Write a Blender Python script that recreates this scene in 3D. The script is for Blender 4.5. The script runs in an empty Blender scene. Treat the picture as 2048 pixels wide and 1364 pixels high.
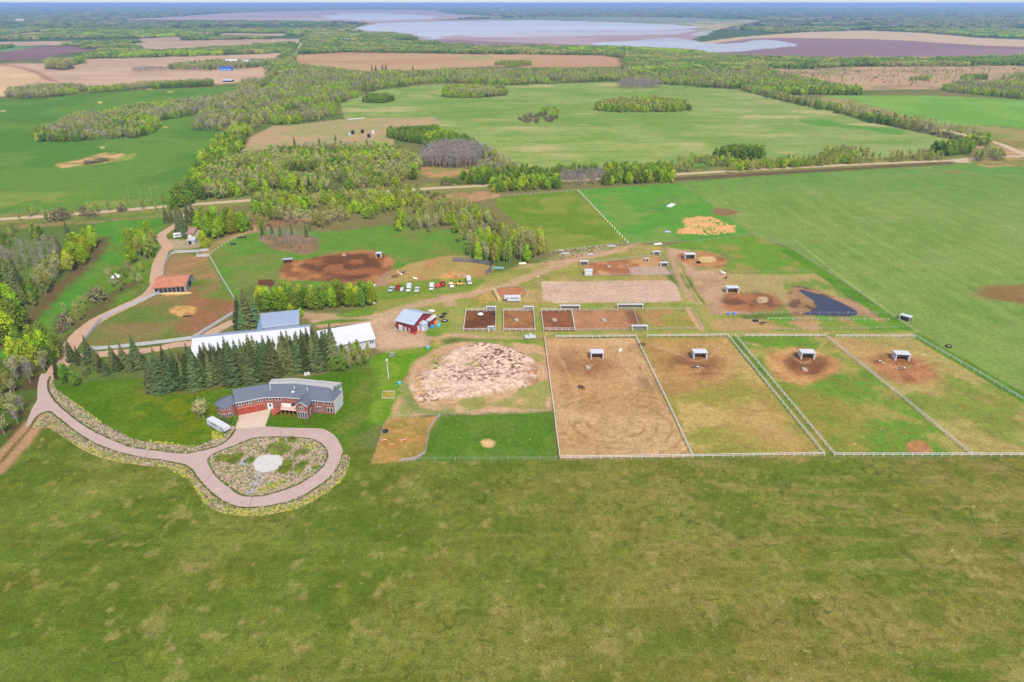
import bpy, bmesh, math, random
import numpy as np
from mathutils import Vector, Matrix
S = bpy.context.scene
COL = S.collection
R = math.radians
# ------------------------------------------------------------ camera, sky, sun, exposure
F = 2048 * 24 / 36.0
HC = 120.0
PITCH = math.atan(676 / F)
SP, CP = math.sin(PITCH), math.cos(PITCH)
cam = bpy.data.cameras.new('camera'); cam.lens = 24; cam.sensor_width = 36
cam.clip_start = 1; cam.clip_end = 200000
camo = bpy.data.objects.new('camera', cam); COL.objects.link(camo)
camo.location = (0, 0, HC); camo.rotation_euler = (math.pi / 2 - PITCH, 0, 0)
S.camera = camo
SUN_EL, SUN_AZ = R(48), R(160)          # azimuth clockwise from +Y (view direction)
w = bpy.data.worlds.new('World'); S.world = w; w.use_nodes = True
nt = w.node_tree; bg = nt.nodes['Background']
sky = nt.nodes.new('ShaderNodeTexSky'); sky.sky_type = 'NISHITA'; sky.sun_disc = False
sky.sun_elevation = SUN_EL; sky.sun_rotation = SUN_AZ; sky.altitude = 700; sky.air_density = 1.0; sky.dust_density = 2.0
# thin cloud veil over the sky
tcs = nt.nodes.new('ShaderNodeTexCoord'); mps = nt.nodes.new('ShaderNodeMapping'); mps.inputs['Scale'].default_value = (1, 1, 5); nzs = nt.nodes.new('ShaderNodeTexNoise'); nzs.inputs['Scale'].default_value = 2.5; nzs.inputs['Detail'].default_value = 6
nt.links.new(tcs.outputs['Generated'], mps.inputs[0]); nt.links.new(mps.outputs[0], nzs.inputs['Vector']); mrs = nt.nodes.new('ShaderNodeMapRange'); mrs.inputs[1].default_value = .3; mrs.inputs[2].default_value = .7; mrs.inputs[3].default_value = .4; mrs.inputs[4].default_value = .8
nt.links.new(nzs.outputs[0], mrs.inputs[0]); mxs = nt.nodes.new('ShaderNodeMix'); mxs.data_type = 'RGBA'; nt.links.new(mrs.outputs[0], mxs.inputs[0]); nt.links.new(sky.outputs[0], mxs.inputs[6]); mxs.inputs[7].default_value = (4.0, 4.1, 4.6, 1)
nt.links.new(mxs.outputs[2], bg.inputs[0]); bg.inputs[1].default_value = 0.13
sl = bpy.data.lights.new('sun', 'SUN'); sl.energy = 3.3; sl.angle = R(9); sl.color = (1, 0.94, 0.83)
so = bpy.data.objects.new('sun', sl); COL.objects.link(so)
sd = Vector((math.sin(SUN_AZ) * math.cos(SUN_EL), math.cos(SUN_AZ) * math.cos(SUN_EL), math.sin(SUN_EL)))
so.rotation_euler = sd.to_track_quat('Z', 'Y').to_euler()
S.view_settings.view_transform = 'Standard'; S.view_settings.look = 'None'
S.view_settings.exposure = 0.82; S.view_settings.gamma = 1
S.cycles.max_bounces = 5; S.cycles.diffuse_bounces = 2; S.cycles.transparent_max_bounces = 4
S.cycles.volume_bounces = 0; S.cycles.use_denoising = True
# ------------------------------------------------------------ helpers
def P(px, py, z=0.0):
    u = (px - 1024) / F; v = (682 - py) / F
    dy = CP + v * SP; dz = -SP + v * CP
    t = (z - HC) / dz
    return Vector((u * t, dy * t, z))
def PM(py):                              # pixels of the 2048 wide photo per metre on the ground at that row
    return 0.00747 * (py - 6)
def lin(c):
    return tuple((x / 255 / 12.92 if x / 255 <= 0.04045 else ((x / 255 + 0.055) / 1.055) ** 2.4) for x in c)
HAZE_D = 9e-5
KA = (0.55, 0.525, 0.475)                  # look of the photo -> surface albedo
def A(c):
    l = lin(c); return (min(.85, l[0] * KA[0]), min(.85, l[1] * KA[1]), min(.85, l[2] * KA[2]))
def _h(ix, iy, s):
    n = (ix.astype(np.int64) * 374761393 + iy.astype(np.int64) * 668265263 + s * 974634777) & 0x7fffffff
    n = ((n ^ (n >> 13)) * 1274126177) & 0x7fffffff
    n = (n ^ (n >> 16)) & 0xffff
    return n / 65535.0
def vn(x, y, s=0):
    ix = np.floor(x); iy = np.floor(y); fx = x - ix; fy = y - iy
    fx = fx * fx * (3 - 2 * fx); fy = fy * fy * (3 - 2 * fy)
    a = _h(ix, iy, s); b = _h(ix + 1, iy, s); c = _h(ix, iy + 1, s); d = _h(ix + 1, iy + 1, s)
    return (a * (1 - fx) + b * fx) * (1 - fy) + (c * (1 - fx) + d * fx) * fy
def fbm(x, y, sc, s=0, o=4):
    r = np.zeros_like(x); amp = 0.5; t = 0
    x = x / sc + s * 17.3; y = y / sc - s * 9.7
    for i in range(o):
        r += amp * vn(x, y, s + i); t += amp; amp *= 0.5; x = x * 2.03 + 5.1; y = y * 2.03 + 1.7
    return r / t
def sm(a, b, x):
    t = np.clip((x - a) / (b - a + 1e-9), 0, 1); return t * t * (3 - 2 * t)
def cr(pts, n=5, closed=True):           # Catmull-Rom
    pts = [tuple(p) for p in pts]; N = len(pts); out = []
    for i in range(N if closed else N - 1):
        g = (lambda k: pts[k % N]) if closed else (lambda k: pts[max(0, min(N - 1, k))])
        p0, p1, p2, p3 = g(i - 1), g(i), g(i + 1), g(i + 2)
        for k in range(n):
            t = k / n
            out.append(tuple(0.5 * (2 * b + (c - a) * t + (2 * a - 5 * b + 4 * c - d) * t * t + (3 * b - a - 3 * c + d) * t ** 3) for a, b, c, d in zip(p0, p1, p2, p3)))
    if not closed: out.append(pts[-1])
    return out
def PW(poly, z=0):
    return [P(x, y, z) for x, y in poly]
def sdf(poly, X, Y):
    d = np.full(X.shape, 1e18); ins = np.zeros(X.shape, bool)
    n = len(poly)
    for i in range(n):
        ax, ay = poly[i][0], poly[i][1]; bx, by = poly[(i + 1) % n][0], poly[(i + 1) % n][1]
        ex, ey = bx - ax, by - ay; L = ex * ex + ey * ey + 1e-12
        t = np.clip(((X - ax) * ex + (Y - ay) * ey) / L, 0, 1)
        dd = (X - ax - t * ex) ** 2 + (Y - ay - t * ey) ** 2
        d = np.minimum(d, dd)
        c = ((ay > Y) != (by > Y)) & (X < (bx - ax) * (Y - ay) / (by - ay + 1e-12) + ax)
        ins ^= c
    d = np.sqrt(d); return np.where(ins, -d, d)
def linesd(pts, X, Y):
    d = np.full(X.shape, 1e18)
    for a, b in zip(pts[:-1], pts[1:]):
        ex, ey = b[0] - a[0], b[1] - a[1]; L = ex * ex + ey * ey + 1e-12
        t = np.clip(((X - a[0]) * ex + (Y - a[1]) * ey) / L, 0, 1)
        d = np.minimum(d, (X - a[0] - t * ex) ** 2 + (Y - a[1] - t * ey) ** 2)
    return np.sqrt(d)
# materials ------------------------------------------------------------
MATS = {}
def mat(name, col, rough=0.85, noise=None, metal=0.0, amt=0.25, bump=0.0, spec=0.3, rnd=0.0):
    """principled with object/world noise in the colour; noise = scale in 1/m"""
    if name in MATS: return MATS[name]
    m = bpy.data.materials.new(name); m.use_nodes = True; t = m.node_tree; b = t.nodes['Principled BSDF']
    b.inputs['Roughness'].default_value = rough; b.inputs['Metallic'].default_value = metal
    b.inputs['Specular IOR Level'].default_value = spec
    c = (*col, 1)
    if noise or rnd:
        geo = t.nodes.new('ShaderNodeNewGeometry')
        nz = t.nodes.new('ShaderNodeTexNoise'); nz.inputs['Scale'].default_value = noise or 1; nz.inputs['Detail'].default_value = 5
        nz.inputs['Roughness'].default_value = 0.65
        t.links.new(geo.outputs['Position'], nz.inputs['Vector'])
        mr = t.nodes.new('ShaderNodeMapRange'); mr.inputs[1].default_value = 0.3; mr.inputs[2].default_value = 0.7
        mr.inputs[3].default_value = 1 - amt; mr.inputs[4].default_value = 1 + amt
        t.links.new(nz.outputs[0], mr.inputs[0]); f = mr.outputs[0]
        if rnd:
            oi = t.nodes.new('ShaderNodeObjectInfo'); m2 = t.nodes.new('ShaderNodeMapRange')
            m2.inputs[3].default_value = 1 - rnd; m2.inputs[4].default_value = 1 + rnd
            t.links.new(oi.outputs['Random'], m2.inputs[0])
            mm = t.nodes.new('ShaderNodeMath'); mm.operation = 'MULTIPLY'
            t.links.new(f, mm.inputs[0]); t.links.new(m2.outputs[0], mm.inputs[1]); f = mm.outputs[0]
        vm = t.nodes.new('ShaderNodeVectorMath'); vm.operation = 'SCALE'; vm.inputs[0].default_value = col
        t.links.new(f, vm.inputs['Scale']); t.links.new(vm.outputs[0], b.inputs['Base Color'])
        if bump:
            bp = t.nodes.new('ShaderNodeBump'); bp.inputs['Strength'].default_value = 0.6; bp.inputs['Distance'].default_value = bump
            t.links.new(nz.outputs[0], bp.inputs['Height']); t.links.new(bp.outputs[0], b.inputs['Normal'])
    else:
        b.inputs['Base Color'].default_value = c
    MATS[name] = m; return m
def ramp_mat(name, stops, scale, rough=0.95, warp=0.0, kind='noise', scale2=None):
    """patchy ground: noise through a colour ramp; stops = [(pos, albedo)]"""
    if name in MATS: return MATS[name]
    m = bpy.data.materials.new(name); m.use_nodes = True; t = m.node_tree; b = t.nodes['Principled BSDF']
    b.inputs['Roughness'].default_value = rough; b.inputs['Specular IOR Level'].default_value = 0.13
    geo = t.nodes.new('ShaderNodeNewGeometry')
    if kind == 'noise':
        nz = t.nodes.new('ShaderNodeTexNoise'); nz.inputs['Detail'].default_value = 6; nz.inputs['Roughness'].default_value = 0.7
        nz.inputs['Scale'].default_value = scale; t.links.new(geo.outputs['Position'], nz.inputs['Vector']); f = nz.outputs[0]
    else:
        vo = t.nodes.new('ShaderNodeTexVoronoi'); vo.inputs['Scale'].default_value = scale
        t.links.new(geo.outputs['Position'], vo.inputs['Vector'])
        nz = t.nodes.new('ShaderNodeTexNoise'); nz.inputs['Scale'].default_value = scale2 or scale * .08; nz.inputs['Detail'].default_value = 4
        t.links.new(geo.outputs['Position'], nz.inputs['Vector'])
        sx = t.nodes.new('ShaderNodeSeparateColor'); t.links.new(vo.outputs['Color'], sx.inputs[0])
        mx = t.nodes.new('ShaderNodeMath'); mx.operation = 'MULTIPLY_ADD'; mx.inputs[1].default_value = 0.45
        t.links.new(sx.outputs[0], mx.inputs[0])
        m3 = t.nodes.new('ShaderNodeMath'); m3.operation = 'MULTIPLY'; m3.inputs[1].default_value = 0.6
        t.links.new(nz.outputs[0], m3.inputs[0]); t.links.new(m3.outputs[0], mx.inputs[2]); f = mx.outputs[0]
    rp = t.nodes.new('ShaderNodeValToRGB'); e = rp.color_ramp.elements
    while len(e) < len(stops): e.new(0.5)
    for el, (p, c) in zip(e, stops): el.position = p; el.color = (*c, 1)
    t.links.new(f, rp.inputs[0]); t.links.new(rp.outputs[0], b.inputs['Base Color'])
    MATS[name] = m; return m
# mesh building ------------------------------------------------------------
class MB:
    def __init__(s): s.v = []; s.f = []
    def add(s, vs, fs):
        o = len(s.v); s.v += [tuple(v) for v in vs]; s.f += [tuple(o + i for i in f) for f in fs]; return s
    def box(s, c, d, rz=0.0, top=1.0, topy=None):
        """centre of the base c, size d, turned by rz; top = scale of the upper face"""
        cx, cy, cz = c; a, b, h = d[0] / 2, d[1] / 2, d[2]; ty = top if topy is None else topy
        cs, sn = math.cos(rz), math.sin(rz); vs = []
        for z, kx, ky in ((0, 1, 1), (h, top, ty)):
            for x, y in ((-a, -b), (a, -b), (a, b), (-a, b)):
                x *= kx; y *= ky; vs.append((cx + x * cs - y * sn, cy + x * sn + y * cs, cz + z))
        return s.add(vs, [(3, 2, 1, 0), (4, 5, 6, 7), (0, 1, 5, 4), (1, 2, 6, 5), (2, 3, 7, 6), (3, 0, 4, 7)])
    def tube(s, p, q, r, r2=None, n=6, cap=True):
        p = Vector(p); q = Vector(q); r2 = r if r2 is None else r2; d = (q - p)
        if d.length < 1e-6: return s
        d.normalize(); a = d.orthogonal().normalized(); b = d.cross(a)
        vs = []
        for c, rr in ((p, r), (q, r2)):
            for i in range(n):
                t = 2 * math.pi * i / n; vs.append(c + (a * math.cos(t) + b * math.sin(t)) * rr)
        fs = [(i, (i + 1) % n, n + (i + 1) % n, n + i) for i in range(n)]
        if cap: fs += [tuple(range(n - 1, -1, -1)), tuple(range(n, 2 * n))]
        return s.add(vs, fs)
    def rings(s, cs, n=12, cap=True):
        """lofted rings: list of (x,y,z,r)"""
        vs = []; fs = []
        for x, y, z, r in cs:
            for i in range(n):
                t = 2 * math.pi * i / n; vs.append((x + r * math.cos(t), y + r * math.sin(t), z))
        for k in range(len(cs) - 1):
            for i in range(n):
                fs.append((k * n + i, k * n + (i + 1) % n, (k + 1) * n + (i + 1) % n, (k + 1) * n + i))
        if cap: fs += [tuple(range(n - 1, -1, -1)), tuple(range((len(cs) - 1) * n, len(cs) * n))]
        return s.add(vs, fs)
    def ell(s, c, r, n=10, m=6, rz=0.0):
        cs, sn = math.cos(rz), math.sin(rz); vs = []; fs = []
        for j in range(m + 1):
            ph = math.pi * j / m
            for i in range(n):
                t = 2 * math.pi * i / n; x = r[0] * math.sin(ph) * math.cos(t); y = r[1] * math.sin(ph) * math.sin(t)
                vs.append((c[0] + x * cs - y * sn, c[1] + x * sn + y * cs, c[2] + r[2] * math.cos(ph)))
        for j in range(m):
            for i in range(n): fs.append((j * n + i, (j + 1) * n + i, (j + 1) * n + (i + 1) % n, j * n + (i + 1) % n))
        return s.add(vs, fs)
    def prism(s, poly, z0, z1):
        n = len(poly); vs = [(p[0], p[1], z0) for p in poly] + [(p[0], p[1], z1) for p in poly]
        return s.add(vs, [tuple(range(n - 1, -1, -1)), tuple(range(n, 2 * n))] + [(i, (i + 1) % n, n + (i + 1) % n, n + i) for i in range(n)])
    def mesh(s, name, m=None):
        me = bpy.data.meshes.new(name); me.from_pydata([tuple(v) for v in s.v], [], s.f); me.update()
        if m: me.materials.append(m)
        return me
    def build(s, name, m, parent=None, **k):
        return ob(name, s.mesh(name, m), parent, **k)
def ob(name, me, parent=None, loc=None, rz=0.0, label=None, cat=None, group=None, kind=None):
    o = bpy.data.objects.new(name, me); COL.objects.link(o)
    if parent is not None: o.parent = parent
    if loc is not None: o.location = loc
    if rz: o.rotation_euler = (0, 0, rz)
    return tag(o, label, cat, group, kind)
def tag(o, label=None, cat=None, group=None, kind=None):
    if label: o['label'] = label
    if cat: o['category'] = cat
    if group: o['group'] = group
    if kind: o['kind'] = kind
    return o
def thing(name, loc, label, cat, group=None, rz=0.0):
    o = bpy.data.objects.new(name, None); COL.objects.link(o); o.empty_display_size = 1
    o.location = loc; o.rotation_euler = (0, 0, rz)
    return tag(o, label, cat, group)
def dup(root, loc=None, rz=None, label=None, group=None, scale=None):
    kids = list(root.children)
    r = root.copy(); COL.objects.link(r)
    if loc is not None: r.location = loc
    if rz is not None: r.rotation_euler = (0, 0, rz)
    if scale is not None: r.scale = scale if hasattr(scale, '__len__') else (scale,) * 3
    if label: r['label'] = label
    if group: r['group'] = group
    for ch in kids:
        sub = list(ch.children)
        c = ch.copy(); COL.objects.link(c); c.parent = r
        for g in sub:
            d = g.copy(); COL.objects.link(d); d.parent = c
    return r
def sheet(name, poly, m, z=0.004, smooth=0, label=None, kind='structure'):
    pts = cr(poly, smooth) if smooth else poly
    ws = [P(x, y, 0) for x, y in pts]
    b = MB(); b.add([(p.x, p.y, z) for p in ws], [tuple(range(len(ws)))])
    o = b.build(name, m, kind=kind); me = o.data
    if me.polygons[0].normal.z < 0: me.flip_normals()
    if label: o['label'] = label
    return o
def ribbon(name, pts, width, m, z=0.004, wob=0.0, label=None, n=6):
    """road along a pixel centre line, width in metres"""
    c = [P(x, y) for x, y in cr(pts, n, False)]; rg = random.Random(len(pts)); L = []; Rr = []
    for i, p in enumerate(c):
        d = (c[min(i + 1, len(c) - 1)] - c[max(i - 1, 0)]); d.normalize(); nn = Vector((-d.y, d.x, 0))
        wv = width[0] + (width[1] - width[0]) * i / (len(c) - 1) if hasattr(width, '__len__') else width
        L.append(p + nn * (wv / 2 + rg.uniform(-wob, wob))); Rr.append(p - nn * (wv / 2 + rg.uniform(-wob, wob)))
    b = MB(); k = len(c); b.add([(p.x, p.y, z) for p in L + Rr], [(i, k + i, k + i + 1, i + 1) for i in range(k - 1)])
    o = b.build(name, m, kind='structure')
    if o.data.polygons[0].normal.z < 0: o.data.flip_normals()
    if label: o['label'] = label
    return o
# ------------------------------------------------------------ ground sheet: one mesh, colours in world space
rows = [1500.0]
while rows[-1] > 9.0:
    y = rows[-1]; rows.append(y - (2.0 if y > 110 else 1.0 if y > 40 else 0.5 if y > 14 else 0.25))
rows[-1] = 8.6
cols = np.arange(-240, 2290, 2.0); ncol = len(cols)
yr = np.array(rows); v = (682 - yr) / F
t = HC / (SP - v * CP); gy = (CP + v * SP) * t
GX = ((cols - 1024) / F)[None, :] * t[:, None]; GY = np.repeat(gy[:, None], ncol, 1)
PXr = np.repeat(yr[:, None], ncol, 1); PXc = np.repeat(cols[None, :], len(yr), 0)
# skirt towards and behind the camera, and far to both sides
k = len(rows)
def padrow(Y, sc): return np.linspace(-sc, sc, ncol)[None, :], np.full((1, ncol), Y)
w0 = abs(GX[0, 0])
for Y, sc in ((40, w0), (-60, w0 * 1.2), (-400, w0 * 2)):
    a_, b_ = padrow(Y, sc); GX = np.vstack([a_, GX]); GY = np.vstack([b_, GY])
PXr = np.vstack([np.full((3, ncol), 1500.0), PXr]); PXc = np.vstack([np.repeat(cols[None, :], 3, 0), PXc])
X = GX.ravel(); Y = GY.ravel()
Cc = np.zeros((len(X), 3))
def L3(c): return np.array(A(c))
n_big = fbm(X, Y, 60, 1); n_mid = fbm(X, Y, 14, 2); n_sml = fbm(X, Y, 3, 3, 3)
WP = {}
def prep(poly, smooth=4):
    pts = cr(poly, smooth) if smooth else poly
    return [(p.x, p.y) for p in (P(x, y) for x, y in pts)]
def cover(poly, feather, amp, nsc, smooth=4, seed=5):
    wp = prep(poly, smooth); xs = [p[0] for p in wp]; ys = [p[1] for p in wp]; pad = feather + amp + 1
    idx = np.nonzero((X > min(xs) - pad) & (X < max(xs) + pad) & (Y > min(ys) - pad) & (Y < max(ys) + pad))[0]
    if len(idx) == 0: return idx, np.zeros(0)
    d = sdf(wp, X[idx], Y[idx])
    if amp: d = d + (fbm(X[idx], Y[idx], nsc, seed, 4) - 0.5) * 2.2 * amp
    return idx, 1 - sm(-feather / 2, feather / 2, d)
def paint(poly, c, feather=1.5, amp=1.5, nsc=12, op=1.0, c2=None, sc2=25, th=(0.42, 0.62), stretch=(1, 1), smooth=4, seed=5, dots=None):
    idx, m = cover(poly, feather, amp, nsc, smooth, seed)
    if not len(idx): return
    col = np.repeat(L3(c)[None, :], len(idx), 0); x = X[idx]; y = Y[idx]
    if c2 is not None:
        q = sm(th[0], th[1], fbm(x / stretch[0], y / stretch[1], sc2, seed + 3, 5))[:, None]
        col = col * (1 - q) + L3(c2) * q
    if dots is not None:                  # (colour, size, share)
        q = sm(1 - dots[2], 1 - dots[2] + 0.02, vn(x / dots[1], y / dots[1], seed + 9))[:, None]
        col = col * (1 - q) + L3(dots[0]) * q
    mm = (m * op)[:, None]; Cc[idx] = Cc[idx] * (1 - mm) + col * mm
def stroke(pts, width, c, op=1.0, feather=0.6, wob=0.0, smooth=5):
    wp = [(p.x, p.y) for p in (P(x, y) for x, y in cr(pts, smooth, False))]
    xs = [p[0] for p in wp]; ys = [p[1] for p in wp]; pad = width + 3
    idx = np.nonzero((X > min(xs) - pad) & (X < max(xs) + pad) & (Y > min(ys) - pad) & (Y < max(ys) + pad))[0]
    d = linesd(wp, X[idx], Y[idx]) + (fbm(X[idx], Y[idx], 4, 7, 3) - 0.5) * 2 * wob
    m = ((1 - sm(width / 2 - feather, width / 2 + feather, d)) * op)[:, None]
    Cc[idx] = Cc[idx] * (1 - m) + L3(c) * m
# base: rough grass between and under the woods
q = sm(.4, .65, n_big)[:, None]; Cc[:] = L3((104, 124, 62)) * (1 - q) + L3((132, 128, 84)) * q
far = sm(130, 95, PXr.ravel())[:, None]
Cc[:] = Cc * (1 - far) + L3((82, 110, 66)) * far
# --- foreground meadow
FG = [(-300, 1600), (-300, 860), (40, 850), (100, 835), (240, 910), (370, 930), (430, 1010), (520, 1030), (600, 1005), (690, 930), (700, 880), (760, 905), (745, 925), (1120, 921), (2300, 914), (2400, 1600)]
paint(FG, (104, 124, 48), 1, .6, c2=(124, 132, 62), sc2=34, smooth=0, seed=11)
# browner mown ground towards the lower right corner, greener to the left
idx, m = cover(FG, 1, .6, 12, 0)
x = X[idx]; y = Y[idx]; px = PXc.ravel()[idx]; py = PXr.ravel()[idx]
def mixin(idx, wgt, c):
    wgt = np.clip(wgt, 0, 1)[:, None]; Cc[idx] = Cc[idx] * (1 - wgt) + L3(c) * wgt
b1 = fbm(x / 2.2, y, 22, 31, 5); b2 = fbm(x, y, 9, 33, 4); st = fbm(x / 9, y, 1.8, 35, 3)
right = sm(-35, 70, x)
mixin(idx, m * right * sm(.38, .6, b1) * .75, (142, 133, 76))
mixin(idx, m * right * sm(.5, .7, st) * .55, (154, 142, 88))
mixin(idx, m * sm(.56, .72, b2) * .55, (90, 114, 36))
mixin(idx, m * (1 - right) * sm(.42, .6, fbm(x, y, 17, 37, 4)) * .6, (92, 114, 36))
mixin(idx, m * sm(.6, .75, fbm(x, y, 5, 39, 4)) * .4, (136, 138, 56))
mixin(idx, m * sm(.5, .68, fbm(x / 3.0, y, 3.2, 45, 3)) * .32 * sm(.4, .6, fbm(x, y, 20, 46, 3)), (112, 110, 42))
rg_ = np.abs(fbm(x, y, 6.5, 41, 3) - .5); reg = sm(.46, .56, fbm(x, y, 13, 43, 3))
mixin(idx, m * (1 - sm(.004, .02, rg_)) * reg * .6, (66, 88, 32))
mixin(idx, m * sm(.93, .96, vn(x / .5, y / .5, 44)) * sm(.5, .62, fbm(x, y, 16, 47, 3)) * .8, (196, 190, 140))
mixin(idx, m * sm(.56, .66, fbm(x, y, 1.5, 48, 3)) * .35, (84, 104, 34))
mixin(idx, m * sm(.5, .66, fbm(x / 4, y, 7, 49, 4)) * (1 - right) * .4, (124, 140, 60))
mixin(idx, m * sm(.62, .8, fbm(x, y, 3.4, 50, 4)) * .55, (164, 152, 100))
for a_ in (.15, .35, .5, .62, .8): mixin(idx, m * (1 - sm(.1, .5, np.abs(y - 82 - a_ * 60 - 3 * np.sin(x / 30 + a_ * 9)))) * sm(.45, .6, fbm(x, y, 12, 52, 2)) * .3, (150, 146, 84))
# --- lawn round the house
LAWN = [(95, 760), (130, 770), (290, 755), (300, 790), (470, 770), (690, 745), (745, 735), (775, 700), (870, 690), (812, 755), (790, 810), (772, 845), (700, 880), (700, 960), (560, 860), (450, 870), (400, 898), (250, 885), (130, 820)]
paint(LAWN, (84, 122, 28), 3, 1.5, c2=(98, 130, 38), sc2=9, seed=51)
paint([(300, 780), (430, 790), (430, 850), (445, 875), (350, 890), (300, 870), (250, 830)], (126, 132, 24), 12, 4, 10, .65, c2=(88, 122, 26), sc2=5, seed=52)
paint([(285, 770), (320, 790), (460, 775), (470, 762), (430, 755)], (126, 116, 60), 2, 1, op=.8, c2=(104, 122, 46), sc2=4)
paint([(690, 800), (740, 760), (780, 745), (770, 830), (715, 860), (700, 960), (688, 890)], (122, 134, 62), 9, 4, 12, .8, c2=(100, 128, 44), sc2=6, seed=53)
paint([(455, 865), (540, 835), (620, 850), (680, 835), (690, 800), (740, 720), (690, 720), (640, 760), (690, 780), (690, 830), (620, 856)], (86, 124, 30), 2, 1, op=.8)
# --- west: grass strip beside the wood and down to the drive
paint([(-200, 900), (-200, 700), (60, 620), (190, 500), (200, 440), (330, 425), (320, 470), (330, 500), (300, 560), (180, 660), (100, 700), (80, 760), (60, 820)], (104, 138, 46), 6, 3, c2=(122, 140, 66), sc2=15, seed=61)
paint([(190, 445), (330, 430), (300, 480), (200, 560), (110, 640), (-60, 760), (-60, 700), (80, 610), (180, 510)], (88, 148, 52), 8, 3, c2=(108, 146, 60), sc2=10, seed=62)
stroke([(205, 478), (180, 520), (130, 565), (85, 610), (40, 655), (-60, 730)], 9, (116, 92, 70), .85, 3, 3)
stroke([(262, 570), (215, 600), (175, 640), (130, 690)], 7, (112, 92, 72), .75, 2.5, 3)
paint([(-200, 1000), (-200, 730), (80, 730), (70, 820), (30, 880), (-20, 960)], (96, 86, 58), 4, 3, c2=(88, 110, 48), sc2=8, seed=63)
stroke([(78, 838), (45, 878), (0, 925), (-80, 1010)], 7, (184, 146, 116), .9, 1, 1); stroke([(70, 845), (0, 925)], 1.4, (110, 100, 60), .8, .5, .5)
0 and paint([(-90, 1250), (-8, 1250), (2, 1330), (10, 1364), (-90, 1500)], (186, 160, 120), 3, 2)
# --- west paddock inside the white plank fence
WPAD = [(320, 584), (226, 624), (185, 658), (168, 682), (178, 696), (330, 684), (384, 677), (466, 626), (470, 600), (446, 560), (419, 510), (394, 511), (350, 502), (331, 526), (328, 548)]
paint(WPAD, (112, 132, 64), 1, .4, c2=(142, 128, 84), sc2=16, smooth=0, seed=71, th=(.4, .7))
paint([(331, 526), (350, 504), (395, 512), (418, 512), (445, 558), (380, 560), (330, 555)], (168, 134, 98), 3, 2, c2=(150, 134, 84), sc2=9, seed=72)
paint([(384, 562), (440, 562), (468, 600), (440, 618), (400, 604), (386, 590)], (112, 142, 56), 6, 3, op=.8, c2=(144, 126, 84), sc2=8)
paint([(386, 575), (400, 590), (470, 610), (466, 628), (405, 665), (360, 660), (370, 610)], (158, 114, 84), 7, 3, c2=(140, 118, 76), sc2=7, seed=73)
paint([(340, 618), (360, 612), (388, 615), (392, 624), (372, 633), (342, 627)], (216, 174, 112), 1, 1, c2=(190, 150, 96), sc2=2)
paint([(330, 588), (376, 584), (378, 588), (332, 592)], (206, 160, 96), 1, .5)
# --- cottage yard and track
paint([(330, 470), (370, 440), (420, 470), (420, 500), (350, 500), (320, 490)], (128, 138, 52), 3, 2, c2=(110, 130, 50), sc2=6)
paint([(320, 484), (345, 478), (400, 484), (410, 492), (345, 500), (325, 500)], (180, 164, 140), 2, 1)
stroke([(418, 505), (450, 485), (500, 460), (555, 445), (620, 440)], 10, (190, 152, 112), .85, 3, 2.5)
paint([(520, 400), (580, 400), (600, 440), (540, 455), (510, 440)], (148, 112, 88), 5, 3, op=.8)
# --- pasture north of the sheds
paint([(420, 508), (470, 478), (540, 462), (680, 462), (800, 450), (960, 470), (1000, 520), (880, 520), (800, 540), (760, 570), (520, 570), (470, 598)], (104, 148, 58), 5, 3, c2=(126, 140, 74), sc2=18, th=(.5, .66), seed=81)
paint([(520, 470), (610, 470), (640, 490), (620, 508), (575, 505), (530, 490)], (140, 118, 92), 3, 3, c2=(160, 130, 100), sc2=5)
paint([(565, 525), (620, 516), (690, 502), (770, 505), (790, 540), (770, 575), (700, 570), (640, 560), (570, 558)], (186, 134, 92), 4, 3, c2=(150, 100, 70), sc2=9, seed=83)
paint([(600, 530), (690, 505), (760, 512), (765, 545), (700, 560), (650, 556)], (112, 76, 58), 7, 5, 14, .95, c2=(156, 104, 74), sc2=8, th=(.45, .6), seed=84)
paint([(768, 545), (800, 540), (770, 575), (745, 570)], (178, 142, 124), 3, 2)
paint([(515, 560), (545, 560), (545, 572), (518, 572)], (112, 78, 60), 1.5, 1.5)
# --- yard, tracks and grazed ground in the middle
paint([(770, 560), (810, 532), (900, 512), (985, 530), (980, 548), (940, 560), (830, 572)], (176, 158, 98), 3, 2, c2=(184, 146, 100), sc2=10, seed=91)
paint([(885, 548), (905, 543), (930, 546), (935, 553), (905, 560), (880, 556)], (214, 164, 104), 1, .8, c2=(190, 140, 90), sc2=2)
paint([(750, 580), (930, 562), (1020, 540), (1150, 505), (1260, 490), (1330, 500), (1345, 560), (1420, 660), (1090, 668), (1085, 700), (900, 670), (900, 720), (860, 700), (860, 640), (760, 640), (620, 640), (750, 612)], (148, 154, 78), 4, 3, c2=(184, 162, 108), sc2=18, th=(.46, .66), stretch=(2, 1), seed=92)
paint([(1085, 530), (1130, 505), (1250, 494), (1260, 502), (1160, 520), (1110, 530)], (188, 158, 122), 3, 2, c2=(150, 150, 82), sc2=6)
for pts, wd in (([(600, 631), (680, 634), (740, 636), (790, 622), (850, 606), (895, 596), (1000, 575), (1120, 530), (1240, 500)], 6), ([(890, 595), (915, 630), (912, 668)], 6), ([(862, 672), (910, 668), (1000, 670), (1090, 668)], 6), ([(740, 640), (760, 670), (800, 690)], 16), ([(1340, 505), (1360, 560), (1400, 620), (1440, 668)], 3.5), ([(1060, 530), (1150, 520), (1240, 500), (1270, 488), (1330, 466), (1360, 458)], 3.2)):
    stroke(pts, wd, (200, 168, 140), .8, 1.6, 1.2)
stroke([(1350, 505), (1372, 560), (1412, 620), (1455, 668)], 1.2, (198, 180, 120), .7, .5, .6)
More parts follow.
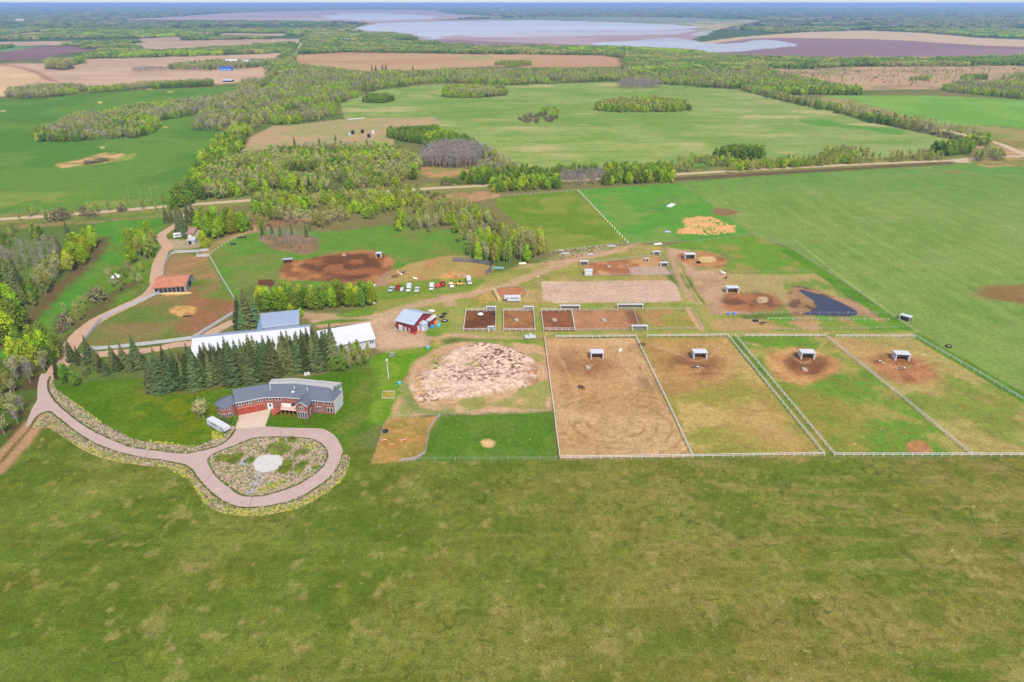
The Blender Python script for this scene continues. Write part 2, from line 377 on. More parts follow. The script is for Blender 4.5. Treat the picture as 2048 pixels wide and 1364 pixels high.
paint([(618, 640), (745, 640), (800, 620), (860, 640), (862, 694), (760, 696), (750, 680), (738, 645), (640, 655)], (208, 176, 150), 2, 1, c2=(196, 164, 140), sc2=9, smooth=0)
paint([(865, 625), (895, 625), (905, 655), (865, 672), (850, 660)], (110, 146, 50), 3, 2, c2=(150, 158, 74), sc2=5)
paint([(620, 650), (640, 648), (730, 642), (735, 638), (660, 640)], (104, 142, 48), 2, 1)
paint([(755, 570), (950, 555), (960, 572), (940, 585), (860, 588), (760, 600)], (112, 150, 52), 3, 2, op=.85, c2=(136, 152, 70), sc2=7)
paint([(668, 628), (748, 615), (750, 625), (740, 632), (690, 636)], (104, 148, 48), 2, 2, op=.85)
paint([(895, 614), (1415, 608), (1425, 666), (905, 668)], (140, 158, 72), 3, 2, op=.8, c2=(166, 160, 90), sc2=10)
# strip of mown grass west of the dirt heap
paint([(745, 715), (860, 692), (1085, 680), (1090, 720), (905, 690), (820, 740), (800, 800), (782, 838), (740, 838), (760, 770)], (104, 150, 36), 4, 2, c2=(126, 156, 56), sc2=7)
# dirt heap yard
paint([(801, 762), (830, 730), (880, 695), (940, 682), (1060, 690), (1092, 730), (1104, 822), (880, 830), (783, 834)], (206, 170, 138), 3, 3, c2=(160, 160, 96), sc2=11, th=(.5, .64), seed=101)
stroke([(810, 770), (818, 800), (840, 822), (900, 824)], 3.5, (120, 146, 74), .8, 1.2, 1)
stroke([(880, 812), (960, 808), (1090, 816)], 2, (150, 146, 84), .6, 1, 1)
# pens south of it
paint([(776, 838), (879, 833), (858, 863), (851, 908), (830, 921), (744, 927), (766, 857)], (182, 148, 92), 1, .5, c2=(160, 140, 76), sc2=5, smooth=0, dots=((214, 184, 130), .6, .08))
paint([(858, 833), (880, 832), (866, 850), (856, 866), (850, 850)], (196, 142, 92), 2, 1.5)
paint([(800, 876), (856, 870), (852, 884), (802, 886)], (194, 136, 88), 2, 1.5, op=.6)
paint([(880, 833), (1106, 824), (1118, 919), (830, 922), (852, 908), (860, 864)], (92, 130, 44), 1, .5, c2=(104, 134, 54), sc2=8, smooth=0, dots=((206, 204, 120), .5, .035))
paint([(962, 882), (976, 878), (990, 884), (985, 894), (968, 893)], (218, 188, 134), 1, 1)
paint([(770, 782), (790, 782), (788, 797), (764, 797)], (166, 160, 80), .6, .2, smooth=0)
# --- riding ring and small pens
paint([(1082, 563), (1342, 561), (1353, 570), (1366, 602), (1326, 605), (1110, 606), (1087, 600)], (222, 200, 184), 1, .6, c2=(206, 178, 162), sc2=16, stretch=(2.5, 1), smooth=0, seed=111)
paint([(990, 578), (1010, 575), (1040, 575), (1051, 581), (1046, 592), (1015, 596), (992, 590)], (190, 132, 100), 1, .5)
paint([(955, 590), (985, 580), (990, 600), (960, 610)], (196, 160, 96), 2, 2, op=.8, c2=(140, 140, 70), sc2=2)
for pl, c, c2 in (([(932, 620), (992, 620), (991, 662), (927, 662)], (142, 96, 66), (116, 76, 58)), ([(1007, 620), (1067, 620), (1070, 662), (1007, 662)], (166, 122, 84), (150, 104, 78)),
                  ([(1082, 620), (1142, 620), (1150, 662), (1087, 662)], (152, 102, 76), (138, 92, 70)), ([(1143, 620), (1265, 619), (1280, 658), (1150, 661)], (186, 140, 106), (176, 130, 98)),
                  ([(1266, 619), (1382, 618), (1406, 658), (1280, 658)], (156, 152, 80), (182, 144, 98))):
    paint(pl, c, .8, .3, c2=c2, sc2=6, smooth=0, seed=113)
paint([(1372, 618), (1382, 618), (1407, 657), (1396, 658)], (206, 170, 130), 1, .5)
paint([(1255, 625), (1275, 625), (1285, 645), (1262, 645)], (130, 92, 74), 2, 2, op=.8)
# --- upper pens
paint([(1164, 530), (1186, 524), (1243, 520), (1294, 513), (1319, 510), (1344, 549), (1168, 552)], (198, 156, 112), 1, .8, c2=(170, 116, 82), sc2=8, smooth=0, seed=121)
paint([(1258, 534), (1330, 530), (1342, 549), (1264, 549)], (190, 166, 152), 2, 1, smooth=0)
paint([(1332, 492), (1370, 495), (1440, 505), (1462, 530), (1440, 545), (1500, 548), (1630, 544), (1700, 600), (1760, 628), (1420, 628), (1380, 560)], (176, 160, 110), 2, 2, c2=(128, 150, 74), sc2=14, th=(.46, .6), smooth=0, seed=122)
paint([(1334, 493), (1375, 497), (1400, 540), (1450, 545), (1450, 580), (1500, 628), (1422, 628), (1395, 580)], (198, 166, 140), 4, 3, c2=(184, 150, 120), sc2=10, smooth=0)
paint([(1360, 510), (1400, 503), (1440, 512), (1455, 530), (1420, 535), (1370, 528)], (158, 106, 74), 4, 2, c2=(188, 140, 96), sc2=6)
paint([(1398, 517), (1425, 513), (1430, 522), (1405, 524)], (214, 184, 134), 2, 1)
paint([(1440, 588), (1500, 582), (1550, 590), (1560, 610), (1530, 626), (1450, 622)], (172, 120, 86), 5, 3, c2=(124, 90, 72), sc2=8, seed=123)
paint([(1515, 595), (1534, 594), (1536, 604), (1516, 606)], (204, 172, 136), 1.5, 1)
paint([(1575, 600), (1590, 578), (1620, 595), (1700, 625), (1710, 640), (1660, 640), (1590, 628)], (128, 100, 84), 3, 2, c2=(176, 140, 108), sc2=5)
paint([(1585, 572), (1630, 580), (1690, 602), (1728, 628), (1722, 637), (1600, 634), (1580, 612), (1600, 600)], (112, 90, 76), 3, 2.5, 6, c2=(168, 134, 104), sc2=5)
paint([(1660, 600), (1700, 600), (1760, 628), (1720, 640)], (184, 146, 122), 4, 2, op=.8)
paint([(1330, 492), (1500, 470), (1570, 500), (1640, 545), (1500, 548), (1450, 540), (1462, 520), (1430, 504)], (112, 154, 58), 4, 2, c2=(150, 150, 82), sc2=12, th=(.52, .66), seed=124)
paint([(1432, 640), (1545, 640), (1540, 660), (1442, 661)], (186, 158, 112), 1.5, 1)
paint([(1540, 634), (1760, 634), (1800, 655), (1830, 668), (1440, 668), (1540, 660)], (110, 154, 56), 3, 1.5, c2=(170, 146, 96), sc2=9, th=(.5, .6), seed=125)
paint([(1548, 644), (1700, 644), (1720, 662), (1550, 660)], (192, 158, 120), 2, 1.5, op=.85, c2=(138, 152, 72), sc2=6)
# --- four big paddocks
paint([(1089, 676), (1271, 676), (1385, 914), (1120, 918)], (202, 170, 130), .8, .3, c2=(190, 156, 114), sc2=20, smooth=0, seed=131)
paint([(1100, 680), (1230, 690), (1262, 740), (1200, 790), (1110, 780)], (196, 146, 106), 14, 6, 16, .6, c2=(202, 158, 114), sc2=9)
paint([(1150, 725), (1175, 715), (1225, 722), (1222, 745), (1180, 758), (1150, 748)], (140, 94, 66), 10, 4, op=.8, c2=(160, 112, 78), sc2=5)
paint([(1112, 712), (1150, 705), (1155, 740), (1120, 745)], (160, 118, 98), 9, 3, op=.6)
stroke([(1290, 760), (1300, 772)], 6, (148, 118, 100), .7, 2.5, 1)
idx, m = cover([(1120, 780), (1310, 770), (1385, 914), (1120, 918)], 6, 2, 10, 0)
cx, cy, _ = P(1232, 850); rr = np.hypot((X[idx] - cx) * .75, Y[idx] - cy); ww = fbm(X[idx], Y[idx], 5, 77, 3)
mixin(idx, m * sm(.25, .9, np.sin(rr * 1.9 + ww * 3)) * sm(.4, .55, fbm(X[idx], Y[idx], 8, 78, 3)) * .6, (160, 124, 80))
mixin(idx, m * sm(.955, .98, vn(X[idx] / .5, Y[idx] / .5, 79)), (222, 190, 140))
paint([(1272, 676), (1455, 674), (1648, 911), (1385, 914)], (194, 170, 112), .8, .3, c2=(152, 152, 74), sc2=13, th=(.38, .56), smooth=0, seed=132, dots=((208, 188, 130), .6, .03))
paint([(1275, 678), (1450, 676), (1480, 720), (1440, 770), (1330, 790), (1290, 720)], (192, 150, 104), 10, 5, op=.8, c2=(182, 138, 98), sc2=7)
paint([(1335, 712), (1385, 705), (1440, 715), (1445, 738), (1400, 754), (1345, 740)], (160, 112, 80), 8, 3, op=.85, c2=(134, 94, 74), sc2=4)
paint([(1350, 728), (1385, 733), (1410, 738), (1380, 748), (1345, 740)], (196, 150, 100), 3, 2, op=.8)
paint([(1440, 800), (1560, 820), (1640, 905), (1560, 912), (1450, 860)], (188, 158, 104), 10, 5, op=.6)
paint([(1456, 674), (1470, 673), (1668, 912), (1649, 911)], (130, 146, 66), .8, .3, c2=(100, 136, 52), sc2=5, smooth=0)
paint([(1470, 673), (1650, 673), (1942, 911), (1668, 912)], (112, 150, 56), .8, .3, c2=(164, 158, 90), sc2=11, th=(.46, .68), smooth=0, seed=133, dots=((206, 196, 130), .6, .03))
paint([(1480, 760), (1560, 770), (1700, 810), (1720, 905), (1640, 905)], (158, 146, 74), 12, 6, op=.7, c2=(124, 142, 58), sc2=8)
paint([(1525, 715), (1570, 700), (1600, 695), (1650, 708), (1680, 722), (1678, 748), (1640, 765), (1580, 765), (1540, 745)], (206, 164, 112), 4, 3, c2=(190, 142, 96), sc2=5)
paint([(1572, 715), (1600, 708), (1650, 716), (1662, 735), (1640, 750), (1590, 750), (1575, 735)], (158, 108, 76), 5, 3, c2=(130, 90, 66), sc2=5)
paint([(1815, 885), (1850, 882), (1860, 904), (1820, 905)], (190, 138, 98), 2, 1.5)
paint([(1650, 673), (1827, 674), (2300, 945), (2300, 912), (1942, 911)], (176, 164, 104), .8, .3, c2=(132, 150, 70), sc2=13, th=(.45, .65), smooth=0, seed=134, stretch=(1, 1))
paint([(1655, 675), (1700, 680), (1800, 690), (1870, 740), (1840, 770), (1770, 755), (1700, 715)], (194, 158, 112), 8, 4, op=.8)
paint([(1740, 715), (1780, 706), (1840, 715), (1870, 745), (1830, 768), (1770, 755)], (184, 134, 96), 7, 3, c2=(158, 110, 78), sc2=6)
for pl_, sd_ in (([(1120, 690), (1270, 690), (1380, 912), (1122, 916)], 1), ([(1280, 690), (1455, 680), (1645, 908), (1388, 912)], 2), ([(1480, 680), (1650, 680), (1938, 908), (1672, 910)], 3), ([(1660, 680), (1827, 680), (2300, 940), (1950, 910)], 4)):
    i_, m_ = cover(pl_, 2, 1, 10, 0); xx_, yy_ = X[i_], Y[i_]
    mixin(i_, m_ * sm(.95, .97, vn(xx_ / .7, yy_ / .7, 300 + sd_)) * .7, (112, 84, 56)); mixin(i_, m_ * sm(.93, .96, vn(xx_ / .9, yy_ / .9, 310 + sd_)) * sm(.45, .6, fbm(xx_, yy_, 14, 320 + sd_, 3)) * .7, (220, 198, 140))
    mixin(i_, m_ * sm(.52, .66, fbm(xx_, yy_, 2.4, 330 + sd_, 4)) * .3, (150, 118, 76))
for p_ in ([(1095, 684), (1180, 692), (1262, 684)], [(1278, 684), (1340, 700), (1400, 722), (1450, 684)], [(1480, 684), (1560, 700), (1612, 725), (1650, 684)], [(1665, 688), (1730, 708), (1800, 735), (1870, 720)], [(1110, 700), (1150, 790), (1130, 900)], [(1264, 690), (1310, 780), (1370, 900)], [(1175, 735), (1230, 700), (1265, 686)]): stroke(p_, 1.3, (208, 174, 132), .45, .6, 1.2)
# margin outside the north east fence
paint([(1560, 500), (1575, 492), (1835, 664), (2400, 985), (2400, 1010), (1827, 676), (1770, 640)], (104, 146, 50), 1.5, .6, smooth=0, c2=(92, 138, 46), sc2=8)
paint([(1090, 664), (1830, 662), (1830, 672), (1090, 674)], (150, 160, 82), 1, .5, smooth=0, c2=(180, 160, 106), sc2=8)
# --- crop field, right
CROP = [(1350, 366), (1420, 360), (1560, 349), (1900, 326), (2048, 321), (2400, 310), (2500, 1000), (2400, 985), (1835, 664), (1700, 572), (1575, 492), (1500, 468), (1440, 425), (1395, 390)]
paint(CROP, (131, 157, 84), 1.5, .5, c2=(120, 153, 76), sc2=45, smooth=0, seed=141)
idx, m = cover(CROP, 1.5, .5, 12, 0)
dx, dy, _ = P(1790, 600) - P(1650, 500); dl = math.hypot(dx, dy); al = (X[idx] * dx + Y[idx] * dy) / dl; ac = (-X[idx] * dy + Y[idx] * dx) / dl
q1 = fbm(al / 14, ac, 3, 143, 3); mixin(idx, m * sm(.45, .65, q1) * .4, (150, 168, 98))
mixin(idx, m * sm(430, 340, PXr.ravel()[idx]) * .6, (98, 152, 66))
mixin(idx, m * sm(.6, .72, fbm(X[idx] / 2, Y[idx], 20, 145, 4)) * .3, (150, 160, 104))
mixin(idx, m * sm(.97, .985, vn(X[idx] / .8, Y[idx] / .8, 146)) * .5, (170, 176, 120))
paint([(1940, 580), (2000, 570), (2100, 574), (2100, 606), (2010, 606), (1955, 592)], (146, 112, 76), 6, 5, op=.9)
paint([(1890, 344), (1920, 342), (1925, 346), (1895, 347)], (156, 128, 80), 5, 3, op=.8)
stroke([(1585, 475), (1640, 520), (1720, 582), (1835, 664)], 1.0, (176, 190, 128), .6, .5)
# --- hay field with the dotted fence
paint([(985, 394), (1155, 381), (1255, 484), (1100, 502), (1090, 480), (1040, 450), (1000, 420)], (112, 144, 48), 3, 1.5, c2=(136, 152, 66), sc2=14, smooth=0, seed=151)
paint([(1157, 380), (1350, 366), (1395, 390), (1500, 468), (1400, 480), (1258, 487)], (98, 158, 64), 2, 1, c2=(122, 158, 76), sc2=16, th=(.5, .66), smooth=0, seed=152)
paint([(1358, 460), (1372, 440), (1392, 432), (1430, 435), (1462, 450), (1472, 463), (1420, 470), (1362, 466)], (224, 176, 120), 2, 4, 8, c2=(112, 152, 60), sc2=5, th=(.5, .53), seed=153, stretch=(2.5, 1))
paint([(1425, 418), (1450, 416), (1475, 424), (1460, 432), (1435, 430)], (150, 108, 84), 4, 2, op=.85)
paint([(1362, 395), (1300, 400), (1290, 420), (1330, 425)], (100, 140, 70), 6, 6, op=.4)
# --- road strips
RD1 = [(-120, 446), (40, 436), (190, 425), (330, 413), (480, 402), (560, 397), (640, 391), (772, 383), (861, 377), (975, 371), (1130, 362), (1345, 349), (1500, 340), (1730, 328), (1900, 321), (1985, 314), (2100, 312)]
stroke(RD1, 26, (142, 146, 84), .9, 6, 5)
paint([(-200, 452), (60, 446), (250, 436), (400, 424), (330, 432), (0, 460)], (150, 138, 92), 3, 2, c2=(110, 126, 60), sc2=6)
paint([(870, 398), (900, 388), (985, 382), (1000, 392), (960, 402), (900, 406)], (190, 150, 118), 3, 2, c2=(160, 140, 92), sc2=6)
stroke([(1345, 358), (1500, 349), (1730, 336), (1900, 326)], 10, (112, 88, 74), .85, 2, 1)
# --- crop field, left, with the island and the bare patch
paint([(-300, 205), (0, 200), (240, 184), (300, 180), (480, 172), (500, 175), (440, 262), (400, 320), (345, 390), (340, 412), (60, 425), (-300, 435)], (106, 146, 62), 5, 3, c2=(92, 137, 54), sc2=60, smooth=0, seed=161)
idx, m = cover([(-300, 380), (100, 385), (200, 390), (335, 408), (60, 425), (-300, 435)], 16, 8, 20, 0)
mixin(idx, m * .8 * sm(.38, .55, fbm(X[idx], Y[idx], 14, 163)), (140, 156, 82))
paint([(110, 330), (160, 318), (210, 306), (252, 308), (258, 316), (200, 328), (130, 335)], (214, 178, 132), 4, 3, c2=(150, 150, 82), sc2=10)
paint([(245, 310), (275, 308), (262, 318), (235, 322)], (150, 164, 84), 4, 3)
for a_, b_ in ((205, 295), (330, 254), (200, 205), (6, 222), (340, 184), (300, 178)): paint([(a_ - 6, b_), (a_, b_ - 2), (a_ + 6, b_), (a_, b_ + 2)], (206, 190, 130), 2, 1)
# --- big pasture in the middle
PAST = [(690, 238), (680, 205), (760, 180), (880, 168), (1000, 172), (1240, 164), (1400, 174), (1480, 180), (1553, 199), (1660, 222), (1771, 251), (1965, 292), (1900, 305), (1700, 320), (1430, 325), (1345, 345), (1240, 340), (1040, 345), (950, 285), (880, 255), (868, 235)]
paint(PAST, (128, 163, 80), 4, 2, c2=(146, 170, 96), sc2=45, smooth=0, seed=171)
idx, m = cover(PAST, 4, 2, 12, 0)
q1 = fbm(X[idx] / 3, Y[idx], 26, 173, 5); q2 = fbm(X[idx] / 2, Y[idx], 90, 174, 3)
mixin(idx, m * sm(.5, .62, q1) * sm(.35, .55, q2) * .95, (188, 184, 128))
mixin(idx, m * sm(.5, .6, fbm(X[idx] / 5, Y[idx], 9, 178, 4)) * .4, (170, 176, 112))
mixin(idx, m * sm(.54, .64, fbm(X[idx] / 4, Y[idx], 12, 179, 4)) * .35, (104, 148, 66))
mixin(idx, m * sm(.56, .66, fbm(X[idx] / 2, Y[idx], 60, 175, 4)) * .55, (118, 156, 66))
mixin(idx, m * sm(0, 420, X[idx]) * sm(.42, .6, fbm(X[idx] / 3, Y[idx], 40, 176, 4)) * .45, (158, 170, 116))
paint([(1600, 242), (1650, 240), (1700, 250), (1800, 258), (1810, 266), (1780, 268), (1720, 258), (1640, 252)], (104, 156, 66), 6, 4)
paint([(485, 302), (500, 275), (545, 252), (600, 248), (690, 238), (870, 233), (880, 248), (780, 255), (790, 290), (700, 292), (560, 300)], (188, 164, 126), 4, 3, c2=(168, 164, 116), sc2=25, smooth=0, seed=177)
paint([(830, 342), (840, 334), (930, 338), (935, 348), (870, 356)], (196, 152, 112), 2, 2, c2=(160, 150, 90), sc2=8)
# --- north east
paint([(1640, 194), (1720, 191), (1880, 192), (2048, 200), (2350, 215), (2350, 275), (2048, 255), (1870, 247), (1760, 227), (1680, 210)], (134, 178, 84), 5, 3, c2=(120, 170, 74), sc2=50, seed=181)
paint([(1640, 193), (1700, 198), (1870, 248), (2048, 256), (2350, 275), (2350, 330), (1985, 300), (1870, 268), (1771, 246), (1660, 216)], (164, 156, 104), 5, 3, c2=(140, 150, 84), sc2=20, smooth=0, seed=182)
paint([(1500, 134), (1600, 140), (1700, 133), (2048, 128), (2400, 128), (2400, 165), (2040, 160), (1880, 178), (1720, 182), (1620, 160), (1560, 146)], (196, 166, 134), 10, 8, 40, c2=(168, 150, 118), sc2=60, smooth=0, seed=183)
paint([(1940, 285), (2010, 280), (2350, 300), (2350, 330), (2040, 332), (1960, 330)], (190, 158, 120), 3, 2, c2=(140, 140, 80), sc2=12, seed=184)
# --- long tan field, middle distance
paint([(585, 143), (596, 110), (700, 104), (900, 107), (1205, 110), (1235, 118), (1240, 132), (1100, 136), (980, 132), (900, 138), (700, 144)], (196, 166, 128), 8, 5, 40, c2=(190, 150, 116), sc2=90, smooth=0, seed=191, stretch=(2, 1))
paint([(930, 112), (980, 112), (978, 119), (920, 118)], (170, 170, 112), 10, 5)
paint([(1070, 112), (1220, 112), (1230, 125), (1100, 130)], (200, 160, 134), 20, 10, op=.5)
# --- fields far to the north west
for pl, c in (([(165, 118), (300, 115), (520, 108), (575, 105), (555, 125), (520, 162), (440, 168), (300, 166), (180, 172), (0, 194), (-300, 205), (-300, 130), (0, 128), (100, 126)], (210, 180, 158)),
              ([(-300, 175), (-300, 135), (20, 136), (90, 152), (60, 172), (0, 188)], (228, 196, 160)),
              ([(-250, 118), (0, 100), (60, 93), (140, 92), (200, 100), (130, 108), (80, 118), (0, 122)], (146, 118, 122)),
              ([(-250, 100), (0, 92), (80, 93), (20, 102), (-250, 112)], (120, 164, 104)),
              ([(-250, 92), (0, 84), (140, 82), (136, 90), (0, 92)], (204, 176, 162)),
              ([(264, 88), (310, 82), (600, 77), (600, 86), (480, 95), (330, 106), (290, 104)], (198, 172, 154)),
              ([(0, 72), (60, 65), (112, 65), (90, 71), (0, 76)], (204, 176, 156)),
              ([(270, 78), (360, 73), (360, 81), (284, 84)], (196, 168, 152)),
              ([(440, 66), (575, 68), (560, 72), (440, 70)], (204, 178, 156)),
              ([(-200, 30), (30, 28), (30, 31), (-200, 34)], (180, 176, 160)),
              ([(2048, 60), (2200, 55), (2200, 66), (1990, 68)], (138, 172, 116)), ([(1960, 40), (2048, 38), (2200, 38), (2200, 42), (1960, 43)], (120, 160, 116))):
    paint(pl, c, 12, 6, 60, smooth=0, c2=tuple(x * .93 for x in c), sc2=60, seed=193, stretch=(2, 1))
stroke([(110, 165), (60, 140), (0, 128)], 12, (160, 118, 96), .7, 5, 3); stroke([(80, 160), (110, 170), (0, 190)], 10, (230, 190, 150), .6, 4, 3)
# shores and mud around the lakes
paint([(1350, 92), (1400, 84), (1480, 74), (1560, 68), (1620, 64), (1730, 61), (1850, 66), (1960, 76), (2400, 92), (2400, 120), (2048, 114), (1850, 121), (1600, 120), (1440, 112), (1350, 101)], (206, 184, 158), 12, 8, 60, smooth=0, seed=201)
paint([(860, 82), (880, 88), (1000, 95), (1220, 97), (1360, 102), (1350, 92), (1430, 60), (1520, 42), (1440, 40), (1360, 44), (1300, 38), (1000, 38), (860, 40), (740, 46), (700, 60)], (172, 156, 148), 12, 8, 60, smooth=0, seed=202)
paint([(1360, 44), (1430, 38), (1520, 40), (1440, 58), (1400, 72), (1340, 76), (1330, 60)], (196, 182, 150), 20, 15, 80, c2=(130, 150, 100), sc2=120, smooth=0)
paint([(960, 34), (1120, 30), (1400, 36), (1480, 40), (1300, 48), (1000, 40)], (120, 150, 116), 30, 20, 100, smooth=0)
MUD1 = [(800, 66), (870, 62), (1000, 58), (1200, 52), (1370, 54), (1410, 62), (1400, 72), (1380, 90), (1220, 96), (1100, 94.5), (1000, 93), (920, 91), (880, 87), (858, 80), (830, 73)]
MUD2 = [(1390, 104), (1380, 96), (1440, 84), (1500, 77), (1560, 75), (1640, 76.5), (1740, 78), (1830, 82), (1960, 91), (2300, 101), (2300, 111), (2048, 109), (1940, 112.5), (1800, 115), (1640, 115.5), (1520, 112.5), (1440, 108)]
paint(MUD1, (172, 150, 160), 25, 25, 220, smooth=0, c2=(186, 168, 180), sc2=260, stretch=(3, 1), seed=210); paint([(860, 84), (1000, 90), (1220, 94), (1250, 92), (1000, 84), (880, 78)], (146, 116, 126), 25, 20, 160, .8, smooth=0)
paint(MUD2, (148, 124, 134), 20, 15, 200, smooth=0, c2=(160, 132, 144), sc2=300, stretch=(3, 1), seed=211)
paint([(185, 41.5), (250, 38), (330, 35), (400, 30), (480, 25), (600, 21.5), (700, 19), (870, 20.5), (900, 28), (1000, 33), (860, 40), (740, 46), (700, 45), (560, 43.5), (400, 42.5), (300, 42.5)], (178, 156, 168), 60, 60, 500, smooth=0, c2=(196, 176, 186), sc2=900, stretch=(3, 1), seed=212)
paint([(1230, 34), (1400, 36), (1440, 40), (1380, 46), (1250, 42), (1100, 40)], (150, 158, 160), 60, 60, 500, .7, smooth=0)
stroke([(1360, 101), (1440, 111), (1600, 118.5), (1850, 120), (2048, 113.5), (2300, 115)], 60, (210, 188, 152), 1, 12, 12)
WM = np.zeros(len(X))
for pl_, op_ in (([(712, 59), (735, 49), (800, 46), (870, 43), (1000, 41), (1090, 40.5), (1180, 43), (1270, 46), (1340, 50), (1385, 54), (1375, 58), (1290, 61), (1180, 62.5), (1060, 65), (960, 68), (905, 72), (868, 78), (850, 75), (812, 67), (760, 62)], 1), ([(905, 72), (1000, 66), (1200, 62.5), (1350, 60), (1400, 62), (1340, 70), (1200, 72), (1000, 76)], .45),
                 ([(1195, 88), (1260, 82), (1330, 77), (1360, 79), (1400, 85), (1430, 87), (1500, 84), (1525, 79), (1550, 82), (1570, 87), (1600, 92), (1540, 96), (1500, 99), (1470, 104), (1425, 105), (1405, 99), (1330, 95.5), (1240, 93)], 1), ([(640, 34), (700, 27), (780, 27), (870, 33), (850, 38), (740, 41), (690, 39)], .9), ([(560, 40), (700, 36), (700, 42), (600, 43)], .4), ([(1380, 66), (1420, 60), (1440, 62), (1400, 72)], .5)):
    far_ = pl_[0][1] < 60; i_, m_ = cover(pl_, 50 if far_ else 14, 130 if far_ else 45, 600 if far_ else 170, 3, 215); WM[i_] = np.maximum(WM[i_], m_ * op_)
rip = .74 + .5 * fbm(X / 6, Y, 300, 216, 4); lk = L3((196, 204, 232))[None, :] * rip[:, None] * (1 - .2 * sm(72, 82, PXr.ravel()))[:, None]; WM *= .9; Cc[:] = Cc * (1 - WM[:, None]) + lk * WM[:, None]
# --- mesh
nr = GX.shape[0]
me = bpy.data.meshes.new('ground'); V_ = np.column_stack([X, Y, np.zeros_like(X)]).astype(np.float32)
ii = np.arange((nr - 1) * (ncol - 1)); r_ = ii // (ncol - 1); c_ = ii % (ncol - 1); a0 = r_ * ncol + c_
Q = np.column_stack([a0, a0 + 1, a0 + ncol + 1, a0 + ncol]).astype(np.int32)
me.vertices.add(len(V_)); me.vertices.foreach_set('co', V_.ravel()); me.loops.add(Q.size); me.loops.foreach_set('vertex_index', Q.ravel())
me.polygons.add(len(Q)); me.polygons.foreach_set('loop_start', (np.arange(len(Q)) * 4).astype(np.int32)); me.update(calc_edges=True)
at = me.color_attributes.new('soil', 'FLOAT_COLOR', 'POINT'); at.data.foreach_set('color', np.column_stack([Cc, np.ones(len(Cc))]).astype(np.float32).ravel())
gm = bpy.data.materials.new('ground_cover'); gm.use_nodes = True; t_ = gm.node_tree; bs = t_.nodes['Principled BSDF']
bs.inputs['Roughness'].default_value = 1.0; bs.inputs['Specular IOR Level'].default_value = 0.0
ac_ = t_.nodes.new('ShaderNodeAttribute'); ac_.attribute_name = 'soil'; geo = t_.nodes.new('ShaderNodeNewGeometry')
f = None
for sc_, am_, rg2 in ((2.2, .6, .85), (.6, .26, .7), (.11, .12, .6)):
    nz = t_.nodes.new('ShaderNodeTexNoise'); nz.inputs['Scale'].default_value = sc_; nz.inputs['Detail'].default_value = 4; nz.inputs['Roughness'].default_value = rg2
    t_.links.new(geo.outputs['Position'], nz.inputs['Vector'])
    mr = t_.nodes.new('ShaderNodeMapRange'); mr.inputs[1].default_value = .28; mr.inputs[2].default_value = .72; mr.inputs[3].default_value = 1 - am_; mr.inputs[4].default_value = 1 + am_
    t_.links.new(nz.outputs[0], mr.inputs[0])
    if f is None: f = mr.outputs[0]
    else:
        mm = t_.nodes.new('ShaderNodeMath'); mm.operation = 'MULTIPLY'; t_.links.new(f, mm.inputs[0]); t_.links.new(mr.outputs[0], mm.inputs[1]); f = mm.outputs[0]
vm = t_.nodes.new('ShaderNodeVectorMath'); vm.operation = 'SCALE'; t_.links.new(ac_.outputs['Color'], vm.inputs[0]); t_.links.new(f, vm.inputs['Scale'])
t_.links.new(vm.outputs[0], bs.inputs['Base Color']); me.materials.append(gm)
ob('ground', me, kind='structure', label='meadows, paddocks and crop fields of the farmland')
if me.polygons[0].normal.z < 0: me.flip_normals()
# the lake is its own surface, just above the ground
wf = np.nonzero(WM[a0] > .4)[0]; vid, inv = np.unique(Q[wf].ravel(), return_inverse=True); lm_ = bpy.data.meshes.new('lake_water')
wv = V_[vid].copy(); wv[:, 2] = .25; lm_.vertices.add(len(vid)); lm_.vertices.foreach_set('co', wv.ravel()); lm_.loops.add(len(inv)); lm_.loops.foreach_set('vertex_index', inv.astype(np.int32))
lm_.polygons.add(len(wf)); lm_.polygons.foreach_set('loop_start', (np.arange(len(wf)) * 4).astype(np.int32)); lm_.update(calc_edges=True)
at = lm_.color_attributes.new('soil', 'FLOAT_COLOR', 'POINT'); at.data.foreach_set('color', np.column_stack([Cc[vid], np.ones(len(vid))]).astype(np.float32).ravel())
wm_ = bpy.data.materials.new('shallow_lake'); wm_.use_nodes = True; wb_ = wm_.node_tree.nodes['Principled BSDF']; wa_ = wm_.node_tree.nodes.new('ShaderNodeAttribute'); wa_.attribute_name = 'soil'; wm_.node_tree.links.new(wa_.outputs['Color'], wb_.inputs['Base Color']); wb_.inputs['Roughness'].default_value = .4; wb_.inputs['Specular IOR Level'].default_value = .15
lm_.materials.append(wm_); lo_ = ob('lake_water', lm_, kind='structure', label='shallow lake with mud banks')
if lm_.polygons[0].normal.z < 0: lm_.flip_normals()
# ------------------------------------------------------------ roads, paths, water
m_drive = mat('pinkish_concrete', A((200, 177, 176)), .85, .35, amt=.08)
m_track = mat('packed_gravel', A((206, 172, 150)), .95, .6, amt=.14)
m_road = mat('pale_gravel', A((206, 186, 158)), .95, .3, amt=.12)
DRIVE = [(100, 752), (96, 769), (100, 786), (117, 808), (145, 833), (181, 858), (223, 878), (265, 894), (320, 901), (368, 906), (400, 901), (425, 895), (446, 886), (462, 872), (468, 861), (471, 857),
         (529, 853), (563, 855), (596, 856), (640, 857), (656, 862), (671, 873), (681, 889), (686, 906), (679, 928), (662, 953), (629, 978), (596, 998), (554, 1009), (521, 1014), (486, 1015), (460, 1009), (433, 994), (410, 973), (393, 953), (384, 940),
         (372, 931), (350, 926), (320, 920), (292, 917), (251, 908), (212, 896), (173, 878), (134, 850), (109, 830), (97, 823), (84, 826), (72, 836), (60, 850), (52, 852), (63, 819), (74, 800), (75, 775), (82, 748)]
sheet('driveway', DRIVE, m_drive, .02, 3)
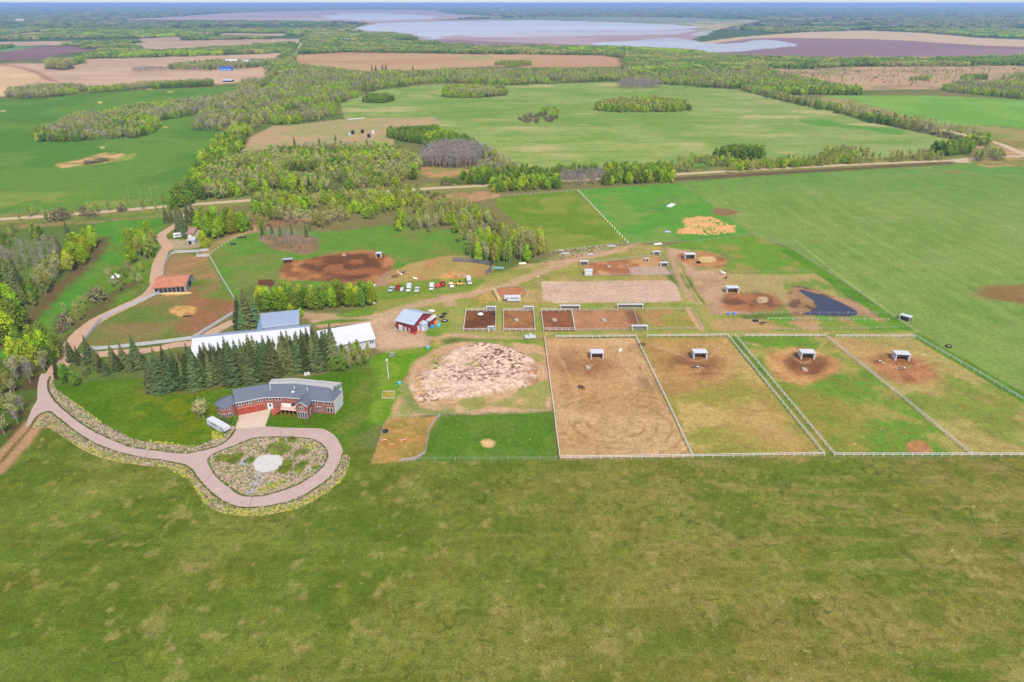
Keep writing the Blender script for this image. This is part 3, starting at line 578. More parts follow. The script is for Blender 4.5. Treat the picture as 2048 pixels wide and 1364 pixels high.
sheet('garage_apron_pavement', [(478, 830), (540, 817), (541, 823), (530, 853.6), (471, 857.6), (474, 842)], mat('pale_concrete', A((226, 206, 194)), .9, .5, amt=.1), .03)
BED = [(416, 920), (423, 911), (443, 901), (473, 890), (496, 880), (521, 875), (556, 874), (588, 875), (616, 877.5), (634, 883), (647, 891.5), (654, 906), (652.5, 920), (642, 936), (624, 951), (596, 968), (563, 981), (529.5, 990), (504, 992), (483, 989.5), (460, 974.5), (436, 955), (423, 936)]
m_rock = ramp_mat('rock_mulch', [(0.0, A((120, 128, 50))), (.22, A((150, 142, 84))), (.34, A((186, 166, 148))), (.62, A((200, 178, 164))), (.72, A((128, 124, 74))), (.8, A((196, 172, 156)))], 1.3, kind='voronoi')
m_rock2 = ramp_mat('weedy_rock_mulch', [(0.0, A((96, 108, 40))), (.3, A((148, 148, 50))), (.4, A((190, 170, 138))), (.55, A((180, 160, 132))), (.62, A((168, 158, 40))), (.75, A((204, 182, 170)))], 1.6, kind='voronoi')
sheet('garden_bed_ground', BED, m_rock, .03, 3)
sheet('north_roadside_bed_ground', [(100, 755), (96, 769), (100, 786), (117, 808), (145, 833), (181, 858), (223, 878), (265, 894), (320, 901), (368, 906), (400, 901), (425, 895), (446, 886), (462, 872), (468, 861), (470, 853), (458, 853), (450, 862), (438, 872), (418, 884), (395, 892), (382, 895), (348, 890), (306, 886), (267, 878), (237, 864), (206, 847), (173, 825), (148, 805), (130, 790), (111, 777), (104, 755)], m_rock, .012, 2)
sheet('south_roadside_bed_ground', [(64, 855), (78, 838), (97, 824), (109, 831), (134, 851), (173, 879), (212, 897), (251, 909), (292, 918), (334, 922), (365, 929), (384, 941), (393, 954), (410, 974), (433, 995), (460, 1010), (486, 1016), (521, 1015), (554, 1010), (596, 999), (629, 979), (662, 954), (679, 929), (685, 911), (700, 913), (696, 936), (687, 956), (662, 978), (629, 1001), (596, 1016), (554, 1026), (521, 1031), (480, 1031), (455, 1028), (435, 1022), (416, 1011), (397, 985), (380, 957), (359, 943), (329, 934), (292, 932), (251, 926), (212, 918), (178, 906), (148, 889), (120, 870), (97, 856)], m_rock2, .012, 2)
m_edge = mat('grassy_edging', A((92, 98, 44)), .95, 1.5, amt=.3)
ribbon('grass_kerb', [(100, 752), (96, 769), (100, 786), (117, 808), (145, 833), (181, 858), (223, 878), (265, 894), (320, 901), (368, 906), (400, 901), (425, 895), (446, 886), (462, 872), (470, 858)], .7, m_edge, .04, .12)
ribbon('grass_kerb', [(62, 851), (72, 836), (84, 826), (97, 823), (109, 830), (134, 850), (173, 878), (212, 896), (251, 908), (292, 917), (320, 920), (350, 926), (372, 931), (384, 940), (393, 953), (410, 973), (433, 994), (460, 1009), (486, 1015), (521, 1014), (554, 1009), (596, 998), (629, 978), (662, 953), (679, 928), (686, 906)], .6, m_edge, .04, .12)
ribbon('grass_kerb', BED + BED[:1], .65, m_edge, .045, .12)
m_joint = mat('drive_joint', A((140, 122, 118)), .95, 1, amt=.1)
for ln_ in (((504, 993), (500, 1014)), ((172, 857), (160, 866)), ((300, 900), (290, 915)), ((654, 925), (682, 930)), ((198, 868), (186, 884)), ((560, 857), (562, 872)), ((430, 940), (408, 965))): ribbon('paving_joint_line', list(ln_), .12, m_joint, .035, 0, n=2)
ribbon('farm_road', [(100, 760), (120, 730), (142, 690), (165, 662), (200, 637), (250, 613), (292, 592), (311, 572), (313, 552), (316, 530), (326, 506), (335, 492), (322, 474), (335, 461), (352, 451), (372, 436), (380, 415)], (6.5, 5), m_track, .008, .25)
ribbon('barn_road', [(118, 735), (150, 716), (220, 706), (300, 700), (350, 690), (390, 684), (440, 656), (470, 643), (520, 632), (600, 631)], 5, m_track, .004, .3)
ribbon('county_road', RD1, 6.5, m_road, .03, .3)
ribbon('county_road', [(604, 86), (596, 98), (582, 120), (556, 155), (520, 190), (470, 250), (430, 310), (385, 370), (350, 412)], 9, m_road, .05, .3)
ribbon('county_road', [(2120, 330), (2040, 305), (1990, 285), (1850, 252), (1700, 218)], 8, m_road, .03, .3)
sheet('gravel_road', [(1896, 320), (1945, 314), (1985, 312), (1960, 318), (1935, 322), (1945, 326), (1910, 325)], m_road, .05)
m_water = mat('still_water', (.022, .024, .05), .2, spec=.08); m_lake = mat('shallow_water', A((192, 198, 224)), .35, .01, amt=.08, spec=.2)
m_mud = mat('purple_mud', A((158, 138, 144)), .7, .012, amt=.16); m_mud2 = mat('dark_purple_mud', A((138, 112, 124)), .7, .012, amt=.16)
sheet('pond_water', [(1598, 579), (1632, 587), (1668, 599), (1700, 614), (1716, 626), (1700, 632), (1660, 631), (1604, 629), (1626, 620), (1634, 612), (1626, 601), (1608, 589)], m_water, .02, 3)
# ridges on the horizon
rg = random.Random(3); mh = mat('distant_forest', A((74, 96, 62)), 1, .002, amt=.3)
for i, (Yh, zz) in enumerate(((30000, 26), (42000, 46))):
    b = MB(); n = 240; vs = []
    for k in range(n + 1):
        xx = -Yh * 1.1 + 2.2 * Yh * k / n; h = zz * (.45 + .8 * float(fbm(np.array([xx * .6]), np.array([Yh * 1.0]), 6000, 301 + i, 5)[0]))
        for q_, hh in ((-2500, 0), (0, h), (2500, 0)): vs.append((xx, Yh + q_, hh))
    b.add(vs, [(3 * k + j, 3 * k + j + 3, 3 * k + j + 4, 3 * k + j + 1) for k in range(n) for j in (0, 1)])
    b.build('forested_hills', mh, kind='structure')
# ------------------------------------------------------------ vegetation
def leaf_mat(name, c, rnd=.28, trans=.35, hue=.03):
    m = bpy.data.materials.new(name); m.use_nodes = True; t = m.node_tree; t.nodes.clear()
    out = t.nodes.new('ShaderNodeOutputMaterial'); mx = t.nodes.new('ShaderNodeMixShader'); d = t.nodes.new('ShaderNodeBsdfDiffuse'); tr = t.nodes.new('ShaderNodeBsdfTranslucent')
    oi = t.nodes.new('ShaderNodeObjectInfo'); hs = t.nodes.new('ShaderNodeHueSaturation'); hs.inputs['Color'].default_value = (*c, 1)
    geo = t.nodes.new('ShaderNodeNewGeometry'); nz = t.nodes.new('ShaderNodeTexNoise'); nz.inputs['Scale'].default_value = .9; nz.inputs['Detail'].default_value = 4
    t.links.new(geo.outputs['Position'], nz.inputs['Vector'])
    m1 = t.nodes.new('ShaderNodeMapRange'); m1.inputs[3].default_value = 1 - rnd; m1.inputs[4].default_value = 1 + rnd; t.links.new(oi.outputs['Random'], m1.inputs[0])
    m2 = t.nodes.new('ShaderNodeMapRange'); m2.inputs[1].default_value = .3; m2.inputs[2].default_value = .7; m2.inputs[3].default_value = .62; m2.inputs[4].default_value = 1.4; t.links.new(nz.outputs[0], m2.inputs[0])
    mm = t.nodes.new('ShaderNodeMath'); mm.operation = 'MULTIPLY'; t.links.new(m1.outputs[0], mm.inputs[0]); t.links.new(m2.outputs[0], mm.inputs[1]); t.links.new(mm.outputs[0], hs.inputs['Value'])
    m4 = t.nodes.new('ShaderNodeMath'); m4.operation = 'MULTIPLY'; m4.inputs[1].default_value = 7.31; t.links.new(oi.outputs['Random'], m4.inputs[0])
    m5 = t.nodes.new('ShaderNodeMath'); m5.operation = 'FRACT'; t.links.new(m4.outputs[0], m5.inputs[0])
    m3 = t.nodes.new('ShaderNodeMapRange'); m3.inputs[3].default_value = .5 - hue; m3.inputs[4].default_value = .5 + hue; t.links.new(m5.outputs[0], m3.inputs[0]); t.links.new(m3.outputs[0], hs.inputs['Hue'])
    for n in (d, tr): t.links.new(hs.outputs[0], n.inputs['Color'])
    mx.inputs[0].default_value = trans; t.links.new(d.outputs[0], mx.inputs[1]); t.links.new(tr.outputs[0], mx.inputs[2]); t.links.new(mx.outputs[0], out.inputs['Surface'])
    return m
LM = {'bright': leaf_mat('fresh_leaves', (.34, .46, .03), trans=.5), 'olive': leaf_mat('budding_leaves', (.35, .37, .09), trans=.5), 'green': leaf_mat('green_leaves', (.18, .27, .035), trans=.45),
      'bare': leaf_mat('bare_twigs', (.25, .22, .205), .2, .1, .01), 'tan': leaf_mat('pale_twigs', (.34, .33, .14), .2, .1, .02), 'spruce': leaf_mat('spruce_needles', (.074, .095, .036), .5, .05, .05),
      'brown': leaf_mat('brown_twigs', (.15, .135, .07), .2, .1, .02)}
m_bark = mat('pale_bark', (.24, .21, .17), .95, 1.0, amt=.3); m_dbark = mat('dark_bark', (.10, .075, .055), .95, 1.0, amt=.3)
def leafy(seed, h=12, r=2.9, n=900, lf=.42, base=.22, lobes=11, dens=.85):
    rg = random.Random(seed); tb = MB(); cb = MB()
    lean = (rg.uniform(-.3, .3), rg.uniform(-.3, .3))
    tb.tube((0, 0, -.3), (lean[0] * .5, lean[1] * .5, h * .45), .19, .12, 6); tb.tube((lean[0] * .5, lean[1] * .5, h * .45), (lean[0], lean[1], h * .85), .12, .04, 5)
    L = []
    for i in range(lobes):
        z = h * (base + .12 + (1 - base - .2) * (i + rg.random()) / lobes); q = (z / h - base) / (1 - base)
        rr = r * (math.sin(min(1, q * 1.15 + .12) * math.pi) ** .6) * rg.uniform(.35, .75); a = i * 2.4 + rg.uniform(-.5, .5)
        c = (rr * math.cos(a) + lean[0] * q, rr * math.sin(a) + lean[1] * q, z); L.append((c, rg.uniform(.36, .58) * r * (1.1 - .22 * q)))
        tb.tube((lean[0] * .5, lean[1] * .5, max(h * .12, z - h * .14)), c, .07, .02, 4, False)
    for i in range(n):
        c, lr = L[rg.randrange(lobes)]
        u = Vector((rg.gauss(0, 1), rg.gauss(0, 1), rg.gauss(0, 1))).normalized() * lr * (rg.random() ** .33) * 1.05; u.z *= 1.15
        p = Vector(c) + u; nrm = (u.normalized() + Vector((rg.uniform(-.6, .6), rg.uniform(-.6, .6), rg.uniform(-.2, 1.0)))).normalized()
        a = nrm.orthogonal().normalized(); a.rotate(Matrix.Rotation(rg.random() * 6.28, 3, nrm)); b = nrm.cross(a); s = lf * rg.uniform(.6, 1.4)
        cb.add([p - a * s * .5, p + b * s * .55, p + a * s * .6, p - b * s * .4], [(0, 1, 2, 3)])
    return tb, cb
def twiggy(seed, h=11, r=2.2, n=46, leaves=160, lf=.3, base=.25):
    rg = random.Random(seed); tb = MB(); cb = MB(); tb.tube((0, 0, -.3), (0, 0, h * .55), .17, .1, 6); tb.tube((0, 0, h * .55), (.1, .1, h * .95), .1, .02, 5); ends = []
    for i in range(n):
        z0 = h * rg.uniform(base, .8); a = rg.random() * 6.28; l = r * rg.uniform(.5, 1.15) * (1.15 - z0 / h * .6); z1 = z0 + l * rg.uniform(.8, 1.7)
        e = Vector((l * math.cos(a), l * math.sin(a), min(z1, h * 1.02))); tb.tube((0, 0, z0), e, .05, .015, 3, False); ends.append((Vector((0, 0, z0)), e))
    for i in range(n * 5):
        s_, e = ends[rg.randrange(n)]; p = s_.lerp(e, rg.uniform(.35, 1)); d = Vector((rg.gauss(0, .6), rg.gauss(0, .6), abs(rg.gauss(.8, .5)))) * rg.uniform(.5, 1.1)
        a = d.orthogonal().normalized() * .045; cb.add([p - a, p + a, p + d + a * .4], [(0, 1, 2)])
    for i in range(leaves):
        s_, e = ends[rg.randrange(n)]; p = s_.lerp(e, rg.uniform(.45, 1.1)) + Vector((rg.gauss(0, .3), rg.gauss(0, .3), rg.gauss(.2, .3))); nr = Vector((rg.gauss(0, 1), rg.gauss(0, 1), rg.gauss(.6, 1))).normalized(); a = nr.orthogonal().normalized() * lf; b = nr.cross(a)
        cb.add([p - a * .5, p + b * .5, p + a * .5, p - b * .5], [(0, 1, 2, 3)])
    return tb, cb
def conifer(seed, h=14, r=2.7, n=17, nb=11):
    rg = random.Random(seed); tb = MB(); cb = MB(); tb.tube((0, 0, -.3), (0, 0, h * .97), .22, .03, 6)
    for i in range(n):
        q = (i + .3) / n; z = h * (.06 + .92 * q); rr = r * (1 - q) ** .85 + .14; k = max(5, int(nb * (1 - q * .5)))
        for j in range(k):
            a = 6.283 * (j + rg.random() * .7) / k + i; l = rr * rg.uniform(.72, 1.15); w_ = max(.25, l * .34) * rg.uniform(.8, 1.2); dr = l * rg.uniform(.28, .5)
            ca, sa = math.cos(a), math.sin(a); zz = z + rg.uniform(-.25, .25)
            f = lambda x, y, dz: (x * ca - y * sa, x * sa + y * ca, zz + dz)
            cb.add([f(0, -.06, .12), f(l * .45, -w_, -dr * .35), f(l * .7, -w_ * .75, -dr * .85), f(l, 0, -dr * .8), f(l * .7, w_ * .75, -dr * .85), f(l * .45, w_, -dr * .35), f(0, .06, .12), f(l * .5, 0, -dr * .05)],
                   [(0, 1, 7), (1, 2, 7), (2, 3, 7), (3, 4, 7), (4, 5, 7), (5, 6, 7)])
    cb.add([(-.12, 0, h * .93), (.12, 0, h * .93), (0, 0, h * 1.03)], [(0, 1, 2)]); cb.add([(0, -.12, h * .93), (0, .12, h * .93), (0, 0, h * 1.03)], [(0, 1, 2)])
    return tb, cb
def bushy(seed, h=2.4, r=2.0, n=420, lf=.34):
    rg = random.Random(seed); tb = MB(); cb = MB()
    for i in range(7): a = i * .9; tb.tube((0, 0, -.2), (r * .6 * math.cos(a), r * .6 * math.sin(a), h * .7), .05, .02, 4, False)
    for i in range(n):
        u = Vector((rg.gauss(0, 1), rg.gauss(0, 1), abs(rg.gauss(0, 1)))).normalized() * (rg.random() ** .4); k = 1 + .22 * math.sin(u.x * 5 + seed) * math.cos(u.y * 4)
        p = Vector((u.x * r * k, u.y * r * k, u.z * h * k + .1)); nr = (u + Vector((rg.gauss(0, .5), rg.gauss(0, .5), rg.gauss(.3, .5)))).normalized(); a = nr.orthogonal().normalized() * lf * rg.uniform(.6, 1.4); a.rotate(Matrix.Rotation(rg.random() * 6, 3, nr)); b = nr.cross(a)
        cb.add([p - a * .5, p + b * .5, p + a * .5, p - b * .5], [(0, 1, 2, 3)])
    return tb, cb
PROTO = {}
def proto(kind, leafm, gens, bark):
    PROTO[kind] = [(tb.mesh('trunk', bark), cb.mesh('crown', leafm)) for tb, cb in gens]
proto('bright', LM['bright'], [leafy(s, 11, 3.6, 1900, .52, .04, 15) for s in (1, 2, 3, 61)], m_bark)
proto('green', LM['green'], [leafy(s, 10.5, 3.5, 1800, .52, .03, 15) for s in (4, 5, 6)], m_dbark)
proto('olive', LM['olive'], [leafy(s, 12, 2.8, 1000, .42, .2) for s in (7, 8, 9)], m_bark)
proto('bare', LM['bare'], [twiggy(s, 11, 2.2, 50, 20) for s in (10, 11, 12)], m_bark)
proto('tan', LM['tan'], [twiggy(s, 11, 2.6, 60, 420, .32) for s in (13, 14, 15)], m_bark)
proto('spruce', LM['spruce'], [conifer(s, 14, 2.9, 24, 13) for s in (16, 17, 18, 19)], m_dbark)
proto('shrub', LM['green'], [bushy(s) for s in (20, 21)], m_dbark)
proto('brownshrub', LM['brown'], [bushy(s) for s in (22, 23)], m_dbark)
proto('yellowshrub', LM['bright'], [bushy(s) for s in (24, 25)], m_dbark)
proto('bedshrub', leaf_mat('low_juniper', (.20, .27, .04)), [bushy(s, n=700, lf=.3) for s in (26, 27)], m_dbark); proto('olivebed', leaf_mat('low_olive_shrub', (.24, .25, .07)), [bushy(s, n=700, lf=.3) for s in (28, 29)], m_dbark)
NAME = {'bright': ('deciduous_tree', 'tree'), 'green': ('deciduous_tree', 'tree'), 'olive': ('deciduous_tree', 'tree'), 'bare': ('bare_tree', 'tree'), 'tan': ('budding_tree', 'tree'), 'spruce': ('spruce_tree', 'tree'), 'shrub': ('shrub', 'shrub'), 'brownshrub': ('shrub', 'shrub'), 'yellowshrub': ('shrub', 'shrub')}
trg = random.Random(77)
def plant(px, py, kind, hm, label, group=None, wd=None):
    """one tree or shrub whose foot stands at the pixel; hm = height in m"""
    p = P(px, py); tm, cm = trg.choice(PROTO[kind]); nat = max(v.co.z for v in cm.vertices); s = hm / nat; sw = s * (wd or 1)
    nm, ct = NAME[kind]; r = thing(nm, p, label, ct, group, trg.random() * 6.28); r.scale = (sw, sw, s)
    c_ = 'crown'
    ob('trunk' if ct == 'tree' else 'stem', tm, r); ob(c_ if ct == 'tree' else 'foliage', cm, r); return r
def inpoly(poly, x, y):
    c = False; n = len(poly)
    for i in range(n):
        (ax, ay), (bx, by) = poly[i], poly[(i + 1) % n]
        if (ay > y) != (by > y) and x < (bx - ax) * (y - ay) / (by - ay) + ax: c = not c
    return c
def grove(poly, n, kinds, hm, label, group, sep=3.0, wd=None):
    """individual trees of a clump, their feet inside the pixel polygon"""
    w_ = [P(x, y) for x, y in poly]; wx = [p.x for p in w_]; wy = [p.y for p in w_]; wp = [(p.x, p.y) for p in w_]; got = []; tries = 0
    while len(got) < n and tries < n * 60:
        tries += 1; x, y = trg.uniform(min(wx), max(wx)), trg.uniform(min(wy), max(wy))
        if not inpoly(wp, x, y) or any((x - a) ** 2 + (y - b) ** 2 < sep * sep for a, b in got): continue
        got.append((x, y)); kd = trg.choice(kinds); tm, cm = trg.choice(PROTO[kd]); nat = max(v.co.z for v in cm.vertices); s = trg.uniform(*hm) / nat; sw = s * (wd or 1)
        nm, ct = NAME[kd]; lb = label[kd] if isinstance(label, dict) else label
        r = thing(nm, (x, y, 0), lb, ct, group, trg.random() * 6.28); r.scale = (sw, sw, s); ob('trunk' if ct == 'tree' else 'stem', tm, r); ob('crown' if ct == 'tree' else 'foliage', cm, r)
# --- the big spruce block in front of the long white arena: rows from back to front
for row, (x0, y0, x1, y1, n, ha, hb) in enumerate(((318, 748, 668, 706, 29, 8.5, 10.5), (302, 766, 655, 724, 29, 10, 12.5), (310, 782, 560, 754, 21, 11.5, 14.5), (585, 742, 668, 735, 7, 13, 16))):
    for i in range(n):
        t = i / (n - 1); hh = trg.uniform(ha - .8, hb + 1.2) + 2.0 * t
        plant(x0 + (x1 - x0) * t + trg.uniform(-4, 4), y0 + (y1 - y0) * t + trg.uniform(-3, 3), 'spruce', hh,
              ['dark spruce in the back row beside the long white barn', 'dark spruce in the middle row of the block behind the brick house', 'spruce at the front edge of the dark block behind the brick house', 'spruce at the east end of the dark block by the birches'][row], 'spruces in the block behind the brick house', trg.uniform(1.05, 1.35))
plant(506, 775, 'spruce', 15, 'blue green spruce standing closest to the ridge of the brick house', wd=1.1)
for x, y, h_ in ((482, 655, 15), (497, 657, 19), (511, 654, 16)): plant(x, y, 'spruce', h_, 'tall dark spruce of the trio beside the blue roofed shed', 'tall spruce trio', 1.15)
plant(489, 661, 'spruce', 13, 'tall dark spruce of the trio beside the blue roofed shed', 'tall spruce trio', 1.1)
for x, y, h_ in ((145, 722, 10), (160, 728, 8), (182, 725, 12), (196, 735, 9), (205, 742, 8), (228, 728, 9), (236, 740, 9), (250, 730, 10), (262, 742, 8), (275, 728, 13), (282, 738, 10), (213, 750, 7), (172, 748, 7)):
    plant(x, y, 'spruce', h_, 'young spruce along the dirt track west of the spruce block', 'young spruces along the track', 1.15)
plant(135, 765, 'green', 8, 'bushy green tree beside the drive at the lawn corner'); plant(152, 772, 'green', 6.5, 'low green tree at the lawn edge in front of young spruces'); plant(118, 756, 'spruce', 10, 'narrow dark spruce by the head of the drive', wd=.8)
plant(305, 782, 'spruce', 11, 'pale yellowish spruce at the west corner of the spruce block')
# farmstead by the county road
for x, y, h_ in ((361, 470, 18), (372, 474, 15), (388, 448, 16), (378, 446, 15), (334, 446, 12), (344, 444, 10), (366, 460, 17)): plant(x, y, 'spruce', h_, 'dark spruce beside the brown roofed cottage', 'spruces round the cottage')
plant(509, 420, 'spruce', 12, 'lone dark spruce south of the county road near the dirt track'); plant(135, 466, 'spruce', 9, 'small leaning spruce at the north edge of the grass strip')
for x, y, h_ in ((30, 590, 17), (38, 600, 16), (24, 575, 18), (44, 582, 15), (120, 505, 11), (125, 520, 9), (50, 610, 12)): plant(x, y, 'spruce', h_, 'dark spruce in the wood along the grass strip', 'spruces in the western wood')
for x, y in ((525, 470), (545, 468), (562, 472), (583, 470), (613, 474), (620, 462)): plant(x, y, 'spruce', trg.uniform(7, 9), 'small spruce among the dead trunks in the pasture', 'spruces among dead trunks', .8)
for x, y, h_ in ((591, 300, 13), (640, 296, 11), (627, 320, 12), (580, 310, 9), (560, 375, 11), (600, 385, 13), (620, 384, 13), (655, 380, 14), (665, 385, 14), (675, 390, 12), (565, 400, 12), (690, 375, 12), (745, 305, 9), (671, 282, 8), (650, 395, 12), (638, 372, 12)):
    plant(x, y, 'spruce', h_, 'dark spruce rising out of the pale wood by the county road', 'spruces in the central wood')
for x, y, h_ in ((765, 141, 14), (772, 142, 16), (744, 141, 13), (826, 142, 12), (801, 155, 15), (752, 142, 13)): plant(x, y, 'spruce', h_, 'far dark spruce at the edge of the long tan field', 'spruces far beyond the pasture')
# deciduous groves near the farm
grove([(515, 622), (520, 606), (740, 598), (748, 608), (700, 616), (600, 622)], 46, ['bright', 'bright', 'green'], (8, 11), 'bright green tree in the shelter belt behind the blue roofed shed', 'trees of the shelter belt', 3.2)
plant(583, 632, 'bright', 6, 'small yellow green tree in front of the shelter belt'); plant(602, 634, 'bright', 4.5, 'smallest yellow green tree beside the blue roofed shed')
plant(558, 606, 'tan', 9, 'bare brown tree sticking out of the shelter belt')
grove([(662, 744), (670, 716), (738, 712), (746, 728), (700, 745)], 26, ['olive', 'tan', 'olive', 'green'], (6, 9), {'olive': 'leafing birch in the thin grove by the white shed', 'tan': 'thin budding birch with pale trunk by the white shed', 'green': 'low green birch by the white shed'}, 'birches by the white shed', 2.4, .7)
grove([(930, 520), (940, 492), (1000, 482), (1080, 490), (1088, 512), (1050, 526), (985, 530)], 70, ['olive', 'olive', 'bright', 'tan'], (10, 13), {'olive': 'poplar with pale trunk in the grove above the riding ring', 'bright': 'bright green poplar in the grove above the riding ring', 'tan': 'thin leafless poplar in the grove above the riding ring'}, 'poplars above the riding ring', 3.0, .8)
grove([(925, 500), (915, 470), (960, 455), (1000, 470), (1000, 482), (940, 492)], 18, ['tan', 'olive', 'brownshrub'], (7, 10), {'tan': 'thin grey tree on the west side of the poplar grove', 'olive': 'pale green tree on the west side of the poplar grove', 'brownshrub': 'tall brown shrub on the west side of the poplar grove'}, 'trees west of the poplar grove', 3)
grove([(785, 462), (800, 438), (900, 440), (985, 436), (1000, 452), (930, 465), (860, 468)], 44, ['olive', 'olive', 'tan', 'bright'], (7, 10), {'olive': 'pale green tree in the belt across the north pasture', 'tan': 'thin tree in the belt across the north pasture', 'bright': 'bright green tree in the belt across the north pasture'}, 'trees across the north pasture', 3.4)
grove([(520, 500), (540, 480), (600, 476), (640, 490), (610, 505), (560, 500)], 40, ['bare'], (7, 9.5), 'dead pale trunk in the clump inside the pasture', 'dead trunks in the pasture', 1.8, .5)
grove([(390, 470), (400, 448), (490, 448), (492, 466), (440, 478)], 24, ['bright', 'green', 'bright'], (10, 13), 'tall green tree in the clump east of the cottage', 'trees east of the cottage', 3.2)
plant(408, 498, 'bright', 11, 'yellow green tree standing beside the corner of the white fence')
grove([(495, 468), (490, 440), (540, 430), (560, 452)], 9, ['olive', 'green'], (6, 8), 'small green tree beside the dirt track', 'trees beside the dirt track', 4)
grove([(255, 525), (260, 495), (300, 470), (312, 490), (306, 515), (285, 530)], 16, ['bright', 'bright', 'olive'], (9, 13), {'bright': 'bright green tree beside the bend of the farm road', 'olive': 'pale green tree beside the bend of the farm road'}, 'trees at the bend of the farm road', 3)
grove([(205, 585), (215, 545), (290, 540), (290, 565), (250, 590)], 16, ['tan', 'olive', 'olive'], (5, 7.5), {'tan': 'thin budding tree near the white gazebo', 'olive': 'pale green tree near the white gazebo'}, 'trees near the white gazebo', 3.5)
grove([(120, 665), (130, 620), (180, 590), (205, 585), (190, 620), (140, 665)], 18, ['tan', 'olive', 'brownshrub'], (3.5, 6), {'tan': 'thin grey sapling above the farm road', 'olive': 'small pale tree above the farm road', 'brownshrub': 'brown shrub above the farm road'}, 'saplings above the farm road', 3.2)
grove([(28, 725), (34, 690), (100, 688), (118, 702), (112, 728), (60, 735)], 16, ['bright', 'green'], (8, 11), 'bright green tree at the head of the drive', 'trees at the head of the drive', 3.4)
grove([(20, 770), (30, 745), (95, 728), (98, 742), (60, 770)], 10, ['tan', 'bare'], (6, 8.5), {'tan': 'grey willow bush leafing out beside the drive', 'bare': 'leafless grey willow beside the drive'}, 'willows beside the drive', 3.2, 1.3)
grove([(-60, 880), (-60, 760), (20, 765), (58, 790), (45, 845), (0, 880)], 26, ['tan', 'olive', 'olive', 'bare'], (4.5, 7.5), {'tan': 'grey budding tree on the verge west of the drive', 'olive': 'yellow green tree on the verge west of the drive', 'bare': 'leafless tree on the verge west of the drive'}, 'trees on the verge west of the drive', 3.4, 1.2)
grove([(-60, 700), (-60, 600), (10, 600), (42, 630), (40, 660), (0, 695)], 30, ['bright', 'bright', 'green'], (9, 12), 'large bright green tree at the west edge of the grass strip', 'large trees at the west edge', 3.6, 1.15)
grove([(50, 620), (58, 590), (85, 570), (80, 600), (66, 620)], 6, ['green', 'olive'], (7, 9), 'mid green tree between the spruces and the grass strip', 'trees beside the western spruces', 3.5)
grove([(75, 590), (85, 545), (130, 530), (150, 540), (130, 562), (95, 590)], 16, ['tan', 'olive', 'tan'], (8, 10.5), {'tan': 'pale willow like tree bordering the grass strip', 'olive': 'pale green tree bordering the grass strip'}, 'pale trees bordering the grass strip', 3.4, 1.1)
grove([(140, 545), (130, 520), (155, 490), (190, 478), (192, 500), (165, 530)], 20, ['bright'], (8.5, 11), 'bright green tree at the point of the western wood', 'bright trees at the point of the wood', 3.2)
grove([(20, 545), (0, 520), (60, 500), (120, 492), (125, 520), (80, 545)], 26, ['bare'], (8, 10.5), 'grey leafless tree in the western wood', 'grey trees in the western wood', 3.4, 1.1)
grove([(-60, 600), (-60, 500), (0, 500), (30, 545), (20, 590)], 24, ['green', 'olive', 'bare'], (8, 12), {'green': 'green tree deep in the western wood', 'olive': 'pale tree deep in the western wood', 'bare': 'leafless tree deep in the western wood'}, 'trees deep in the western wood', 4.2)
grove([(-30, 495), (-30, 470), (90, 462), (100, 480), (60, 495)], 16, ['olive', 'green'], (5, 7), {'olive': 'pale low tree at the north end of the western wood', 'green': 'low green tree at the north end of the western wood'}, 'trees at the north end of the western wood', 4)
grove([(30, 442), (40, 428), (120, 424), (200, 415), (330, 405), (340, 418), (200, 432), (100, 444)], 26, ['olive', 'olive', 'brownshrub'], (4, 8), {'olive': 'pale tree on the county road verge beside the crop field', 'brownshrub': 'brown shrub on the county road verge'}, 'verge trees of the county road', 5)
plant(408, 838, 'tan', 7.5, 'rounded leafless tree at the west end of the brick house', wd=1.5); plant(398, 834, 'tan', 6.5, 'smaller leafless tree beside the brick house turret', wd=1.4)
for x, y, h_, lb in ((447, 843, 2.0, 'dark green shrub below the turret window'), (458, 846, 1.8, 'dark green shrub between turret and garage drive'), (468, 842, 2.4, 'upright dark shrub at the garage corner'), (612, 846, 1.6, 'dark round shrub under the front bay'), (438, 846, 1.5, 'low dark shrub behind the white trailer')): plant(x, y, 'shrub', h_, lb)
for x, y, h_, lb in ((443, 868, 1.1, 'yellow flowering shrub behind the white trailer'), (436, 862, 1.0, 'small yellow shrub at the trailer tail')): plant(x, y, 'yellowshrub', h_, lb)
# shrubs on the central bed, low and wide
for i, (x, y, w_, lb) in enumerate(((446, 917, 1.5, 'wide green shrub at the west tip of the central bed'), (474, 915, 1.5, 'paired green shrub in the western central bed'), (466, 923, 1.1, 'smaller green shrub below the paired one'), (501, 921, 1.0, 'green shrub against the west side of the pad'), (545, 897, 1.6, 'broad olive shrub north of the concrete pad'), (560, 890, 1.2, 'olive shrub beside the stepping path'), (551, 905, 1.0, 'dark shrub touching the pad north side'), (572, 896, 1.2, 'green shrub across the stepping path'), (566, 905, 1.1, 'green shrub at the foot of the stepping path'), (583, 880, 1.0, 'small shrub at the north rim of the bed'), (601, 906, 1.4, 'round olive shrub in the eastern gravel'), (576, 928, 1.4, 'green shrub east of the concrete pad'), (568, 940, 1.4, 'green shrub south east of the pad'), (604, 931, 1.3, 'green shrub in the eastern bed row'), (595, 942, 1.0, 'small green shrub of the eastern row'), (633, 936, .9, 'last small shrub at the eastern bed rim'), (564, 882, .8, 'tiny shrub at the start of the stepping path'))):
    p = P(x, y); r = thing('shrub', p, lb, 'shrub', None, i * 1.3); r.scale = (w_ * .85, w_ * .68, .42); tm, cm = PROTO['bedshrub' if i not in (4, 10) else 'olivebed'][i % 2]; ob('stem', tm, r); ob('foliage', cm, r)
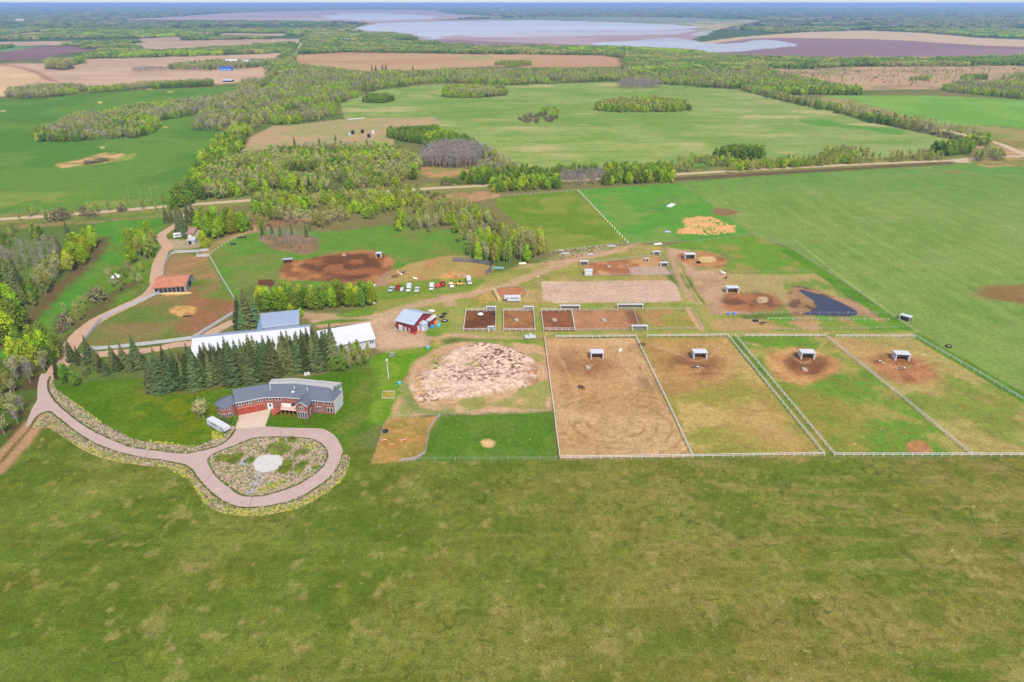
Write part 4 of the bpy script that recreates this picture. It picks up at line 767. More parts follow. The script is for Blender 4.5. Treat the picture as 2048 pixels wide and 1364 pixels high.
grove([(866, 742), (872, 730), (900, 724), (898, 736)], 7, ['yellowshrub', 'shrub'], (1, 1.8), 'green willow shrub on the dirt heap', 'shrubs on the dirt heap', 1.6)
# bushes: island of brown shrubs in the pasture, bushes on the bare patch, shrubs by the road
grove([(1036, 240), (1050, 230), (1090, 228), (1112, 236), (1100, 246), (1060, 248)], 34, ['brownshrub'], (3, 4.5), 'brown leafless bush in the round thicket on the pasture', 'bushes of the brown thicket', 5, 1.0)
grove([(1085, 226), (1100, 222), (1124, 226), (1122, 240), (1108, 236)], 12, ['bright', 'olive'], (8, 10), 'yellow green tree behind the brown thicket', 'trees behind the brown thicket', 4)
for x, y, h_ in ((175, 328, 4), (182, 327, 3.5), (190, 326, 3), (200, 324, 4.5), (208, 323, 4), (213, 322, 3)): plant(x, y, 'brownshrub', h_, 'dark bush on the bare patch in the west crop field', 'bushes on the bare patch')
grove([(820, 396), (840, 386), (880, 385), (900, 396), (870, 404)], 12, ['brownshrub', 'shrub'], (2, 3.5), {'brownshrub': 'brown bush below the county road', 'shrub': 'green bush below the county road'}, 'bushes below the county road', 4)
grove([(872, 372), (880, 360), (925, 362), (918, 372)], 8, ['shrub', 'brownshrub'], (3, 5), {'brownshrub': 'brown bush above the county road', 'shrub': 'green bush above the county road'}, 'bushes above the county road', 4)
def ordinal(n): return '%d%s' % (n, 'th' if 10 <= n % 100 <= 20 else {1: 'st', 2: 'nd', 3: 'rd'}.get(n % 10, 'th'))
by = {}
for o in list(COL.objects):
    if o.get('category') in ('tree', 'shrub'): by.setdefault(o['label'], []).append(o)
for lb, L_ in by.items():
    if len(L_) < 2: continue
    L_.sort(key=lambda o: o.location.x / o.location.y)
    for i, o in enumerate(L_): o['label'] = ' '.join(lb.split()[:11]) + ', ' + ordinal(i + 1) + ' from the west'
# ------------------------------------------------------------ the woods farther off, as masses: instanced crowns
pcol = bpy.data.collections.new('tree_kinds'); order = []
def collect(key, i, tm, cm, sc=1.0):
    b = bmesh.new(); b.from_mesh(tm); nt_ = len(b.faces); b.from_mesh(cm); b.faces.ensure_lookup_table()
    for f_ in b.faces[nt_:]: f_.material_index = 1
    m_ = bpy.data.meshes.new('tree_kind'); b.to_mesh(m_); b.free(); m_.materials.append(tm.materials[0]); m_.materials.append(cm.materials[0])
    o = bpy.data.objects.new('kind_%02d' % len(order), m_); pcol.objects.link(o); order.append(key)
def lowres(gen, bark, lm):
    tb, cb = gen; return tb.mesh('trunk', bark), cb.mesh('crown', lm)
for key, gens, lm, bark in (('bright', [leafy(s, 9.6, 3.7, 380, .8, .04, 9) for s in (31, 32, 71)], 'bright', m_bark), ('green', [leafy(s, 9.2, 3.7, 380, .8, .03, 9) for s in (33, 34)], 'green', m_dbark),
                            ('olive', [leafy(s, 10.8, 3.2, 290, .72, .14, 9) for s in (35, 36, 72)], 'olive', m_bark), ('bare', [twiggy(s, 11, 2.6, 36, 60, .5) for s in (37, 38)], 'bare', m_bark),
                            ('tan', [twiggy(s, 11, 2.6, 30, 170, .6) for s in (39, 40)], 'tan', m_bark), ('spruce', [conifer(s, 13, 2.6, 11, 8) for s in (41, 42)], 'spruce', m_dbark), ('shrub', [bushy(s, 3, 2.4, 160, .7) for s in (43,)], 'brown', m_dbark)):
    for g in gens: collect(key, 0, *lowres(g, bark, LM[lm]))
def patch(seed, lm, L=34, n=420):        # far canopy patch, about 34 m across
    rg = random.Random(seed); cb = MB()
    for i in range(16):
        c = (rg.gauss(0, L * .28), rg.gauss(0, L * .2), rg.uniform(3.5, 6.5)); r0 = rg.uniform(3.5, 5.5)
        for k in range(n // 16):
            u = Vector((rg.gauss(0, 1), rg.gauss(0, 1), rg.gauss(0, 1))).normalized() * r0; p = Vector(c) + u
            if p.z < 0: p.z = rg.uniform(0, 2)
            nr = (u.normalized() + Vector((rg.uniform(-.6, .6), rg.uniform(-.6, .6), rg.uniform(0, .8)))).normalized(); a = nr.orthogonal().normalized() * 1.5; a.rotate(Matrix.Rotation(rg.random() * 6, 3, nr)); b_ = nr.cross(a)
            cb.add([p - a, p + b_, p + a, p - b_], [(0, 1, 2, 3)])
    t_b = MB(); t_b.tube((0, 0, 0), (0, 0, 5), .3, .1, 4); return t_b.mesh('trunk', m_dbark), cb.mesh('crown', LM[lm])
for key, lm in (('Pbright', 'bright'), ('Pgreen', 'green'), ('Polive', 'olive'), ('Pbare', 'bare'), ('Pspruce', 'spruce')):
    for s in (51, 52): collect(key, 0, *patch(s, lm))
KIX = {}
for i, k_ in enumerate(order): KIX.setdefault(k_, []).append(i)
def scatter(name, pts, label):
    """pts: (x, y, kind index, scale, rot) -> one stuff object that instances the crowns"""
    a = np.array(pts, dtype=np.float32); me = bpy.data.meshes.new(name); me.vertices.add(len(a))
    co = np.zeros((len(a), 3), np.float32); co[:, :2] = a[:, :2]; me.vertices.foreach_set('co', co.ravel())
    for nm, ty, cc in (('kind_index', 'INT', 2), ('size', 'FLOAT', 3), ('turn', 'FLOAT', 4)):
        q_ = me.attributes.new(nm, ty, 'POINT'); q_.data.foreach_set('value', a[:, cc].astype(np.int32 if ty == 'INT' else np.float32))
    o = ob(name, me, kind='stuff', label=label); ng = bpy.data.node_groups.new(name, 'GeometryNodeTree')
    ng.interface.new_socket('Geometry', in_out='INPUT', socket_type='NodeSocketGeometry'); ng.interface.new_socket('Geometry', in_out='OUTPUT', socket_type='NodeSocketGeometry')
    N = ng.nodes; i_ = N.new('NodeGroupInput'); o_ = N.new('NodeGroupOutput'); ip = N.new('GeometryNodeInstanceOnPoints'); ci = N.new('GeometryNodeCollectionInfo')
    ci.inputs['Collection'].default_value = pcol; ci.inputs['Separate Children'].default_value = True; ci.inputs['Reset Children'].default_value = True; ip.inputs['Pick Instance'].default_value = True
    def na(nm, ty): n_ = N.new('GeometryNodeInputNamedAttribute'); n_.data_type = ty; n_.inputs['Name'].default_value = nm; return n_.outputs[0]
    cx = N.new('ShaderNodeCombineXYZ'); ng.links.new(na('turn', 'FLOAT'), cx.inputs[2]); ng.links.new(na('kind_index', 'INT'), ip.inputs['Instance Index'])
    ng.links.new(na('size', 'FLOAT'), ip.inputs['Scale']); ng.links.new(cx.outputs[0], ip.inputs['Rotation']); ng.links.new(i_.outputs[0], ip.inputs['Points']); ng.links.new(ci.outputs[0], ip.inputs['Instance']); ng.links.new(ip.outputs[0], o_.inputs[0])
    md = o.modifiers.new('woods', 'NODES'); md.node_group = ng; return o
nrg = np.random.RandomState(5)
MIX = {'m': ('bright', 'olive', 'bare', 'olive', 'tan', 'green', 'olive', 'bright', 'tan', 'bright'), 'g': ('bright', 'green', 'bright', 'green'), 'o': ('olive', 'bright', 'olive', 'tan'), 'b': ('bare',), 'd': ('green', 'green', 'bright'), 's': ('shrub', 'tan', 'olive'), 'x': ('olive', 'tan', 'bare', 'olive', 'green', 'tan', 'bright')}
def woods(poly, spacing, mix, hm=(.75, 1.1), smooth=0, edge=6, out=None, seed=1, thin=0):
    wp = prep(poly, smooth); xs = [p[0] for p in wp]; ys = [p[1] for p in wp]; nx = int((max(xs) - min(xs)) / spacing) + 1; ny = int((max(ys) - min(ys)) / spacing) + 1
    if nx * ny > 2500000: raise ValueError('woods too big')
    gx, gy = np.meshgrid(np.arange(nx), np.arange(ny)); thin = max(thin, .36 if mix in 'mo' and spacing > 4.25 else 0); gx = gx.ravel() * spacing + min(xs) + nrg.uniform(-.48, .48, gx.size) * spacing; gy = gy.ravel() * spacing + min(ys) + nrg.uniform(-.48, .48, gy.size) * spacing
    d = sdf(wp, gx, gy) + (fbm(gx, gy, 22, seed + 400, 3) - .5) * 2 * edge; k_ = d < 0
    if thin: k_ &= fbm(gx, gy, 30, seed + 500, 3) > thin
    gx, gy = gx[k_], gy[k_]; ks = MIX[mix]; nn = fbm(gx, gy, 50, seed + 600, 4); nn = np.clip((nn - .28) / .44 + nrg.uniform(-.16, .16, gx.size), 0, .999); ki = (nn * len(ks)).astype(int)
    big = fbm(gx, gy, 90, seed + 700, 2)
    for x, y, k2, bb in zip(gx, gy, ki, big):
        lst = KIX[ks[k2]]; out.append((x, y, lst[nrg.randint(len(lst))], nrg.uniform(*hm) * (.72 + .4 * bb), nrg.uniform(0, 6.28)))
W1 = []
woods([(65, 278), (75, 284), (178, 282), (274, 277), (305, 268), (320, 254), (315, 244), (400, 229), (430, 225), (478, 213), (484, 192), (400, 208), (300, 215), (200, 232), (150, 240), (120, 258)], 4.6, 'x', out=W1, seed=1, edge=4)
woods([(62, 272), (72, 285), (170, 283), (175, 262), (110, 258)], 4.2, 'd', (.6, .8), out=W1, seed=2, edge=3)
woods([(235, 275), (300, 268), (318, 250), (290, 238), (240, 245)], 4.2, 'g', out=W1, seed=3, edge=4)
woods([(388, 262), (445, 262), (478, 240), (500, 212), (515, 180), (480, 188), (440, 215), (400, 236)], 4.6, 'x', out=W1, seed=4, edge=3)
woods([(478, 240), (500, 205), (590, 130), (700, 148), (850, 148), (900, 143), (980, 146), (1100, 145), (1240, 145), (1240, 162), (1090, 167), (1000, 171), (880, 165), (760, 178), (722, 190), (675, 212), (664, 236), (600, 249), (530, 250), (500, 262), (480, 290), (470, 262)], 5.2, 'm', out=W1, seed=5, edge=6)
woods([(535, 165), (560, 145), (592, 130), (590, 118), (570, 128), (520, 168), (490, 190), (505, 190)], 5, 'm', out=W1, seed=6, edge=3)
woods([(470, 262), (500, 262), (480, 300), (440, 340), (420, 395), (350, 420), (342, 405), (372, 375), (400, 330), (438, 285)], 4.4, 'g', out=W1, seed=7, edge=4)
woods([(440, 335), (490, 312), (560, 304), (620, 302), (700, 304), (780, 300), (850, 335), (838, 345), (832, 372), (700, 383), (560, 392), (500, 395), (420, 402), (410, 380)], 4.3, 'm', out=W1, seed=8, edge=5)
woods([(620, 320), (700, 310), (780, 310), (780, 335), (700, 330)], 4.4, 'g', out=W1, seed=9)
woods([(840, 336), (850, 312), (880, 300), (940, 300), (975, 312), (960, 330), (930, 338)], 3.4, 'b', (.95, 1.2), out=W1, seed=10, edge=2)
woods([(775, 268), (870, 268), (940, 288), (960, 300), (850, 300), (840, 290), (775, 276)], 4.0, 'd', out=W1, seed=11, edge=3)
woods([(935, 300), (980, 308), (1040, 345), (990, 352), (940, 345), (975, 325)], 4.4, 'x', (.7, .95), out=W1, seed=12, edge=3)
woods([(925, 368), (920, 355), (960, 348), (1040, 345), (1110, 345), (1060, 360), (985, 372)], 4.2, 'd', (.6, .9), out=W1, seed=13, edge=3)
woods([(500, 406), (560, 402), (640, 397), (772, 388), (850, 384), (822, 398), (850, 412), (800, 432), (700, 448), (640, 455), (560, 446), (520, 436)], 4.6, 'o', (.7, 1.0), out=W1, seed=14, edge=4)
woods([(820, 412), (900, 408), (985, 424), (990, 440), (900, 440), (810, 438)], 4.6, 'o', (.6, .8), out=W1, seed=15, edge=4)
woods([(980, 368), (1120, 362), (1120, 379), (985, 386)], 3.9, 'g', (.75, .95), out=W1, seed=16, edge=1.5)
woods([(1120, 352), (1210, 350), (1210, 371), (1122, 374)], 3.8, 'b', (.7, .85), out=W1, seed=17, edge=1.5)
woods([(1210, 346), (1342, 340), (1345, 365), (1210, 371)], 3.9, 'g', (.85, 1.1), out=W1, seed=18, edge=1.5)
woods([(1105, 346), (1260, 338), (1265, 343), (1110, 352)], 4, 'd', (.75, 1.), out=W1, seed=19, edge=2)
woods([(1345, 345), (1350, 337), (1390, 336), (1390, 345)], 4, 's', (.6, .8), out=W1, seed=20, edge=2)
woods([(1345, 326), (1430, 322), (1460, 322), (1460, 334), (1390, 334)], 5, 'o', (.5, .8), out=W1, seed=21, edge=3)
woods([(1428, 316), (1440, 310), (1530, 310), (1535, 318), (1480, 322)], 4, 'd', (.9, 1.2), out=W1, seed=22, edge=2)
woods([(1460, 333), (1600, 324), (1735, 316), (1735, 327), (1600, 336), (1460, 345)], 4.2, 'o', (.5, .8), out=W1, seed=23, edge=2)
woods([(1640, 308), (1680, 303), (1740, 308), (1735, 318), (1660, 318)], 4.6, 'o', (.6, .9), out=W1, seed=24, edge=3)
woods([(1735, 318), (1880, 310), (1900, 315), (1900, 321), (1740, 328)], 5, 's', (.6, 1.0), out=W1, seed=25, edge=3, thin=.42)
woods([(1862, 304), (1900, 298), (1942, 300), (1942, 309), (1890, 312)], 4, 'd', (.85, 1.1), out=W1, seed=26, edge=2)
woods([(1945, 312), (1975, 306), (2000, 314), (2000, 322), (1950, 323)], 4.2, 'x', (.7, .9), out=W1, seed=27, edge=2)
woods([(1930, 283), (1960, 278), (1985, 284), (1970, 292), (1940, 290)], 4.4, 'g', (.7, 1), out=W1, seed=28, edge=2)
woods([(1395, 170), (1468, 171), (1553, 193), (1660, 216), (1740, 237), (1771, 250), (1660, 224), (1553, 200), (1468, 178), (1395, 175)], 4.6, 'm', (.7, .95), out=W1, seed=29, edge=3)
woods([(1715, 236), (1745, 236), (1790, 246), (1785, 252), (1740, 246)], 4, 'd', (.8, 1), out=W1, seed=30, edge=2)
woods([(1785, 246), (1870, 262), (1965, 286), (1965, 294), (1870, 272), (1785, 253)], 5, 's', (.7, 1.1), out=W1, seed=31, edge=2)
woods([(1700, 212), (1850, 240), (1960, 262), (1960, 280), (1850, 260), (1700, 228)], 9, 's', (.5, .8), out=W1, seed=32, edge=4)
woods([(1882, 180), (1900, 172), (1960, 168), (2350, 172), (2350, 215), (2048, 201), (1990, 193), (1900, 185)], 5.4, 'm', out=W1, seed=33, edge=4)
woods([(884, 193), (890, 184), (950, 180), (1010, 184), (1015, 192), (960, 197), (900, 196)], 4.2, 'o', out=W1, seed=34, edge=2)
woods([(925, 190), (940, 186), (985, 186), (980, 195)], 4.2, 'g', out=W1, seed=35, edge=2)
woods([(1232, 174), (1250, 168), (1300, 168), (1326, 175), (1300, 178), (1250, 178)], 4.2, 'b', (.8, 1), out=W1, seed=36, edge=2)
woods([(1188, 222), (1195, 212), (1240, 208), (1310, 206), (1370, 210), (1380, 220), (1330, 224), (1240, 226)], 4.2, 'o', (.8, 1.05), out=W1, seed=37, edge=3)
woods([(1300, 222), (1320, 208), (1378, 212), (1380, 221), (1340, 224)], 4.2, 'd', (.8, 1), out=W1, seed=38, edge=3)
woods([(725, 205), (735, 198), (775, 196), (790, 202), (760, 207)], 3.8, 'd', (.8, 1), out=W1, seed=39, edge=2)
woods([(1240, 110), (1350, 106), (1440, 118), (1500, 128), (1560, 150), (1640, 168), (1720, 186), (1620, 190), (1560, 183), (1500, 178), (1440, 172), (1348, 171), (1245, 165), (1245, 140), (1300, 130)], 6, 'm', (.8, 1.1), out=W1, seed=40, edge=10, thin=.38)
woods([(1460, 172), (1560, 168), (1640, 172), (1720, 184), (1720, 190), (1600, 190), (1520, 186)], 5, 'g', out=W1, seed=41, edge=4)
woods([(985, 132), (1000, 127), (1060, 128), (1064, 132), (1020, 134)], 5.5, 'o', (.8, 1), out=W1, seed=42, edge=3)
woods([(10, 195), (20, 186), (80, 178), (150, 176), (176, 180), (150, 190), (90, 197), (40, 199)], 4.6, 'x', (.8, 1.05), out=W1, seed=43, edge=3)
woods([(176, 181), (240, 178), (300, 172), (426, 168), (426, 172), (300, 178), (180, 187)], 4.8, 'o', (.8, 1), out=W1, seed=44, edge=3)
woods([(300, 173), (425, 168), (428, 173), (300, 178)], 4.2, 'd', (.8, 1), out=W1, seed=45, edge=2)
woods([(336, 140), (345, 132), (430, 126), (560, 124), (572, 130), (480, 138), (420, 141)], 6, 'x', (.8, 1.1), out=W1, seed=46, edge=3)
woods([(256, 143), (300, 138), (335, 138), (330, 142), (280, 145)], 6, 'b', (.6, .8), out=W1, seed=47, edge=2)
woods([(88, 138), (100, 132), (140, 132), (150, 138), (120, 141)], 6, 's', (1.5, 1.9), out=W1, seed=48, edge=3)
woods([(120, 128), (160, 120), (175, 126), (140, 132)], 6, 'd', (.9, 1.2), out=W1, seed=49, edge=3)
woods([(474, 182), (480, 172), (520, 165), (505, 190)], 5, 'x', out=W1, seed=50, edge=3)
woods([(1372, 160), (1400, 152), (1560, 152), (1650, 158), (1500, 172)], 9, 'm', out=W1, seed=51, edge=12, thin=.45)
woods([(1818, 162), (1825, 158), (1860, 158), (1860, 162)], 5, 'o', (.8, 1), out=W1, seed=52, edge=2)
woods([(1920, 160), (1930, 156), (1975, 155), (1975, 160)], 5, 'd', (.8, 1), out=W1, seed=53, edge=2)
woods([(2000, 160), (2010, 154), (2350, 150), (2350, 158)], 7, 'm', (.8, 1), out=W1, seed=54, edge=3)
woods([(1520, 138), (1700, 134), (2350, 130), (2350, 165), (2040, 160), (1880, 176), (1640, 166)], 16, 's', (.5, .9), out=W1, seed=55, edge=6, thin=.5)
scatter('woodland', W1, 'spring woods and hedgerows between the fields')
# far woods: canopy patches everywhere that is not open land
W2 = []
OPEN = [[(165, 118), (300, 115), (520, 108), (575, 105), (555, 125), (520, 162), (440, 168), (300, 166), (180, 172), (0, 194), (-300, 205), (-300, 100), (0, 99), (60, 92), (140, 92), (200, 105), (150, 118)],
        [(264, 88), (310, 82), (600, 77), (600, 86), (480, 95), (330, 106), (290, 104)], [(-250, 92), (0, 84), (140, 82), (136, 90), (0, 92)], [(0, 72), (60, 65), (112, 65), (90, 71), (0, 76)], [(270, 78), (360, 73), (360, 81), (284, 84)], [(440, 66), (575, 68), (560, 72), (440, 70)],
        [(585, 150), (590, 108), (700, 105), (900, 108), (1205, 111), (1250, 118), (1250, 150)], [(700, 62), (740, 46), (870, 40), (1000, 36), (1480, 36), (1530, 42), (1440, 62), (1560, 66), (1730, 60), (1850, 65), (1960, 74), (2400, 88), (2400, 122), (2048, 116), (1850, 122), (1600, 121), (1440, 114), (1360, 104), (1220, 98), (1000, 96), (900, 92), (860, 84), (790, 68)],
        [(185, 42), (250, 38), (330, 35), (400, 30), (480, 25), (600, 21), (700, 18.5), (880, 20), (1000, 33), (860, 41), (740, 47), (700, 45), (560, 44), (400, 43)],
        [(1480, 136), (1600, 138), (1700, 134), (2400, 130), (2400, 200), (1500, 200)], [(-300, 1600), (-300, 150), (2400, 150), (2400, 1600)], [(585, 112), (600, 84), (606, 84), (600, 112)]]
OW = [prep(p_, 0) for p_ in OPEN]
def band(y0, y1, sp, sc, keep):
    Y0 = P(1024, y0).y; Y1 = P(1024, y1).y; xm = Y1 * .87; nx = int(2 * xm / sp); ny = max(1, int((Y1 - Y0) / sp))
    gx, gy = np.meshgrid(np.arange(nx), np.arange(ny)); gx = -xm + gx.ravel() * sp + nrg.uniform(-.45, .45, gx.size) * sp; gy = Y0 + gy.ravel() * sp + nrg.uniform(-.45, .45, gy.size) * sp
    k_ = np.abs(gx) < gy * .87; gx, gy = gx[k_], gy[k_]; k_ = fbm(gx / 2.2, gy, 160 + gy.mean() * .05, 801, 4) > keep
    gx, gy = gx[k_], gy[k_]; bad = np.zeros(gx.shape, bool)
    for wp in OW: bad |= sdf(wp, gx, gy) < sp * .4
    gx, gy = gx[~bad], gy[~bad]; nn = np.clip((fbm(gx / 2, gy, 220, 805, 4) - .3) / .4, 0, .999); ks = ('Pgreen', 'Pspruce', 'Pgreen', 'Polive', 'Pspruce', 'Pbare', 'Pgreen') if y0 < 61 else ('Pgreen', 'Polive', 'Pgreen', 'Polive', 'Pgreen', 'Pbright', 'Pgreen')
    for x, y, q_ in zip(gx, gy, nn): lst = KIX[ks[int(q_ * 7)]]; W2.append((x, y, lst[nrg.randint(2)], sc * nrg.uniform(.8, 1.15), nrg.uniform(0, 6.28)))
band(150, 95, 17, .95, .30); band(95, 60, 24, 1.0, .40); band(60, 36, 42, 1.15, .42); band(36, 22, 85, 1.4, .42); band(22, 13.5, 190, 1.9, .42)
scatter('far_woodland', W2, 'far woods fading towards the horizon')
# ------------------------------------------------------------ materials of built things
m_white = mat('white_paint', (.49, .49, .51), .55, 1.2, amt=.06); m_wmetal = mat('white_metal_sheet', (.41, .415, .455), .45, .5, amt=.05)
m_bmetal = mat('blue_grey_and_shaded_metal', (.22, .27, .38), .45, .5, amt=.06); m_gmetal = mat('pale_grey_metal', (.28, .33, .41), .4, .8, amt=.06)  # blue grey sheet also paints the shade on the white barns' far slopes
m_shingle = mat('slate_shingles', (.085, .095, .13), .85, 2.2, amt=.22); m_brick = mat('red_brick', (.215, .08, .065), .9, 3.0, amt=.22)
m_orange = mat('rusty_orange_sheet', (.32, .125, .07), .8, .9, amt=.35); m_red = mat('barn_red_board', (.17, .022, .03), .8, 1.5, amt=.2)
m_door = mat('red_garage_door', (.28, .04, .02), .6, 1, amt=.05); m_glass = mat('dark_glass', (.02, .025, .035), .1, spec=.6)
m_wood = mat('weathered_wood', (.32, .26, .20), .9, 2, amt=.25); m_rwood = mat('red_stained_wood', (.34, .08, .05), .8, 2, amt=.2); m_deck = mat('pale_decking', (.62, .50, .45), .8, 2, amt=.1)
m_grey = mat('grey_board', (.30, .30, .32), .8, 1.5, amt=.15); m_dark = mat('dark_rubber', (.025, .025, .028), .8, 2, amt=.2); m_black = mat('black_paint', (.02, .02, .025), .5, 2, amt=.2)
m_brownroof = mat('brown_shingles', (.24, .13, .11), .9, 1.5, amt=.2); m_cream = mat('cream_siding', (.60, .55, .42), .8, 1.5, amt=.1)
m_redp = mat('red_vehicle_paint', (.50, .03, .025), .4, 1.5, amt=.1); m_yel = mat('yellow_machine_paint', (.62, .36, .03), .5, 1.5, amt=.1); m_blue = mat('blue_plastic', (.02, .22, .62), .4, 1, amt=.05)
m_ltblue = mat('sky_blue_plastic', (.05, .40, .60), .4, 1, amt=.05); m_or = mat('orange_plastic', (.70, .14, .04), .6, 1, amt=.1); m_hay = mat('dry_hay', (.40, .30, .15), .95, 2.5, amt=.25)
m_tan = mat('tan_roof_panel', (.38, .36, .34), .6, .7, amt=.1); m_conc = mat('light_concrete', (.37, .36, .345), .85, .6, amt=.08); m_slate = mat('grey_slate_chips', (.25, .245, .26), .9, 2.5, amt=.2)
m_bluebld = mat('blue_siding', (.03, .16, .50), .6, .5, amt=.1)
def proj(p):
    x, y, z = p; dz = z - HC; d = y * CP - dz * SP; return 1024 + F * x / d, 682 - F * (y * SP + dz * CP) / d
def V2(p): return Vector((p[0], p[1], 0))
def face_box(p0, p1, u0, u1, z0, z1, out, thick, mb):
    """box on the wall p0->p1 (ground points), outward normal `out`, from distance out to out+thick"""
    a = V2(p0).lerp(V2(p1), u0); b = V2(p0).lerp(V2(p1), u1); d = (V2(p1) - V2(p0)).normalized(); n = Vector((d.y, -d.x, 0))
    vs = []
    for q in (a, b):
        for o_ in (out, out + thick):
            for z in (z0, z1): c = q + n * o_; vs.append((c.x, c.y, z))
    mb.add(vs, [(0, 1, 3, 2), (4, 6, 7, 5), (0, 2, 6, 4), (1, 5, 7, 3), (2, 3, 7, 6), (0, 4, 5, 1)])
def upos(p0, p1, px, z):
    best = 0; bd = 1e9
    for i in range(101):
        q = V2(p0).lerp(V2(p1), i / 100); d = abs(proj((q.x, q.y, z))[0] - px)
        if d < bd: bd = d; best = i / 100
    return best
def window(parent, p0, p1, px, zc, w_, h_, off=None, sashes=2, mframe=None):
    o_ = off or Vector((0, 0, 0)); L = (V2(p1) - V2(p0)).length; u = upos(V2(p0) + V2(o_), V2(p1) + V2(o_), px, zc) if px is not None else .5; du = w_ / 2 / L
    mb = MB(); face_box(p0, p1, u - du, u + du, zc - h_ / 2, zc + h_ / 2, 0.0, .07, mb); f = mb.build('window', mframe or m_white, parent)
    pb = MB(); n_ = sashes
    for i in range(n_):
        a = -du + 2 * du * (i + .13) / n_; b = -du + 2 * du * (i + .87) / n_; face_box(p0, p1, u + a, u + b, zc - h_ / 2 + .12, zc + h_ / 2 - .12, .075, .03, pb)
    pb.build('pane', m_glass, f); return f
def slab(corners, th, mb):               # roof plane from 3-4 world corners, given thickness downwards
    n = len(corners); vs = [tuple(c) for c in corners] + [(c[0], c[1], c[2] - th) for c in corners]
    mb.add(vs, [tuple(range(n)), tuple(range(2 * n - 1, n - 1, -1))] + [(i, n + i, n + (i + 1) % n, (i + 1) % n) for i in range(n)])
def gable(name, label, cat, a, b, zr, ze, hn, hf, roofm, wallm, over=.4, roofm2=None, z0=0.0):
    """a, b world ends of the ridge (left, right); hn, hf half widths towards and away from the camera"""
    a = V2(a); b = V2(b); c = (a + b) / 2; d = (b - a).normalized(); n = Vector((-d.y, d.x, 0))
    if n.y < 0: n = -n
    root = thing(name, (c.x, c.y, z0), label, cat); A_ = a - c; B_ = b - c; ed = d * over
    w_ = MB(); q = [A_ - n * hn, B_ - n * hn, B_ + n * hf, A_ + n * hf]; vs = [(p.x, p.y, 0) for p in q] + [(p.x, p.y, ze) for p in q] + [(A_.x, A_.y, zr - .05), (B_.x, B_.y, zr - .05)]
    w_.add(vs, [(0, 1, 5, 4), (1, 2, 6, 9, 5), (2, 3, 7, 6), (3, 0, 4, 8, 7), (4, 5, 9, 8), (6, 7, 8, 9)]); w_.build('wall', wallm, root)
    sl_n = (zr - ze) / hn; sl_f = (zr - ze) / hf; r_ = MB()
    def pt(e, off, z): p = e + n * off; return (p.x, p.y, z)
    slab([pt(A_ - ed, -hn - over, ze - sl_n * over + .14), pt(B_ + ed, -hn - over, ze - sl_n * over + .14), pt(B_ + ed, 0, zr + .14), pt(A_ - ed, 0, zr + .14)], .12, r_)
    if roofm2: r_.build('roof', roofm, root); r_ = MB()
    slab([pt(A_ - ed, 0.0, zr + .14), pt(B_ + ed, 0.0, zr + .14), pt(B_ + ed, hf + over, ze - sl_f * over + .14), pt(A_ - ed, hf + over, ze - sl_f * over + .14)], .12, r_); r_.build('roof', roofm2 or roofm, root)
    root['_'] = 0; del root['_']; return root, q, d, n
# ------------------------------------------------------------ the brick house
ZE, ZR = 4.9, 8.0
EV = [P(470, 806, ZE), P(528, 794.6, ZE), P(564, 794, ZE), P(600, 797, ZE), P(625, 800.6, ZE), P(665.6, 804, ZE)]
HB = P(685, 783, ZE); RG = [P(464, 779, ZR), P(533, 768, ZR), P(587, 767, ZR), P(658, 775.5, ZR)]
AF = [P(538, 766, 8.35), P(587.5, 763.5, 8.35), P(664, 773.5, 8.35)]; AB_ = [P(544, 759, 6), P(590.6, 757, 6), P(683, 766, 6)]
hc = V2((EV[2] + EV[3]) / 2); house = thing('brick_house', hc, 'long two storey red brick house with slate roof, triple garage and round turret', 'house'); O = hc
def rel(p): return Vector((p[0] - O.x, p[1] - O.y, p[2]))
def setw(p): return Vector((p[0] - O.x, p[1] - O.y, 0))
ins = .35
def inset(p, k=ins): return Vector((p[0], p[1] + k, 0))
fr = [inset(p) for p in EV]; BL = V2(RG[0]) + (V2(RG[0]) - V2(EV[0])) * .8; BM = V2(AB_[0]); foot = fr + [V2(HB) + Vector((-.3, 0, 0)), V2(RG[3]), V2(RG[2]), V2(RG[1]) + Vector((0, 1, 0)), BL + Vector((.2, 0, 0))]
mb = MB(); mb.prism([setw(p) for p in foot], 0, ZE - .1); mb.build('wall', m_brick, house)
# white sided end wall, proud of the brick
mb = MB(); g0, g1 = setw(fr[-1]), setw(V2(HB) + Vector((-.3, 0, 0))); dd = (g1 - g0).normalized(); nn_ = Vector((dd.y, -dd.x, 0)); 
mb.add([(*(g0 + nn_ * .06)[:2], .02), (*(g1 + nn_ * .06)[:2], .02), (*(g1 + nn_ * .06)[:2], ZE - .1), (*(g0 + nn_ * .06)[:2], ZE - .1)], [(0, 1, 2, 3)]); mb.build('siding', m_wmetal, house)
rf = MB()
for i, j, k_, l_ in ((0, 1, 1, 0), (1, 2, 2, 1)): slab([rel(EV[i]), rel(EV[j]), rel(RG[k_]), rel(RG[l_])], .2, rf)
slab([rel(EV[2]), rel(EV[3]), rel(RG[2])], .2, rf); slab([rel(EV[3]), rel(EV[4]), rel(EV[5]), rel(RG[3]), rel(RG[2])], .2, rf); slab([rel(EV[5]), rel(HB), rel(RG[3])], .2, rf)
bl = Vector((BL.x, BL.y, ZE)); bm = Vector((BM.x, BM.y, ZE)); slab([rel(RG[0]), rel(RG[1]), rel(bm), rel(bl)], .2, rf); roof = rf.build('roof', m_shingle, house)
mb = MB(); slab([rel(P(470.2, 805.8, ZE - .1)), rel(Vector((BL.x, BL.y, ZE - .1))), rel(RG[0])], .01, mb); mb.build('gable', m_brick, house)
